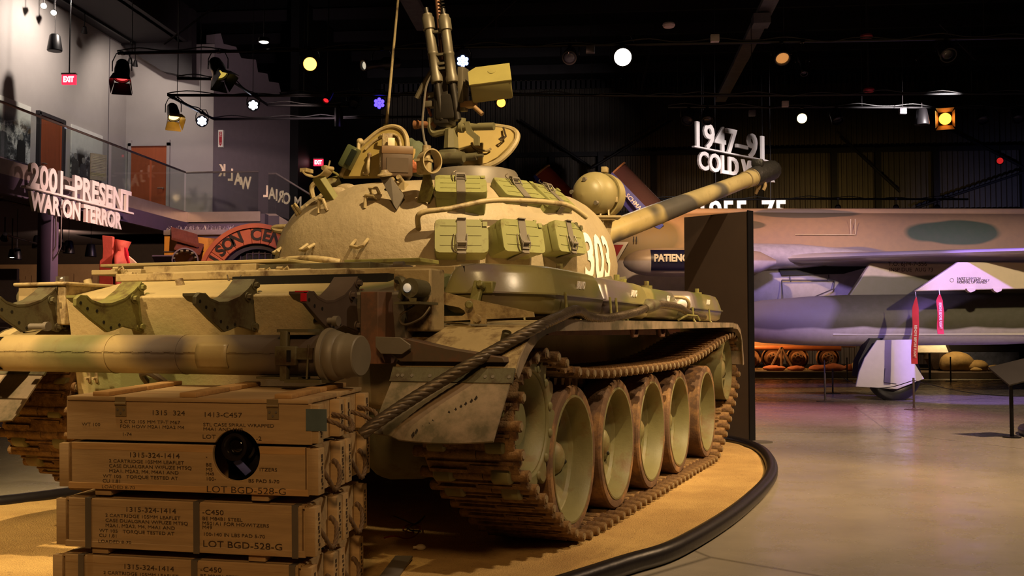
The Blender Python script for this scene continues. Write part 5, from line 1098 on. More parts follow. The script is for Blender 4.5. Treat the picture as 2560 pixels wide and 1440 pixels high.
# ================================================================ jet aircraft
JD = 21.5; y_ = R(YAW); JFW = V((-sin(y_), cos(y_), 0)); JRT = V((cos(y_), sin(y_), 0))
JET = thing('jet_fighter', 'camouflaged jet fighter with two open canopies standing behind the tank', 'aircraft', JFW * JD, YAW)
def j(u, v, d=JD): return V(((u - 1280) * d / FPX, d - JD, CAMH + (835 - v) * d / FPX))
def jetmat(name, top, pat, belly, zc, amp, rough=.4, freq=1.6, s2=.5, blobs=()):
    t = NT(name); p = t.obj(); sx = t.new('ShaderNodeSeparateXYZ'); t.l(p, sx.inputs[0])
    n = t.noise(s2, 1.2, .4, p); c = t.ramp(n, [(.50, L(top)), (.54, L(pat))])
    for bx_, bz, rx_, rz_, bc in blobs:
        vm = t.new('ShaderNodeVectorMath', operation='LENGTH'); wn = t.new('ShaderNodeVectorMath', operation='MULTIPLY_ADD'); wn.inputs[1].default_value = (.5, 0, .5); wn.inputs[2].default_value = (-.25, 0, -.25)
        nz = t.new('ShaderNodeTexNoise'); nz.inputs['Scale'].default_value = 1.3; nz.inputs['Detail'].default_value = 1; t.l(p, nz.inputs['Vector']); t.l(nz.outputs['Color'], wn.inputs[0])
        mp = t.map(p, (1 / rx_, 0, 1 / rz_), loc=(-bx_ / rx_, 0, -bz / rz_)); ad2 = t.new('ShaderNodeVectorMath', operation='ADD'); t.l(mp, ad2.inputs[0]); t.l(wn.outputs[0], ad2.inputs[1]); t.l(ad2.outputs[0], vm.inputs[0])
        c = t.mix(t.ramp(vm.outputs['Value'], [(.86, GR(1)), (1.0, GR(0))]), c, L(bc))
    wv = t.noise(freq, 1, .4, t.map(p, (1, 0, 0)))
    ad = t.new('ShaderNodeMath', operation='MULTIPLY_ADD'); t.l(wv, ad.inputs[0]); ad.inputs[1].default_value = amp; ad.inputs[2].default_value = zc - amp / 2
    df = t.new('ShaderNodeMath', operation='SUBTRACT'); t.l(sx.outputs[2], df.inputs[0]); t.l(ad.outputs[0], df.inputs[1])
    k = t.ramp(df.outputs[0], [(0, GR(1)), (.04, GR(0))]); c = t.mix(k, c, L(belly))
    c = t.mix(t.ramp(t.noise(9, 6, .6, p), [(.4, GR(0)), (.8, GR(.25))]), c, L('#6d655c'))
    t.l(c, t.b.inputs['Base Color']); t.b.inputs['Roughness'].default_value = rough; return t.m
Mj = jetmat('jet_camouflage', '#a98a66', '#51604a', '#c9c2c4', 2.62, .05, s2=.05, rough=.55, blobs=((8.75, 3.2, 1.0, .27, '#4f5f4c'), (4.6, 3.36, .45, .10, '#6d6248'), (5.9, 3.62, 1.2, .12, '#6a6250'), (2.3, 3.1, 1.15, .5, '#7d6b42'), (10.6, 2.95, .5, .3, '#4f5f4c'), (6.6, 2.75, .9, .16, '#7a6f78')))
Mw = mk('jet_white', '#cfc8c2', .45, var=.05); Mwt = mk('jet_pylon', '#cdbfa0', .5, var=.05); MjG = mk('panel_line', '#4a4650', .6)
prof = [(-3.0, .03, 2.35, .03), (-2.0, .30, 2.42, .32), (-.4, .58, 2.55, .66), (1.0, .70, 2.62, .92), (2.6, .74, 2.64, .98), (4.5, .78, 2.66, 1.02), (7.5, .80, 2.66, 1.0), (11, .78, 2.66, .98), (14, .6, 2.7, .85), (16, .48, 2.75, .7)]
mb = MB(); rings = []
for x, w_, zc, h_ in prof:
    rings.append([V((x, w_ * math.copysign(abs(cos(a)) ** .8, cos(a)), zc + h_ * math.copysign(abs(sin(a)) ** .75, sin(a)))) for a in [2 * pi * k / 40 for k in range(40)]])
mb.loft(rings); mb.build('fuselage', Mj, JET, smooth=60)
mb = MB(); mb.box((7.5, -.0, 3.66), (9, .5, .16), b=.06); mb.build('spine', Mj, JET)
# tall fin out of the frame to the right
mb = MB(); mb.ext([(12.5, 3.5), (16.5, 3.5), (17.5, 6.2), (16.2, 6.2)], .14, T(0, .07, 0) @ XZ); mb.build('tail_fin', Mj, JET)
# wing with a rounded leading edge
mb = MB(); rings = []
for y, le, ch, z, th in ((-.5, 4.6, 6.5, 2.66, .34), (-.9, 5.0, 6.2, 2.66, .28), (-2.2, 6.2, 4.9, 2.62, .2), (-5.0, 8.9, 2.6, 2.53, .10)):
    q = []
    for a in range(24):
        t_ = 2 * pi * a / 24; xx = .5 - .5 * cos(t_); yy = math.copysign(abs(sin(t_)) ** .7, sin(t_)) * (1 - xx) ** .5 * .62; q.append(V((le + ch * xx, y, z + th * yy)))
    rings.append(q)
mb.loft(rings); mb.build('wing', mk('wing_grey', '#b9afb2', .28, var=.06), JET, smooth=60)
mb = MB(); mb.loft([[V((x, -y, z)) for x, y, z in [p[:] for p in r]] for r in rings]); mb.build('wing', Mj, JET, smooth=60)
mb = MB(); mb.loft([[j(1868, 640, 20.6) + V((0, .4 * cos(a), .26 * sin(a))) for a in [2 * pi * k / 20 for k in range(20)]], [j(2000, 640, 20.6) + V((0, .32 * cos(a), .24 * sin(a))) for a in [2 * pi * k / 20 for k in range(20)]], [j(2180, 640, 20.6) + V((0, .2 * cos(a), .10 * sin(a))) for a in [2 * pi * k / 20 for k in range(20)]]]); mb.build('wing_root', mk('intake_grey', '#b7b0b6', .25), JET, smooth=60)
def pyl(pts, d, th, name, mat):
    mb = MB(); mb.ext([(p.x, p.z) for p in (j(u, v, d) for u, v in pts)], th, T(0, d - JD + th / 2, 0) @ XZ); return mb.build(name, mat, JET, bevel=.02)
Mp = jetmat('pylon_camouflage', '#5b5a44', '#5b5a44', '#5b5a44', -5, 0)
p1 = pyl([(2175, 658), (2300, 658), (2900, 664), (2900, 742), (2114, 748)], 19.5, .14, 'pylon', jetmat('pylon_camo', '#c0b49a', '#c0b49a', '#585843', 2.24, .12, freq=1.1))
mb = MB(); mb.text('T.O. 6J14-7-556', .11, T(*j(2222, 664, 19.42)) @ M.Rotation(pi / 2, 4, 'X'), .0, 'LEFT'); mb.piece(); mb.text('INSP DUE  AUG 73', .10, T(*j(2224, 678, 19.42)) @ M.Rotation(pi / 2, 4, 'X'), .0, 'LEFT'); mb.piece(); mb.builds('lettering', Mt['ink'], p1, smooth=0)
p2_ = pyl([(2395, 655), (2900, 658), (2900, 714), (2286, 728)], 18.0, .12, 'pylon', Mwt)
mb = MB(); mb.ext([(x, z) for x, z in [(j(2405, 726, 17.93).x, j(2405, 726, 17.93).z)] + []] * 1 + [(j(u, v, 17.93).x, j(u, v, 17.93).z) for u, v in ((2415, 722), (2439, 720), (2436, 728), (2424, 732))], .08, T(0, 17.98 - JD, 0) @ XZ) if 0 else None
for u in (2427, 2493):
    mb = MB(); mb.ext([(j(u + a, b, 17.93).x, j(u + a, b, 17.93).z) for a, b in ((-12, 721), (12, 719), (9, 727), (-2, 731), (-9, 727))], .1, T(0, 17.99 - JD, 0) @ XZ); mb.build('sway_brace', Mwt, p2_)
mb = MB()
for k, s in enumerate(('SAFETY SWITCH', 'LOCKED & ARM ONLY', 'NORMAL UP ARMED')): mb.text(s, .055, T(*j(2394, 698 + k * 5, 17.93)) @ M.Rotation(pi / 2, 4, 'X'), 0, 'LEFT'); mb.piece()
mb.lathe([(.03, 0), (.034, 0), (.034, .002), (.03, .002)], j(2381, 700, 17.935), (0, -1, 0), 16, loop=True); mb.piece(); mb.builds('lettering', Mt['ink'], p2_, smooth=0)
# drop tank
DT = mb = MB(); c0 = j(1700, 806, 19.5); xs = [(0, .02), (.3, .16), (.8, .28), (1.5, .39), (2.4, .455), (3.2, .475), (6, .475), (8, .4), (9.5, .1)]
mb.lathe([(r, x) for x, r in xs], (c0.x, c0.y, c0.z), (1, .0, .012), 40); mb.build('drop_tank', jetmat('tank_camo_violet_light', '#4c4b36', '#4c4b36', '#c7bfc2', c0.z - .13, .16, freq=1.35, s2=.32, rough=.6, blobs=((c0.x + 1.2, c0.z + .1, 1.7, 1.2, '#77727e'),)), JET, smooth=60)  # camouflage, plus a lilac blob painting violet light at the nose
mb = MB(); a = j(2095, 846, 19.1); mb.box((a.x + 3, a.y + .05, a.z + .08), (6.2, .1, .05), b=.02); mb.build('tank_strake', Mw, JET)
# named pod
c0 = j(1558, 655, 20.0); mb = MB(); mb.lathe([(.001, 0), (.08, .03), (.16, .12), (.22, .26), (.26, .48), (.275, .8), (.275, 2.1), (.2, 2.6), (.05, 2.9)], c0, (1, 0, 0), 36); pod = mb.build('nose_pod', jetmat('pod_paint', '#b09a86', '#b09a86', '#c6bec8', c0.z, .01), JET, smooth=60)
mb = MB(); n = 20; A = [V((x, 0, 0)) for x in (c0.x + .50, c0.x + 1.6)]
pt = [V((x, c0.y - .281 * cos(R(a)), c0.z + .281 * sin(R(a)))) for x in (c0.x + .5, c0.x + 1.6) for a in [-38 + 90 * k / n for k in range(n + 1)]]
mb.add(pt, [(k, k + 1, n + 2 + k, n + 1 + k) for k in range(n)]); mb.build('name_band', mk('navy_band', '#14143a', .35), pod, smooth=60)
mb = MB(); mb.text('PATIENCE', .185, T(c0.x + .55, c0.y - .292, c0.z + .0) @ M.Rotation(R(90), 4, 'X'), .02, 'LEFT', bold=.008, sx=.86); mb.build('lettering', Mt['white'], pod, smooth=0)
# rescue triangle, marks and the painted bird
m = lambda u, v, d=20.70: T(*j(u, v, d)) @ M.Rotation(pi / 2, 4, 'X')
tri = lambda s, c: [(-s, c), (s, c), (0, c - s * 1.75)]
mb = MB(); mb.ext(tri(.25, .14), .02, m(1540, 622, 20.74)); o = mb.build('rescue_mark', Mt['white'], JET); mb = MB(); mb.ext(tri(.15, .085), .01, m(1540, 622, 20.74) @ T(0, 0, .014)); mb.build('rescue_red', Mt['red'], o, label='red inner triangle')
mb = MB()
for u in (1585, 1592): mb.box((0, 0, 0), (.02, .1, .02), m=m(u, 597)).piece()
mb.builds('stroke_mark', Mt['black'], JET)
bird = [(0, .0), (.06, .08), (.04, .22), (.08, .34), (.04, .42), (-.03, .46), (-.10, .44), (-.12, .38), (-.07, .35), (-.09, .25), (-.05, .1), (-.14, .02), (-.12, -.01)]
mb = MB(); mb.ext(bird, .015, m(1835, 722, 20.72) @ M.Scale(1.05, 4)); bd = mb.build('painted_bird', Mt['black'], JET, label='black painted bird'); mb = MB(); mb.ext([(-.10, .44), (-.16, .42), (-.20, .34), (-.13, .38)], .017, m(1835, 722, 20.72)); mb.build('bird_beak', mk('beak_lilac', '#b7a8d8', .5), bd)
# gear bay and door outline
mb = MB(); mb.ext([(p.x, p.z) for p in (j(u, v, 20.68) for u, v in ((1948, 672), (2190, 650), (2168, 668), (2110, 684), (1955, 688)))], .05, T(0, 20.71 - JD, 0) @ XZ); mb.build('gear_bay', Mt['black'], JET)
mb = MB()
for a, b in (((1955, 700), (2088, 700)), ((2088, 700), (2084, 722)), ((2084, 722), (2005, 755)), ((1955, 700), (1958, 760)), ((1975, 690), (1975, 700)), ((2073, 686), (2073, 702))): mb.tube([j(*a, 20.68), j(*b, 20.68)], .012, 5)
mb.build('door_outline', MjG, JET)
mb = MB()
for a, b in (((2130, 546), (2130, 585)), ((2141, 546), (2141, 585)), ((1990, 585), (2140, 586))): mb.tube([j(*a, 20.72), j(*b, 20.72)], .008, 5)
mb.build('panel_seam', Mt['cream'], JET)
# main gear
wc = j(2231, 937, 19.1); mb = MB(); mb.lathe([(.28, -.1), (.42, -.12), (.47, -.08), (.48, 0), (.47, .08), (.42, .12), (.28, .1)], wc, (0, 1, 0), 40, loop=True); mb.build('tyre', Mt['rubber'], JET, smooth=60)
mb = MB(); mb.lathe([(.001, -.06), (.2, -.05), (.29, -.1), (.29, .1), (.001, .1)], wc, (0, 1, 0), 30); mb.build('wheel_hub', Mt['chrome'], JET)
mb = MB(); mb.ext([(p.x, p.z) for p in (j(u, v, 18.85) for u, v in ((2192, 850), (2281, 848), (2283, 905), (2308, 946), (2240, 972), (2137, 966), (2146, 929), (2161, 894)))], .05, T(0, 18.9 - JD, 0) @ XZ); gd_ = mb.build('gear_door', Mw, JET, bevel=.01)
mb = MB(); mb.ext([(p.x, p.z) for p in (j(u, v, 18.8) for u, v in ((2188, 952), (2216, 952), (2214, 922), (2205, 920)))], .01, T(0, 18.84 - JD, 0) @ XZ) if 0 else mb.tube([j(2210, 920, 18.84), j(2207, 955, 18.84), j(2238, 959, 18.84)], .006, 5); mb.build('door_hatch', MjG, gd_)
mb = MB(); mb.ext([(p.x, p.z) for p in (j(u, v, 19.2) for u, v in ((2168, 845), (2200, 845), (2160, 905), (2148, 940), (2134, 940), (2138, 902)))], .3, T(0, 19.35 - JD, 0) @ XZ); mb.build('gear_strut', Mt['black'], JET)
# open canopies
def canopy(u, v, label, tint, word, dep=21.3):
    o = j(u, v, dep); ax_ = V((.69, 0, -.72)); up = V((.72, 0, .69)); sd = V((0, 1, 0)); cn = bpy.data.objects.new('canopy', None); COL.objects.link(cn); cn.parent = JET; cn.empty_display_size = .1
    P = lambda a, th, r=.42: o + ax_ * a + sd * (r * cos(R(th))) + up * (r * .95 * sin(R(th)))
    n = 22
    mb = MB(); mb.loft([[P(a, 180 * k / n) for k in range(n + 1)] + [P(a, 180 - 180 * k / n, .405) for k in range(n + 1)] for a in (0, .4, .8, 1.12)], cap=True); mb.build('canopy_glass', tint, cn, smooth=60)
    mb = MB(); mb.tube([P(0, 180 * k / n, .425) for k in range(n + 1)], .022, 8); mb.build('front_hoop', mk('hoop_tan', '#a07a4e', .5), cn)
    mb = MB(); mb.loft([[P(a, 180 * k / n, .43) for k in range(n + 1)] + [P(a, 180 - 180 * k / n, .41) for k in range(n + 1)] for a in (1.08, 1.4)]); mb.build('rear_frame', mk('frame_tan', '#8f7444', .5), cn, smooth=60)
    for s in (-1, 1):
        a0 = o + sd * s * .425; mb = MB(); mb.loft([[a0 + ax_ * a + up * b + sd * c for b, c in ((.02, 0), (.02, .03 * s), (lo, .03 * s), (lo, 0))] for a, lo in ((-.02, -.03), (.3, -.12), (1.25, -.17), (1.45, -.10))]); mb.build('canopy_sill', mk('sill_blue', '#2a3a9a', .4), cn)
    if word:
        mm_ = M((ax_, up, V((0, -1, 0)))).transposed().to_4x4(); mm_.translation = o + sd * -.47 + ax_ * .5 + up * -.13; mb = MB(); mb.text(word, .12, mm_, .004, 'LEFT', bold=.002); mb.build('lettering', Mt['white'], cn, smooth=0)
ct = glass('canopy_lit_haze', '#b89aa6', .03, .06, .10, '#d0a8a0')  # pinkish lit haze put into the clear glass
canopy(1527, 440, '', ct, 'SCHMAN'); canopy(1337, 446, '', glass('canopy_orange_lit', '#d07a50', .12, .14, .4, '#d0704a'), '')  # orange lamp reflections put into the second canopy's tint and haze
# streamers
def streamer(u0, v0, u1, v1, d, label, word):
    a = j(u0, v0, d); b = j(u1, v1, d); t = thing('warning_streamer', label, 'streamer', JFW * JD, YAW, 'red streamers hanging from the pylons')
    n = 12; rings = []
    for k in range(n + 1):
        p = a.lerp(b, k / n) + V((0, .02 * sin(k * .8), 0)); w_ = .055 * min(1, .15 + k / 2.2); rings.append([p + V((-w_, -.003, 0)), p + V((w_, -.003, .0)), p + V((w_, .003, 0)), p + V((-w_, .003, 0))])
    mb = MB(); mb.loft(rings); mb.build('ribbon', mk('streamer_red', '#c4243a', .7, var=.1), t, smooth=60)
    mb = MB(); q = a.lerp(b, .42 if word[0] == 'R' and v1 > 860 else .22); dd = (b - a).normalized(); mm_ = M((dd, V((-dd.z, 0, dd.x)) * -1 if 0 else V((dd.z, 0, -dd.x)) * -1, V((0, -1, 0)))).transposed().to_4x4(); mm_.translation = q + V((-.0, -.026, 0)) - V((.028, 0, 0)); mb.text(word, .064, mm_, 0, 'LEFT', bold=.001, sx=.78 if v1 > 860 else .62); mb.build('lettering', Mt['white'], t, smooth=0)
    mb = MB(); mb.tube([a + V((0, 0, -.02)), a + V((0, .03, .09))], .006, 5); mb.build('ring', Mt['chrome'], t)
streamer(2291, 742, 2284, 909, 17.85, 'long red remove before flight streamer hanging lowest under the outer pylon tip', 'REMOVE BEFORE FLIGHT')
streamer(2350, 734, 2351, 835, 17.85, 'shorter red remove before flight streamer to the right of the long one', 'REMOVE BEFORE FLIGHT')

# ================================================================ signs with standing letters
def fit(s, h):
    q = MB(); q.text(s, h / .70, M.Identity(4), 0, 'LEFT'); xs_ = [p.x for p in q.v]; return min(xs_), max(xs_)
def letters(parent, s, m, h, Lw, depth, mat, bold=.018, name='letter'):
    a, b = fit(s, h); k = Lw / (b - a)
    for i, ch in enumerate(s):
        if ch == ' ': continue
        r = fit(s[:i + 1], h)[1]; c0, c1 = fit(ch, h); mb = MB()
        mb.text(ch, h / .70, m @ M.Diagonal((k, 1, 1, 1)) @ T(r - (c1 - c0) - c0 - a), depth, 'LEFT', bold=bold); mb.build(name, mat, parent, smooth=0)
def sign(label, p0, p1, lines, cat='sign', cables=(), bar=True, mat=None):
    p0 = V(p0); p1 = V(p1); d = (p1 - p0); ln = d.length; a = math.atan2(d.y, d.x); t = thing('letter_sign', label, cat, p0, math.degrees(a)); mat = mat or Mt['signwhite']
    if bar: mb = MB(); mb.box((ln / 2, 0, 0), (ln, .09, .035)); mb.build('bar', mat, t)
    for s, x, z, h, L_ in lines: letters(t, s, T(x, -.0, z) @ M.Rotation(pi / 2, 4, 'X'), h, L_, .055, mat)
    for x, z1 in cables: mb = MB(); mb.cyl((x, 0, 0), (x, 0, z1), .008, n=6); mb.build('cable', Mt['steel'], t)
    return t
a = wd(1733, 366, d=26); b = wd(1918, 403, d=28.2); b.z = a.z; ln = (b - a).length
sign('white hanging letters reading 1947-91 COLD WAR above the gun muzzle', a, b, [('1947–91', .12, .02, .62, ln - .3), ('COLD WAR', .2, -.53, .44, ln * 1.03)], cables=[(.36, 5.6), (ln - .22, 5.6)])
a = V((-9.72, 16.72, 3.66)); b = V((-9.72, 20.75, 3.66))
t = sign('pinkish white letters reading 2001-PRESENT WAR ON TERROR on the mezzanine edge', a, b, [('2001–PRESENT', .18, .03, .40, 3.75), ('WAR ON TERROR', .2, -.36, .30, 3.3)])
mb = MB()
for x in (.5, 1.95, 3.5): mb.cyl((x, 0, .0), (x, .36, .2), .012, n=6).piece()
mb.builds('stand_off', Mt['chrome'], t)
for x in (1.62, 1.78): mb = MB(); mb.cyl((x, 0, 0), (x, 0, .2), .006, n=6); mb.build('rod', Mt['chrome'], t)
yv = 27.0; a = wd(1750, 560, y=yv); b = wd(1968, 560, y=yv); b.z = a.z
sign('white letters reading 1955-75 half hidden behind the jet', a, b, [('1955–75', .03, .06, .52, (b - a).length - .06)], cables=[(.4, 6.4), ((b - a).length - .4, 6.4)])
# further sign letters cut by the left edge of the picture
t = thing('letter_sign', 'row of cut off white letter bottoms at the left picture edge under the mezzanine', 'sign', (0, 0, 0))
for u, v, w_, h_ in ((2, 480, 14, 24), (22, 483, 10, 20), (54, 488, 14, 16)):
    p = wd(u, v, x=-10.6); mb = MB(); k = (p - _W[0]).length / FPX; mb.ext([(x * w_ * k * .9, z * h_ * k) for x, z in ((-.5, .5), (.5, .5), (.5, -.1), (.2, -.5), (-.2, -.5), (-.5, -.1))], .08, T(*p) @ rz(60) @ M.Rotation(pi / 2, 4, 'X')); mb.build('letter', Mt['signwhite'], t)
mb = MB(); p = wd(2, 500, x=-10.6); mb.cyl(p, p + V((0, 4, 0)), .02); mb.build('bar', Mt['steel'], t)
# ================================================================ exhibit panel in front of the tank
A = wd(1710, 543, d=12.37); A.z = 0; B = V((1.55, 11.9, 0)); d = (B - A); an = math.degrees(math.atan2(d.y, d.x))
t = thing('exhibit_panel', 'tall plain dark brown panel standing beyond the front of the tank', 'panel', A, an)
mb = MB(); mb.box((d.length / 2, .05, 1.285), (d.length, .1, 2.55)); mb.build('board', Mt['panel'], t, bevel=.004)
mb = MB(); mb.box((d.length + .006, .05, 1.285), (.012, .11, 2.57)); mb.build('edge_trim', Mt['blackm'], t)
mb = MB(); mb.cyl((d.length + .1, .05, 0), (d.length + .1, .05, .012), .14, n=28); mb.build('foot_plate', Mt['greyg'], t)
# ================================================================ stage lights on pipes
PZ = 5.87; PIPES = []
def pipe(label, pts, hang=(), zc=PZ, r=.028, wav=True):
    PIPES.append((pts, zc)); P = [wd(u, v, z=zc) for u, v in pts]; t = thing('lighting_pipe', label, 'pipe', P[0]); Q = [p - P[0] for p in P]; mb = MB(); mb.tube(Q, r, 8); mb.build('pipe', Mt['blackm'], t)
    if wav:
        mb = MB(); c = []
        for a, b in zip(Q, Q[1:]):
            n = max(3, int((b - a).length / .35))
            for k in range(n): c.append(a.lerp(b, k / n) + V((0, -.03, .03 + .035 * sin(k * 1.9) + .02 * sin(k * .7))))
        mb.tube(cr(c, 3), .011, 5); mb.build('power_cable', Mt['black'], t)
    for u, v in hang: q = wd(u, v, z=zc) - P[0]; mb = MB(); mb.cyl(q, q + V((0, 0, 11.3 - zc)), .007, n=6); mb.build('hanger', Mt['steel'], t)
    return t
pipe('nearest long black lighting pipe crossing the top of the hall', [(295, 133), (1000, 121), (1740, 108), (2640, 92)], [(330, 133), (770, 126), (1240, 117), (1960, 104), (2460, 95)])
pipe('black lighting pipe bent into a hook over the landing', [(1000, 240), (420, 238), (535, 298), (760, 296), (1060, 292)], [(443, 245), (501, 270), (760, 239)])
pipe('thin bent black pipe above the hooked lighting pipe', [(443, 196), (572, 198), (668, 262), (900, 266)], [(445, 197), (632, 240)])
pipe('long black lighting pipe above the middle of the hall, third back', [(700, 236), (1200, 236), (1700, 240), (2640, 232)], [(1480, 238), (2170, 238)])
pipe('farthest black lighting pipe over the jet', [(1670, 268), (2100, 268), (2640, 270)], [(1694, 268), (2155, 268), (2430, 268)])
pipe('low pipe behind the jet carrying small up-facing lamps', [(1640, 497), (1760, 500), (1990, 497), (2420, 498)], [(1760, 500), (2330, 498)], zc=4.9)
def lens_mat(col, st): return emis('lamp_lens', col, st) if st else mk('lens_dark', '#20222a', .1)
LAMPS = []
def stage(u, v, label, kind, aim, lens=None, st=0, zc=5.5, sc=1.0, doors=None, group='stage lights on the pipes'):
    best = None
    for pts, pz in PIPES:
        for (ua, va), (ub, vb) in zip(pts, pts[1:]):
            lo, hi = min(ua, ub), max(ua, ub)
            if lo - 12 <= u <= hi + 12 and hi - lo > 1:
                w_ = min(1, max(0, (u - ua) / (ub - ua))); vp = va + (vb - va) * w_; dv = v - vp
                if (12 < dv < 75 or (pz < 5 and 10 < dv < 40)) and (best is None or dv < best[0]): best = (dv, wd(u, vp, z=pz))
    p = wd(u, v, y=best[1].y) if best else wd(u, v, z=zc); pz = best[1].z if best else 11.3
    d = (V(aim) - p).normalized() if not isinstance(aim, str) else (V((0, 0, CAMH)) - p).normalized()
    t = thing('stage_light', label, 'stage light', p, 0, group); m = axm((0, 0, 0), d) @ M.Scale(sc, 4)
    mb = MB(mm(m)) if 0 else MB(m)
    if kind == 'par': mb.lathe([(.001, -.17), (.06, -.165), (.085, -.13), (.10, -.02), (.10, .10), (.108, .105), (.108, .12), (.092, .12), (.088, .05)], (0, 0, 0), (0, 0, 1), 20)
    elif kind == 'led': mb.lathe([(.001, -.12), (.10, -.11), (.12, -.05), (.125, .05), (.125, .07), (.112, .07), (.11, .045)], (0, 0, 0), (0, 0, 1), 20)
    elif kind == 'tube': mb.lathe([(.001, -.28), (.07, -.27), (.09, -.2), (.09, -.05), (.06, 0), (.06, .24), (.075, .26), (.075, .32), (.06, .32), (.055, .2)], (0, 0, 0), (0, 0, 1), 20)
    else: mb.lathe([(.001, -.12), (.05, -.12), (.055, -.05), (.055, .12), (.045, .12), (.04, .05)], (0, 0, 0), (0, 0, 1), 16)
    mb.build('lamp_body', Mt['blackm'], t)
    r = {'par': .089, 'led': .11, 'tube': .055, 'can': .043}[kind]; z = {'par': .085, 'led': .05, 'tube': .29, 'can': .09}[kind]
    mb = MB(m)
    if kind == 'led' and st:
        mb.cyl((0, 0, z - .01), (0, 0, z), r, n=20); mb.build('lens_plate', Mt['black'], t); mb = MB(m)
        for k in range(7): a = 2 * pi * k / 6; rr = 0 if k == 6 else .066; mb.sph((rr * cos(a), rr * sin(a), z), .034, 10, 6, (1, 1, .4)); 
        mb.build('lens', lens_mat(lens, st), t)
    else: mb.sph((0, 0, z), r, 18, 8, (1, 1, .25)); mb.build('lens', lens_mat(lens, st), t)
    if kind != 'can':
        mb = MB(); s_ = V((1, 0, 0)) * .135 * sc; mb.tube([s_, s_ + V((0, 0, .13 * sc)), s_ * .6 + V((0, 0, .24 * sc)), -s_ * .6 + V((0, 0, .24 * sc)), -s_ + V((0, 0, .13 * sc)), -s_], .010, 6); mb.build('yoke', Mt['blackm'], t)
    mb = MB(); top = pz - p.z; mb.cyl((0, 0, .04 if kind == 'can' else .23 * sc), (0, 0, top), .012, n=8); mb.box((0, 0, top), (.06, .08, .05)); mb.build('clamp', Mt['blackm'], t)
    if doors:
        for k in range(4):
            a = pi / 2 * k; q = MB(m @ M.Rotation(a, 4, 'Z') @ T(0, .10, .12) @ M.Rotation(R(38 if k % 2 else 22), 4, 'X') @ M.Scale(-1, 4, (1, 0, 0)))
            q.m = m @ M.Rotation(a, 4, 'Z') @ T(0, .10, .12) @ M.Rotation(R(-24 if k % 2 else -14), 4, 'X'); q.ext([(-.095, 0), (.095, 0), (.13, .16), (-.13, .16)], .004, M.Rotation(pi / 2, 4, 'X')); q.build('barn_door', doors, t, smooth=0)
    return t
bd = Mt['blackm']
ym = mk('door_yellow_glow', '#b69a4a', .4); rm = mk('door_red', '#8e3a3a', .4)  # yellow lamp glow on barn doors put into their colour
stage(305, 178, 'stage light with red-lit barn doors beside the left wall', 'par', (-7.4, 15.0, 2), '#ff3a3a', 3, doors=bd, zc=5.5, sc=1.25)
stage(545, 172, 'stage light with yellow-lit barn doors, second from left on the nearest pipe', 'par', (-4.2, 15.2, 2), '#e8c95a', .7, doors=bd, sc=1.25)
stage(433, 281, 'stage light with glowing yellow barn doors at the end of the hooked pipe', 'par', (-7.0, 18, 2), '#ffd27a', 4, doors=ym, sc=1.2)
stage(505, 303, 'white multi-lens stage light right of the yellow barn-door lamp', 'led', 'cam', '#dfe8ff', 9, sc=1.0)
stage(633, 263, 'white multi-lens stage light on the upper bent pipe', 'led', 'cam', '#f0f2ff', 9, sc=.95)
stage(948, 258, 'bright violet blue stage light behind the whip antenna', 'led', 'cam', '#3a2cff', 7, sc=1.1)
stage(775, 160, 'bright warm orange stage light on the nearest pipe', 'par', 'cam', '#ffa040', 7, sc=1.2)
stage(955, 160, 'long tube spotlight aimed to the left near the antenna', 'tube', (-8, 12, 4), '#fff0d0', .6, sc=1.2)
stage(1157, 153, 'bluish white stage light right of the machine gun tubes', 'led', 'cam', '#86a8ff', 7, sc=1.0)
stage(1253, 257, 'small amber lamp showing below the cartridge box', 'par', 'cam', '#ff9030', 6, sc=.95)
stage(1557, 143, 'brightest white stage light right of the turret', 'par', 'cam', '#fffaf4', 40, sc=1.5)
stage(1425, 138, 'unlit stage light left of the brightest white lamp', 'par', (-1, 10, 1), None, 0, sc=1.1)
stage(1953, 137, 'unlit stage light with orange rim left of its twin on the nearest pipe', 'par', (3, 12, 1), '#ffb060', .5, sc=1.15)
stage(2006, 155, 'unlit slim stage light just right of its orange-rimmed twin', 'tube', (3.2, 14, 0), None, 0, sc=.8)
stage(2365, 128, 'unlit blue-tinted stage light at the right end of the nearest pipe', 'par', (5.6, 12, 1), None, 0, sc=1.2)
stage(1722, 292, 'unlit stage light above the 1947 digits', 'par', (0, 18, 1), None, 0, sc=1.2)
stage(1768, 292, 'unlit stage light directly over the digits of the hanging date sign', 'par', (2, 18, 1), None, 0, sc=1.1)
stage(2005, 296, 'pale yellow bright stage light on the farthest pipe', 'par', 'cam', '#ffe6a0', 6, sc=1.1)
stage(2090, 291, 'unlit stage light right of the pale yellow lamp', 'par', (5.5, 19, 1), None, 0, sc=1.2)
stage(2363, 297, 'bright orange stage light with open barn doors at the right', 'par', 'cam', '#ff8a2c', 6, doors=ym, sc=1.35)
stage(2455, 290, 'unlit stage light right of the bright orange lamp', 'par', (7.5, 19, 1), None, 0, sc=1.2)
stage(2543, 287, 'unlit stage light at the right picture edge on the farthest pipe', 'par', (8, 19, 1), None, 0, sc=1.2)
stage(885, 252, 'dark unlit lamp just left of the violet light', 'par', (-5, 16, 1), None, 0, sc=1.1)
stage(847, 293, 'small black can lamp under the hooked pipe', 'can', (-5.6, 21.8, 0), None, 0, sc=1.6)
stage(820, 242, 'small red-lit lamp on the middle pipe above the turret', 'can', (-5.4, 16, 3), '#ff2a30', 1.2, sc=1.2)
for u, w_ in ((2095, 'left'), (2240, 'middle'), (2343, 'right')):
    stage(u, 520, w_ + 'most small can lamp standing behind the jet spine' if w_ != 'middle' else 'middle small can lamp standing behind the jet spine', 'can', wd(u, 400, z=9), '#ff3030', .4, zc=4.62, sc=1.5, group='can lamps behind the jet')
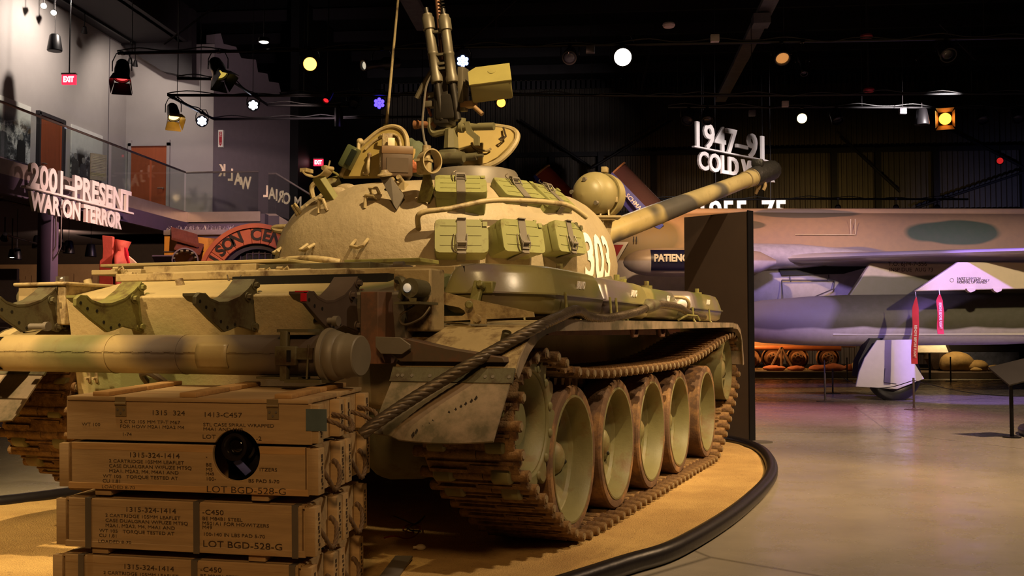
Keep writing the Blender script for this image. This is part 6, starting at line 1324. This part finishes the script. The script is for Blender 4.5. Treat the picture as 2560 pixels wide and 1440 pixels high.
stage(2500, 402, 'small hanging can lamp with red glow at the far right', 'can', wd(2500, 500, z=1), '#ff3030', .5, zc=6.1, sc=2.0)
stage(1055, 378, 'small can lamp with a red dot between the hatches', 'can', wd(1055, 500, z=1), '#ff3040', 2, zc=6.6, sc=1.0)
# lamps under the left ceiling beam and under the mezzanine
def track(u, v, x, label, aim, st, ztop):
    p = wd(u, v, x=x); t = thing('track_light', label, 'track light', p, 0, 'track lights by the left wall'); d = (V(aim) - p).normalized(); m = axm((0, 0, 0), d)
    mb = MB(m); mb.lathe([(.001, -.1), (.04, -.095), (.05, -.04), (.075, .06), (.07, .06), (.05, .0)], (0, 0, 0), (0, 0, 1), 16); mb.build('lamp_body', Mt['blackm'], t)
    mb = MB(m); mb.sph((0, 0, .045), .06, 14, 6, (1, 1, .3)); mb.build('lens', lens_mat('#fff0d8', st), t)
    mb = MB(); mb.cyl((0, 0, .05), (0, 0, ztop - p.z), .012, n=6); mb.build('stem', Mt['blackm'], t)
track(110, 14, -12.35, 'brighter track light at the top left corner', V((-9.5, 15, 5)), 25, 8.85); track(135, 30, -12.35, 'lower lit track light in the top left corner', V((-10.5, 17, 4.5)), 18, 8.85)
track(211, 76, -12.35, 'single unlit track light right of the exit rod', wd(200, 200, x=XL), 0, 8.85)
track(325, 153, -12.35, 'left lamp of the unlit pair behind the red barn doors', wd(300, 300, x=XL), 0, 8.85); track(338, 160, -12.35, 'right lamp of the unlit pair behind the red barn doors', wd(320, 320, x=XL), 0, 8.85)
track(30, 636, -10.8, 'lit track light low at the left edge under the mezzanine', wd(30, 760, x=-10.8), 10, 3.3); track(155, 617, -10.8, 'track light right of the purple column', wd(120, 700, x=-11.5), .6, 3.3); track(12, 592, -10.8, 'dim track light above the lit one at the left edge', wd(0, 700, x=-11.5), .2, 3.3)
mb = MB(); mb.tube([wd(10, 608, x=-10.8), wd(24, 612, x=-10.8), wd(160, 648, x=-10.8)], .02, 6); mb.v = [p + V((0, 0, .16)) for p in mb.v]
o = mb.build('light_track', Mt['blackm'], None); tag(o, 'dark light track under the mezzanine by the purple column', 'track')
def speaker(u, v, x, label, hpx, ztop):
    p = wd(u, v, x=x); k = (p - _W[0]).length / FPX; h = hpx * k; t = thing('pendant_speaker', label, 'speaker', p, 0, 'bell-shaped hanging speakers')
    mb = MB(); mb.lathe([(.001, h * .5), (h * .22, h * .5), (h * .30, h * .42), (h * .42, -h * .3), (h * .43, -h * .46), (h * .40, -h * .5), (.001, -h * .5)], (0, 0, 0), (0, 0, 1), 24); mb.build('speaker_body', Mt['blackm'], t)
    mb = MB(); mb.cyl((0, 0, h * .5), (0, 0, max(h * .6, ztop - p.z)), .006, n=6); mb.build('hanging_wire', Mt['steel'], t)
speaker(137, 107, -11.9, 'black bell speaker hanging in front of the bright left wall', 38, 8.9); speaker(227, 626, -10.9, 'black bell speaker under the mezzanine, rightmost of three', 30, 3.58)
speaker(172, 618, -10.9, 'black bell speaker just right of the purple column', 30, 3.58); speaker(95, 605, -10.9, 'black bell speaker just left of the purple column', 30, 3.58); speaker(42, 635, -11.2, 'black bell speaker beside the lit lamp at the left edge', 26, 3.58)
speaker(2305, 292, 6.35, 'dark bell speaker on the farthest pipe beside the orange lamp', 38, 5.87)
# exit signs and notice
def exit_sign(p, w_, label, rod=None, back=None):
    t = thing('exit_sign', label, 'exit sign', p, 4); h = w_ * .72
    mb = MB(); mb.box((0, 0, 0), (w_, .06, h)); mb.build('sign_box', Mt['redglow'], t); mb = MB(); mb.box((0, 0, h * .56), (w_ * 1.05, .08, h * .16)); mb.build('cap', Mt['greyg'], t)
    letters(t, 'EXIT', T(-w_ * .36, -.034, -h * .26) @ M.Rotation(pi / 2, 4, 'X'), h * .55, w_ * .72, .006, Mt['whiteglow'], bold=.006)
    mb = MB()
    if rod: mb.cyl((0, 0, h * .6), (0, 0, rod - p.z), .015, n=8)
    else: mb.box((-back / 2, .0, 0), (back, .05, .05))
    mb.build('mount', Mt['blackm'], t)
exit_sign(wd(173, 199, x=-11.5), .30, 'red exit sign hanging on a black rod before the left wall', rod=9.0)
q = wd(781, 409, x=-9.17); exit_sign(q + V((.25, -.2, 0)), .30, 'red exit sign above the left side of the turret', back=.25)
p = wd(553, 347, y=YB + .2); t = thing('notice_sign', 'narrow red and white projecting fire notice on the dark angled wall', 'sign', p)
mb = MB(); mb.box((0, 0, 0), (.13, .1, .46)); mb.build('board', Mt['white'], t); mb = MB(); mb.box((0, -.052, .03), (.08, .004, .30)); mb.ext([(-.05, -.13), (.05, -.13), (0, -.2)], .004, T(0, -.05, 0) @ XZ); mb.build('red_arrow', Mt['red'], t)
mm_ = T(-.022, -.055, .17) @ M.Rotation(pi / 2, 4, 'X') @ M.Rotation(-pi / 2, 4, 'Z'); mb = MB(); mb.text('FIRE', .07, mm_, 0, 'LEFT'); mb.build('lettering', Mt['white'], t, smooth=0)
mb = MB(); mb.box((0, .12, 0), (.04, .18, .3)); mb.build('wall_bracket', Mt['greyg'], t)
# photograph panels on the left wall
def photo(y0, y1, z0, z1, label, seed):
    t = NT('photo_print'); pp_ = t.map(t.obj(), loc=(seed, seed, seed)); f = t.noise(2.2, 9, .72, pp_); c = t.ramp(f, [(.42, L('#0b0c0e')), (.49, L('#4b4e52')), (.56, L('#c4c4c0'))])
    sx = t.new('ShaderNodeSeparateXYZ'); t.l(t.obj(), sx.inputs[0]); k = t.ramp(sx.outputs[2], [(.8, GR(0)), (1.4, GR(.9))]); c = t.mix(k, c, L('#d8d6d0')); t.l(c, t.b.inputs['Base Color']); t.b.inputs['Roughness'].default_value = .5
    o_ = V((XL + .02, (y0 + y1) / 2, z0)); mb = MB(); mb.box((0, 0, (z1 - z0) / 2), (.03, y1 - y0, z1 - z0)); o = mb.build('photo_mural', t.m, None, loc=o_); tag(o, label, 'photo')
    random.seed(seed)
    for k in range(4):
        yy = -(y1 - y0) * .38 + (y1 - y0) * .25 * k; s_ = random.uniform(.72, .95); h = (z1 - z0) * .62 * s_
        mb = MB(); mb.ext([(-.16, 0), (.16, 0), (.17, h * .55), (.13, h * .78), (.05, h * .82), (.05, h * .86), (-.05, h * .86), (-.05, h * .82), (-.13, h * .78), (-.17, h * .55)], .004, T(.016, yy, 0) @ YZ); mb.build('printed_figure', mk('figure_grey', random.choice(['#17181b', '#24262a', '#3a3c40']), .5, var=.4, scale=14), o)
        mb = MB(); mb.cyl((.016, yy, h * .93), (.0225, yy, h * .93), .075, n=14); mb.build('printed_head', mk('head_grey', '#7d7b76', .5, var=.3, scale=12), o)
photo(19.4, 22.2, 4.95, 6.24, 'black and white group photograph panel left of the brown door', 3); photo(24.0, 25.55, 4.75, 6.22, 'black and white photograph panel right of the brown door', 5)
p = wd(246, 418, x=-11.9); t = thing('text_placard', 'small tan text placard on a stand before the right photograph', 'placard', (p.x, p.y, 4.05), 60)
mb = MB(); mb.box((0, 0, p.z - 4.05), (.42, .02, .62)); mb.build('board', mk('placard_tan', '#b7a588', .5), t)
for k in range(13): mb = MB(); mb.box((-.03 * (k % 3 == 2), -.012, p.z - 4.05 + .24 - k * .038), (.34 - .06 * (k % 3 == 2), .002, .012)); mb.build('text_line', Mt['cream'], t)
mb = MB(); mb.cyl((0, .02, 0), (0, .02, p.z - 4.1), .015); mb.box((0, 0, .01), (.3, .2, .02)); mb.build('stand', Mt['greyg'], t)
# info kiosk at the left edge
p = wd(36, 830, d=12.5); a_ = wd(-60, 830, d=12.6); t = thing('info_panel', 'violet-lit info panel at the left picture edge behind the bracket', 'panel', (p.x - .55, p.y, 0), 6)
zt = wd(20, 671, d=12.5).z
mb = MB(); mb.box((0, 0, zt / 2), (1.1, .06, zt)); mb.build('board', mk('panel_violet_lit', '#7a6a86', .5, var=.05), t); mb = MB(); mb.box((0, -.032, zt - .07), (1.1, .006, .12)); mb.build('header', mk('header_dark', '#3c3348', .5), t)  # violet light put into the board, map and text colours
mb = MB(); mb.box((0, -.032, zt - .39), (1.1, .006, .5)); mb.build('map_print', mk('map_violet_lit', '#a99ab8', .6, var=.15, scale=6), t)
for k in range(5): mb = MB(); mb.box((.12, -.034, zt - .70 - k * .045), (.7, .003, .014)); mb.build('text_line', mk('line_violet_lit', '#c9bcd2', .6), t)
# ================================================================ prison facade and beam exhibit
PY = 22.3; q = lambda u, v: wd(u, v, y=PY); cA = q(645, 709); s_ = (q(645, 565).z - cA.z) / 144.5
FA = thing('prison_facade', 'mock prison gate facade with a red lettered arch and yellow walls', 'facade', (cA.x, PY, 0)); f = lambda u, v: (q(u, v).x - cA.x, q(u, v).z)
Ro, Ri = 144.5 * s_, 99 * s_; zc = cA.z; n = 44
rm_ = mk('arch_red', '#b5603f', .6, var=.12, scale=3)
for k in range(15):
    a0, a1 = k * 12.4 - 3, (k + 1) * 12.4 - 3.4; pts = arc((0, 0), Ro, a0, a1, 4) + arc((0, 0), Ri, a1, a0, 4); mb = MB(); mb.ext(pts, .16, T(0, .0, zc) @ XZ); mb.build('arch_stone', rm_, FA, bevel=.012)
mb = MB(); pts = arc((0, 0), Ro * 1.03, -3, 183, 40) + arc((0, 0), Ro * .955, 183, -3, 40); mb.ext(pts, .12, T(0, -.1, zc) @ XZ); mb.build('arch_moulding', rm_, FA)
for ch, a in zip('MAISONCENTRALE', (175, 163, 150, 138, 126, 114, 90, 77, 65, 52, 40, 28, 15, 3)):
    rr = 121 * s_; mb = MB(); mb.text(ch, 36 * s_ / .7 * .78, T(rr * cos(R(a)), -.165, zc + rr * sin(R(a))) @ M.Rotation(pi / 2, 4, 'X') @ M.Rotation(R(a - 90), 4, 'Z') @ T(0, -13 * s_), .02, bold=.012); mb.build('arch_letter', mk('letter_black', '#241a18', .6), FA, smooth=0)
mb = MB(); mb.ext(arc((0, 0), Ri, 0, 180, 40) + arc((0, 0), Ri * .87, 180, 0, 40), .1, T(0, .05, zc) @ XZ); mb.build('inner_arch', mk('inner_dark', '#2c2736', .6), FA)
mb = MB(); mb.ext(arc((0, 0), Ri * .9, 0, 180, 40), .03, T(0, .12, zc) @ XZ); mb.build('gate_back', mk('gate_back', '#17151c', .8), FA)
mb = MB()
for k in range(-5, 6): x = k * Ri * .16; h = (max(0, (Ri * .87) ** 2 - x * x)) ** .5; mb.box((x, .06, zc + h / 2), (.025, .025, h))
for k in range(1, 5): z = k * Ri * .19; h = (max(0, (Ri * .87) ** 2 - z * z)) ** .5; mb.box((0, .07, zc + z), (2 * h, .02, .022))
mb.build('gate_lattice', mk('lattice', '#3b3040', .6), FA)
yw = mk('ochre_wall', '#dc9a40', .7, var=.12, scale=2, dirt=('#8a5526', .12, 2)); x0, zt = f(404, 584); x1, _ = f(570, 600)
mb = MB(); mb.ext([(x0, 0), (x1, 0), (x1, f(560, 598)[1]), (x0, zt)], .3, T(0, .45, 0) @ XZ); mb.build('ochre_wall', yw, FA)
mb = MB(); mb.box((x0 + .45, .14, f(404, 628)[1]), (.9, .04, .02)); mb.build('wall_groove', Mt['dark_wall'], FA); mb = MB(); mb.ext([(x0, 0), (-Ro * 1.0, 0), (-Ro * 1.0, zc), (x0, zc)], .2, T(0, .3, 0) @ XZ) if 0 else mb.box((-Ro - .05, .1, zc / 2), (.4, .3, zc)); mb.build('gate_pier', yw, FA)
mb = MB(); random.seed(5)
mb.box(((x0 + x1) / 2, .28, zt + .03), (x1 - x0, .4, .12), b=.02)
mb.build('wall_coping', mk('coping_grey', '#8c8188', .8), FA)
mb = MB()
for k in range(140): x = x0 + (x1 - x0) * random.random(); z = zt + .08; dx, h = random.uniform(-.04, .04), random.uniform(.03, .12); mb.tube([(x, .28 + random.uniform(-.15, .12), z), (x + dx, .25, z + h)], .005, 3)
o = mb.build('broken_glass_shards', mk('shard_grey', '#b9aeb4', .4), FA); o['kind'] = 'stuff'
tl = mk('roof_tile', '#7e4538', .6, var=.25, scale=5)
for i, (u0, v0, u1, v1, du, dv) in enumerate(((428, 570, 491, 588, 21, 23), (447, 600, 507, 612, 13, 18))):
    A, B = f(u0, v0), f(u1, v1); C, D_ = f(u0 + du, v0 + dv + 8), f(u1 + du, v1 + dv + 8); n = 22; mb = MB()
    for k in range(n): w_ = k / n; a = V((A[0] + (B[0] - A[0]) * w_, .05, A[1] + (B[1] - A[1]) * w_)); b = V((C[0] + (D_[0] - C[0]) * w_, -.35 - .1 * i, C[1] + (D_[1] - C[1]) * w_)); mb.cyl(a, b, .03, .034, 8)
    mb.build('roof_tiles', tl, FA)
# dark drum and hood in front of the facade
p = wd(455, 655, y=20.5); t = thing('ribbed_drum', 'dark ribbed drum with a flat hood in front of the ochre wall', 'drum', (p.x, p.y, 0))
mb = MB(); r_ = .26; zc_ = p.z; mb.lathe([(r_ * .9, -.2), (r_, -.2), (r_, .2), (r_ * .9, .2)], (.05, 0, zc_), (.5, -1, .1), 28, loop=True); mb.build('drum_rim', Mt['purple'], t)
for k in range(9): a = -60 + 28 * k; mb = MB(); mb.box((0, 0, 0), (.05, .03, .36), m=T(.05, 0, zc_) @ M.Rotation(R(27), 4, 'Z') @ M.Rotation(pi / 2, 4, 'X') @ T(r_ * .86 * cos(R(a)), r_ * .86 * sin(R(a)), 0)); mb.build('drum_rib', Mt['greyg'], t)
mb = MB(); mb.box((0, 0, 0), (.42, .3, .03), m=T(-.32, -.1, zc_ + .02) @ M.Rotation(R(-38), 4, 'X')); mb.build('hood', Mt['purple'], t)
mb = MB(); mb.cyl((.05, .1, 0), (.05, .1, zc_ - .15), .08); mb.box((-.3, 0, zc_ / 2 - .1), (.12, .12, zc_ - .2)); mb.build('stand', Mt['black'], t)
RY = 19.0; fr = lambda u, v: (wd(u, v, y=RY).x, wd(u, v, y=RY).z); rx = fr(288, 640)[0]
t = thing('steel_fragment', 'torn red-lit steel girder fragment standing behind the engine deck', 'girder', (rx, RY, 0)); gi = lambda pts: [(fr(u, v)[0] - rx, fr(u, v)[1]) for u, v in pts]
rst = mk('girder_red_lit', '#b3503e', .7, var=.25, scale=3, bump=.3, bscale=12)  # red light on the rusty steel put into its colour
mb = MB(); mb.ext(gi([(252, 690), (253, 652), (260, 646), (261, 622), (259, 589), (287, 592), (287, 630), (285, 650), (287, 690)]) + [(0.0, 0), (gi([(252, 690)])[0][0], 0)], .07, T(0, 0, 0) @ XZ); mb.build('flange', rst, t, bevel=.012)
W_ = [(0, 602), (6, 640), (12, 680), (12, 720)]
mb = MB(); rows = []
for (u0, v0), (u1, v1), bul in (((287, 597), (326, 604), .05), ((286, 612), (319, 618), .12), ((286, 626), (314, 630), .06), ((286, 640), (315, 642), .22), ((286, 660), (318, 660), .25), ((287, 690), (316, 690), .2)):
    A, B = gi([(u0, v0), (u1, v1)]); rows.append([V((A[0] + (B[0] - A[0]) * k / 8, -bul * sin(pi * k / 8) * .9, A[1] + (B[1] - A[1]) * k / 8)) for k in range(9)])
rows.append([V((p_.x, p_.y, 0)) for p_ in rows[-1]]); mb.loft([r_ + [p_ + V((0, .05, 0)) for p_ in reversed(r_)] for r_ in rows]); mb.build('web_plate', rst, t, smooth=70)
RY2 = 18.6; fr = lambda u, v: (wd(u, v, y=RY2).x, wd(u, v, y=RY2).z); rx = fr(335, 668)[0]
t = thing('sheet_fragment', 'curved cream sheet piece with a red edge right of the girder', 'fragment', (rx, RY2, 0)); gi = lambda pts: [(fr(u, v)[0] - rx, fr(u, v)[1]) for u, v in pts]
mb = MB(); mb.ext(gi([(319, 628), (324, 640), (334, 648), (346, 660), (352, 672), (352, 690), (334, 690), (328, 662)]) + [(-.0, 0), (.1, 0)][::-1], .05, XZ); mb.build('sheet', Mt['cream'], t, bevel=.01)
mb = MB(); mb.ext(gi([(317, 620), (320, 620), (331, 668), (333, 690), (329, 690), (325, 660), (318, 640)]), .09, T(0, -.02, 0) @ XZ); mb.build('red_edge', Mt['red'], t)
# ================================================================ barrier posts, lectern, second kerb
def stanchion(u, v, label, h=.5):
    p = wd(u, v, z=0); t = thing('barrier_post', label, 'barrier post', p, 0, 'low rope barrier posts round the jet'); mb = MB(); mb.cyl((0, 0, .012), (0, 0, h), .017, n=12); mb.build('post', Mt['greyg'], t); mb = MB(); mb.lathe([(.001, 0), (.15, 0), (.15, .008), (.03, .016), (.02, .03)], (0, 0, 0), (0, 0, 1), 28); mb.build('base', Mt['greyg'], t); return p + V((0, 0, h - .04))
tp = [stanchion(2063, 1004, 'barrier post nearest left of the jet wheel'), stanchion(2285, 1024, 'barrier post directly in front of the jet wheel door'), stanchion(2082, 984, 'violet-lit barrier post just behind the left one'), stanchion(2118, 953, 'barrier post near the tracked vehicle', .6), stanchion(2062, 966, 'barrier post mostly hidden behind the nearest left one', .6), stanchion(2377, 954, 'barrier post right of the jet wheel in front of the rocks', .62)]
def brope(a, b, label, sag=.22):
    mb = MB(); mb.tube(cr([a, a.lerp(b, .25) - V((0, 0, sag * .75)), a.lerp(b, .5) - V((0, 0, sag)), a.lerp(b, .75) - V((0, 0, sag * .75)), b], 5), .007, 5); o = mb.build('barrier_rope', Mt['black'], None); tag(o, label, 'rope')
brope(tp[2], tp[1], 'thin dark barrier rope sagging before the jet wheel'); brope(tp[1], wd(2660, 985, d=16.5), 'thin dark barrier rope running right from the wheel post to the picture edge', .12)
p = wd(2530, 1094, z=0); t = thing('reader_stand', 'slim dark reader stand with tilted plate at the right picture edge', 'lectern', p)
mb = MB(); mb.cyl((0, 0, .01), (0, 0, .72), .022, n=14); mb.build('post', Mt['blackm'], t); mb = MB(); mb.lathe([(.001, 0), (.1, 0), (.1, .014), (.001, .018)], (0, 0, 0), (0, 0, 1), 24); mb.build('base', Mt['blackm'], t)
mb = MB(); mb.box((0, 0, 0), (.55, .36, .02), m=T(.1, .02, .76) @ rz(25) @ M.Rotation(R(32), 4, 'X') @ M.Rotation(R(-14), 4, 'Y')); mb.build('plate', mk('plate_grey', '#1f1c1b', .4), t)
mb = MB(); c = wd(2680, 1085, z=.05); mb.tube([c + V((.42 * cos(R(a)), .9 * sin(R(a)), 0)) for a in range(0, 360, 10)], .06, 10, closed=True); o = mb.build('rubber_kerb', Mt['rubber'], None); tag(o, 'second rubber kerb just entering the right picture edge', 'kerb')
# ================================================================ dioramas behind the jet
DY = 31.0; g_ = lambda u, v, y=DY: wd(u, v, y=y)
mb = MB(); a, b = g_(1760, 940, 29.2), g_(2700, 940, 29.2); mb.box(((a.x + b.x) / 2 + 1, 33, .09), (b.x - a.x + 4, 7.6, .18)); struct(mb.build('floor_platform', mk('platform_brown', '#4a3a2c', .8), bevel=.02))
VE = thing('tracked_vehicle', 'orange-lit tracked vehicle with dished wheels under the jet', 'vehicle', (0, DY, 0)); ob = mk('vehicle_brown', '#7c5233', .6, var=.2)
for u in (1870, 1925, 1985, 2060):
    c = g_(u, 894); r_ = 26 * (c - _W[0]).length / FPX; mb = MB(); mb.lathe([(r_ * .98, 0), (r_, .03), (r_, .2), (r_ * .8, .2), (r_ * .78, .02), (r_ * .55, .06), (r_ * .5, -.02), (r_ * .2, -.02), (r_ * .18, -.12), (.001, -.13)], (c.x, -.6, c.z), (0, 1, 0), 28); w_ = mb.build('road_wheel', ob, VE)
    for k in range(8): a = 2 * pi * k / 8; mb = MB(); mb.cyl((c.x + r_ * .36 * cos(a), -.63, c.z + r_ * .36 * sin(a)), (c.x + r_ * .36 * cos(a), -.60, c.z + r_ * .36 * sin(a)), r_ * .06, n=8); mb.build('wheel_hole', Mt['black'], w_)
a, b = g_(1850, 868), g_(2085, 866); mb = MB(); mb.box(((a.x + b.x) / 2 - 1, .4, a.z + .25), (b.x - a.x + 3, 2, .5)); mb.build('hull', ob, VE, bevel=.05)
mb = MB(); mb.cyl((a.x - 1, -.9, a.z), (b.x, -.9, a.z - .02), .07, n=14); mb.build('side_tube', mk('tube_brown', '#8a4a26', .35), VE)
mb = MB(); zt = g_(1900, 922).z; mb.box(((a.x + b.x) / 2 - .6, -.5, zt), (b.x - a.x + 2.6, .4, .09)); mb.build('track_run', Mt['mud'], VE)
def sawhorse(u, label):
    c = g_(u, 930, 29.9); t = thing('trestle', label, 'trestle', (c.x, 29.9, .18)); h = g_(u, 868, 29.9).z - .18
    for dx, s in ((-.34, 1), (.0, 1), (.34, 1)): mb = MB(); mb.tube([(0, 0, h), (dx, 0, 0)], .035, 6); mb.build('leg', mk('trestle_wood', '#5d3c22', .8), t)
sawhorse(1954, 'wooden trestle standing in front of the tracked vehicle'); 
random.seed(21)
def rock(u, v, y, r, label, col='#9b7d4a', sc=(1.3, .9, .8)):
    p = g_(u, v, y); mb = MB(); mb.sph((0, 0, 0), r, 18, 12, sc); mb.v = [q * (1 + .22 * mnoise.noise(q * 2.4 / r * .35 + V((u, v, 0)))) for q in mb.v]; o = mb.build('rock', mk('rock_tan', col, .9, var=.2, bump=.5, bscale=10), None, smooth=25, loc=V((p.x, y, .18 + r * sc[2] * .8))); tag(o, label, 'rock', 'rocks in the diorama')
rock(2392, 916, 29.9, .36, 'largest tan rock behind the jet wheel'); rock(2436, 920, 29.9, .26, 'tan rock right of the largest one', sc=(1.5, .9, .7)); rock(2492, 925, 29.9, .14, 'small low tan rock near the reader stand', sc=(2, 1, .7)); rock(2050, 928, 29.7, .12, 'small reddish rock under the tracked vehicle', '#a0583a', (2.4, 1, .8)); rock(1990, 930, 29.7, .1, 'low reddish rubble stone by the trestle', '#a0583a', (2.4, 1, .8)); rock(2152, 880, 29.6, .2, 'stone coloured pale for the lamp glow beside the gear strut', '#e0c79a', (1.3, 1, .8)); rock(1935, 932, 29.7, .12, 'reddish stone between the trestle legs', '#a0583a', (2.6, 1, .7)); rock(2085, 928, 29.7, .14, 'reddish stone right of the last wheel', '#a0583a', (2.2, 1, .8)); rock(2440, 930, 29.6, .09, 'tiny tan stone before the rocks', '#9b7d4a', (1.8, 1, .7)); rock(2130, 925, 29.7, .13, 'reddish stone left of the gear strut', '#a0583a', (1.6, 1, .9))  # pale stone by the strut: lamp glow put into its colour
p = g_(2325, 872, 28.9); t = thing('reader_stand', 'brightly lit slanted reader panel behind the streamers', 'panel', (p.x, 28.9, 0)); mb = MB(); mb.box((0, 0, 0), (.86, .34, .03), m=T(0, 0, p.z) @ M.Rotation(R(38), 4, 'X')); mb.build('plate', mk('reader_white', '#eadcc4', .5), t); mb = MB(); mb.cyl((0, .05, 0), (0, .05, p.z - .05), .03); mb.build('post', Mt['blackm'], t)
p = g_(2345, 905, 30.5); mb = MB(); mb.sph((0, 0, 0), .32, 18, 14, (1.1, 1, 1.5)); mb.v = [q * (1 + .25 * mnoise.noise(q * 7)) for q in mb.v]; o = mb.build('burlap_heap', mk('burlap_dark', '#3c2a1a', .95, bump=.5), None, loc=V((p.x, 30.5, .62)), smooth=30); tag(o, 'dark rough heap under the lit reader panel', 'heap')
V2 = thing('dark_vehicle', 'large dark vehicle hull behind the rocks at the right', 'vehicle', (0, 32.5, 0)); a, b = g_(2320, 862, 32), g_(2640, 862, 32)
mb = MB(); mb.box(((a.x + b.x) / 2, .6, a.z + .1), (b.x - a.x, 2.4, .8)); mb.build('hull', mk('vehicle_black', '#1e1713', .6), V2, bevel=.1)
for u in (2400, 2480, 2560): c = g_(u, 905, 32); mb = MB(); mb.lathe([(.3, 0), (.33, .03), (.33, .3), (.001, .3)], (c.x, -.5, .52), (0, 1, 0), 24); mb.build('road_wheel', mk('wheel_black', '#231b16', .7), V2)
p = g_(2470, 905, 31.2); mb = MB(); mb.box((0, 0, 0), (1.7, .06, .5)); o = mb.build('backdrop_picture', mk('picture_grey', '#4a4d60', .6, var=.7, scale=3), None, loc=V((p.x, 31.2, .43))); tag(o, 'grey landscape picture board behind the tan rocks', 'picture')
# ================================================================ small ceiling fittings
def fitting(u, v, y, kind, col, label):
    p = wd(u, v, y=y); t = thing('ceiling_sensor' if kind == 'disc' else 'junction_box', label, 'sensor' if kind == 'disc' else 'box', p, 0); mb = MB()
    if kind == 'disc': mb.lathe([(.001, -.04), (.09, -.035), (.11, 0), (.10, .03), (.001, .035)], (0, 0, 0), (0, 0, 1), 20)
    else: mb.box((0, 0, 0), (.14, .1, .12), b=.01)
    mb.build('cover', mk('fitting_' + label[:5], col, .5), t); mb = MB(); mb.cyl((0, 0, .02), (0, 0, 11.3 - p.z), .006, n=6); mb.build('stem', Mt['steel'], t)
fitting(1672, 63, 18, 'disc', '#d8c8d0', 'white smoke sensor right of the brightest lamp'); fitting(2166, 92, 18.5, 'disc', '#8a2a34', 'small red sensor at the upper right'); fitting(2172, 226, 21, 'disc', '#b02a3c', 'red ceiling sensor above the farthest pipe')
fitting(1787, 96, 16.9, 'box', '#c9c2c6', 'pale junction box on the nearest pipe above the date sign'); fitting(1963, 260, 21.9, 'box', '#b7aca4', 'pale junction box on the farthest pipe'); fitting(1880, 283, 22, 'box', '#4c4a50', 'dark junction box left of the pale yellow lamp'); fitting(1476, 124, 16.7, 'box', '#4c4a50', 'dark junction box near the brightest lamp'); fitting(2257, 278, 22, 'box', '#4c4a50', 'dark junction box left of the hanging bell speaker')
p = wd(660, 104, y=17.5); t = thing('downlight', 'small round white downlight over the landing', 'downlight', p); mb = MB(); mb.lathe([(.05, -.01), (.10, -.01), (.09, .06), (.001, .07)], (0, 0, 0), (0, 0, 1), 20); mb.build('shade', Mt['blackm'], t); mb = MB(); mb.sph((0, 0, .0), .085, 16, 6, (1, 1, .35)); mb.build('bulb', lens_mat('#ffeedd', 16), t); mb = MB(); mb.cyl((0, 0, .06), (0, 0, 11.3 - p.z), .008, n=6); mb.build('stem', Mt['steel'], t)
mb = MB(); a, b = wd(1945, -40, y=24), wd(1852, 150, y=29); mb.box((0, 0, (b - a).length / 2), (.36, .12, (b - a).length), m=axm(a, b - a, (1, 0, 0))); c = wd(1800, 250, y=33); mb.box((0, 0, (c - b).length / 2), (.34, .12, (c - b).length), m=axm(b, c - b, (1, 0, 0))); mb.box(wd(1902, 52, y=25.6), (.4, .5, .24)); struct(mb.build('trim_11', Mt['lightbeam']))
mb = MB(); a, b = wd(1010, -30, y=20), wd(1062, 70, y=23); mb.box((0, 0, (b - a).length / 2), (.36, .12, (b - a).length), m=axm(a, b - a, (1, 0, 0))); struct(mb.build('trim_12', Mt['lightbeam']))
mb = MB()
for a, b in (((1290, 0), (1140, 130)), ((2480, 0), (2290, 150)), ((560, 0), (410, 110)), ((2100, 0), (1990, 90)), ((1640, 60), (1600, 240)), ((2350, 60), (2440, 150))): mb.tube([wd(*a, y=24), wd(*b, y=24)], .03, 6)
struct(mb.build('trim_13', Mt['steel']))
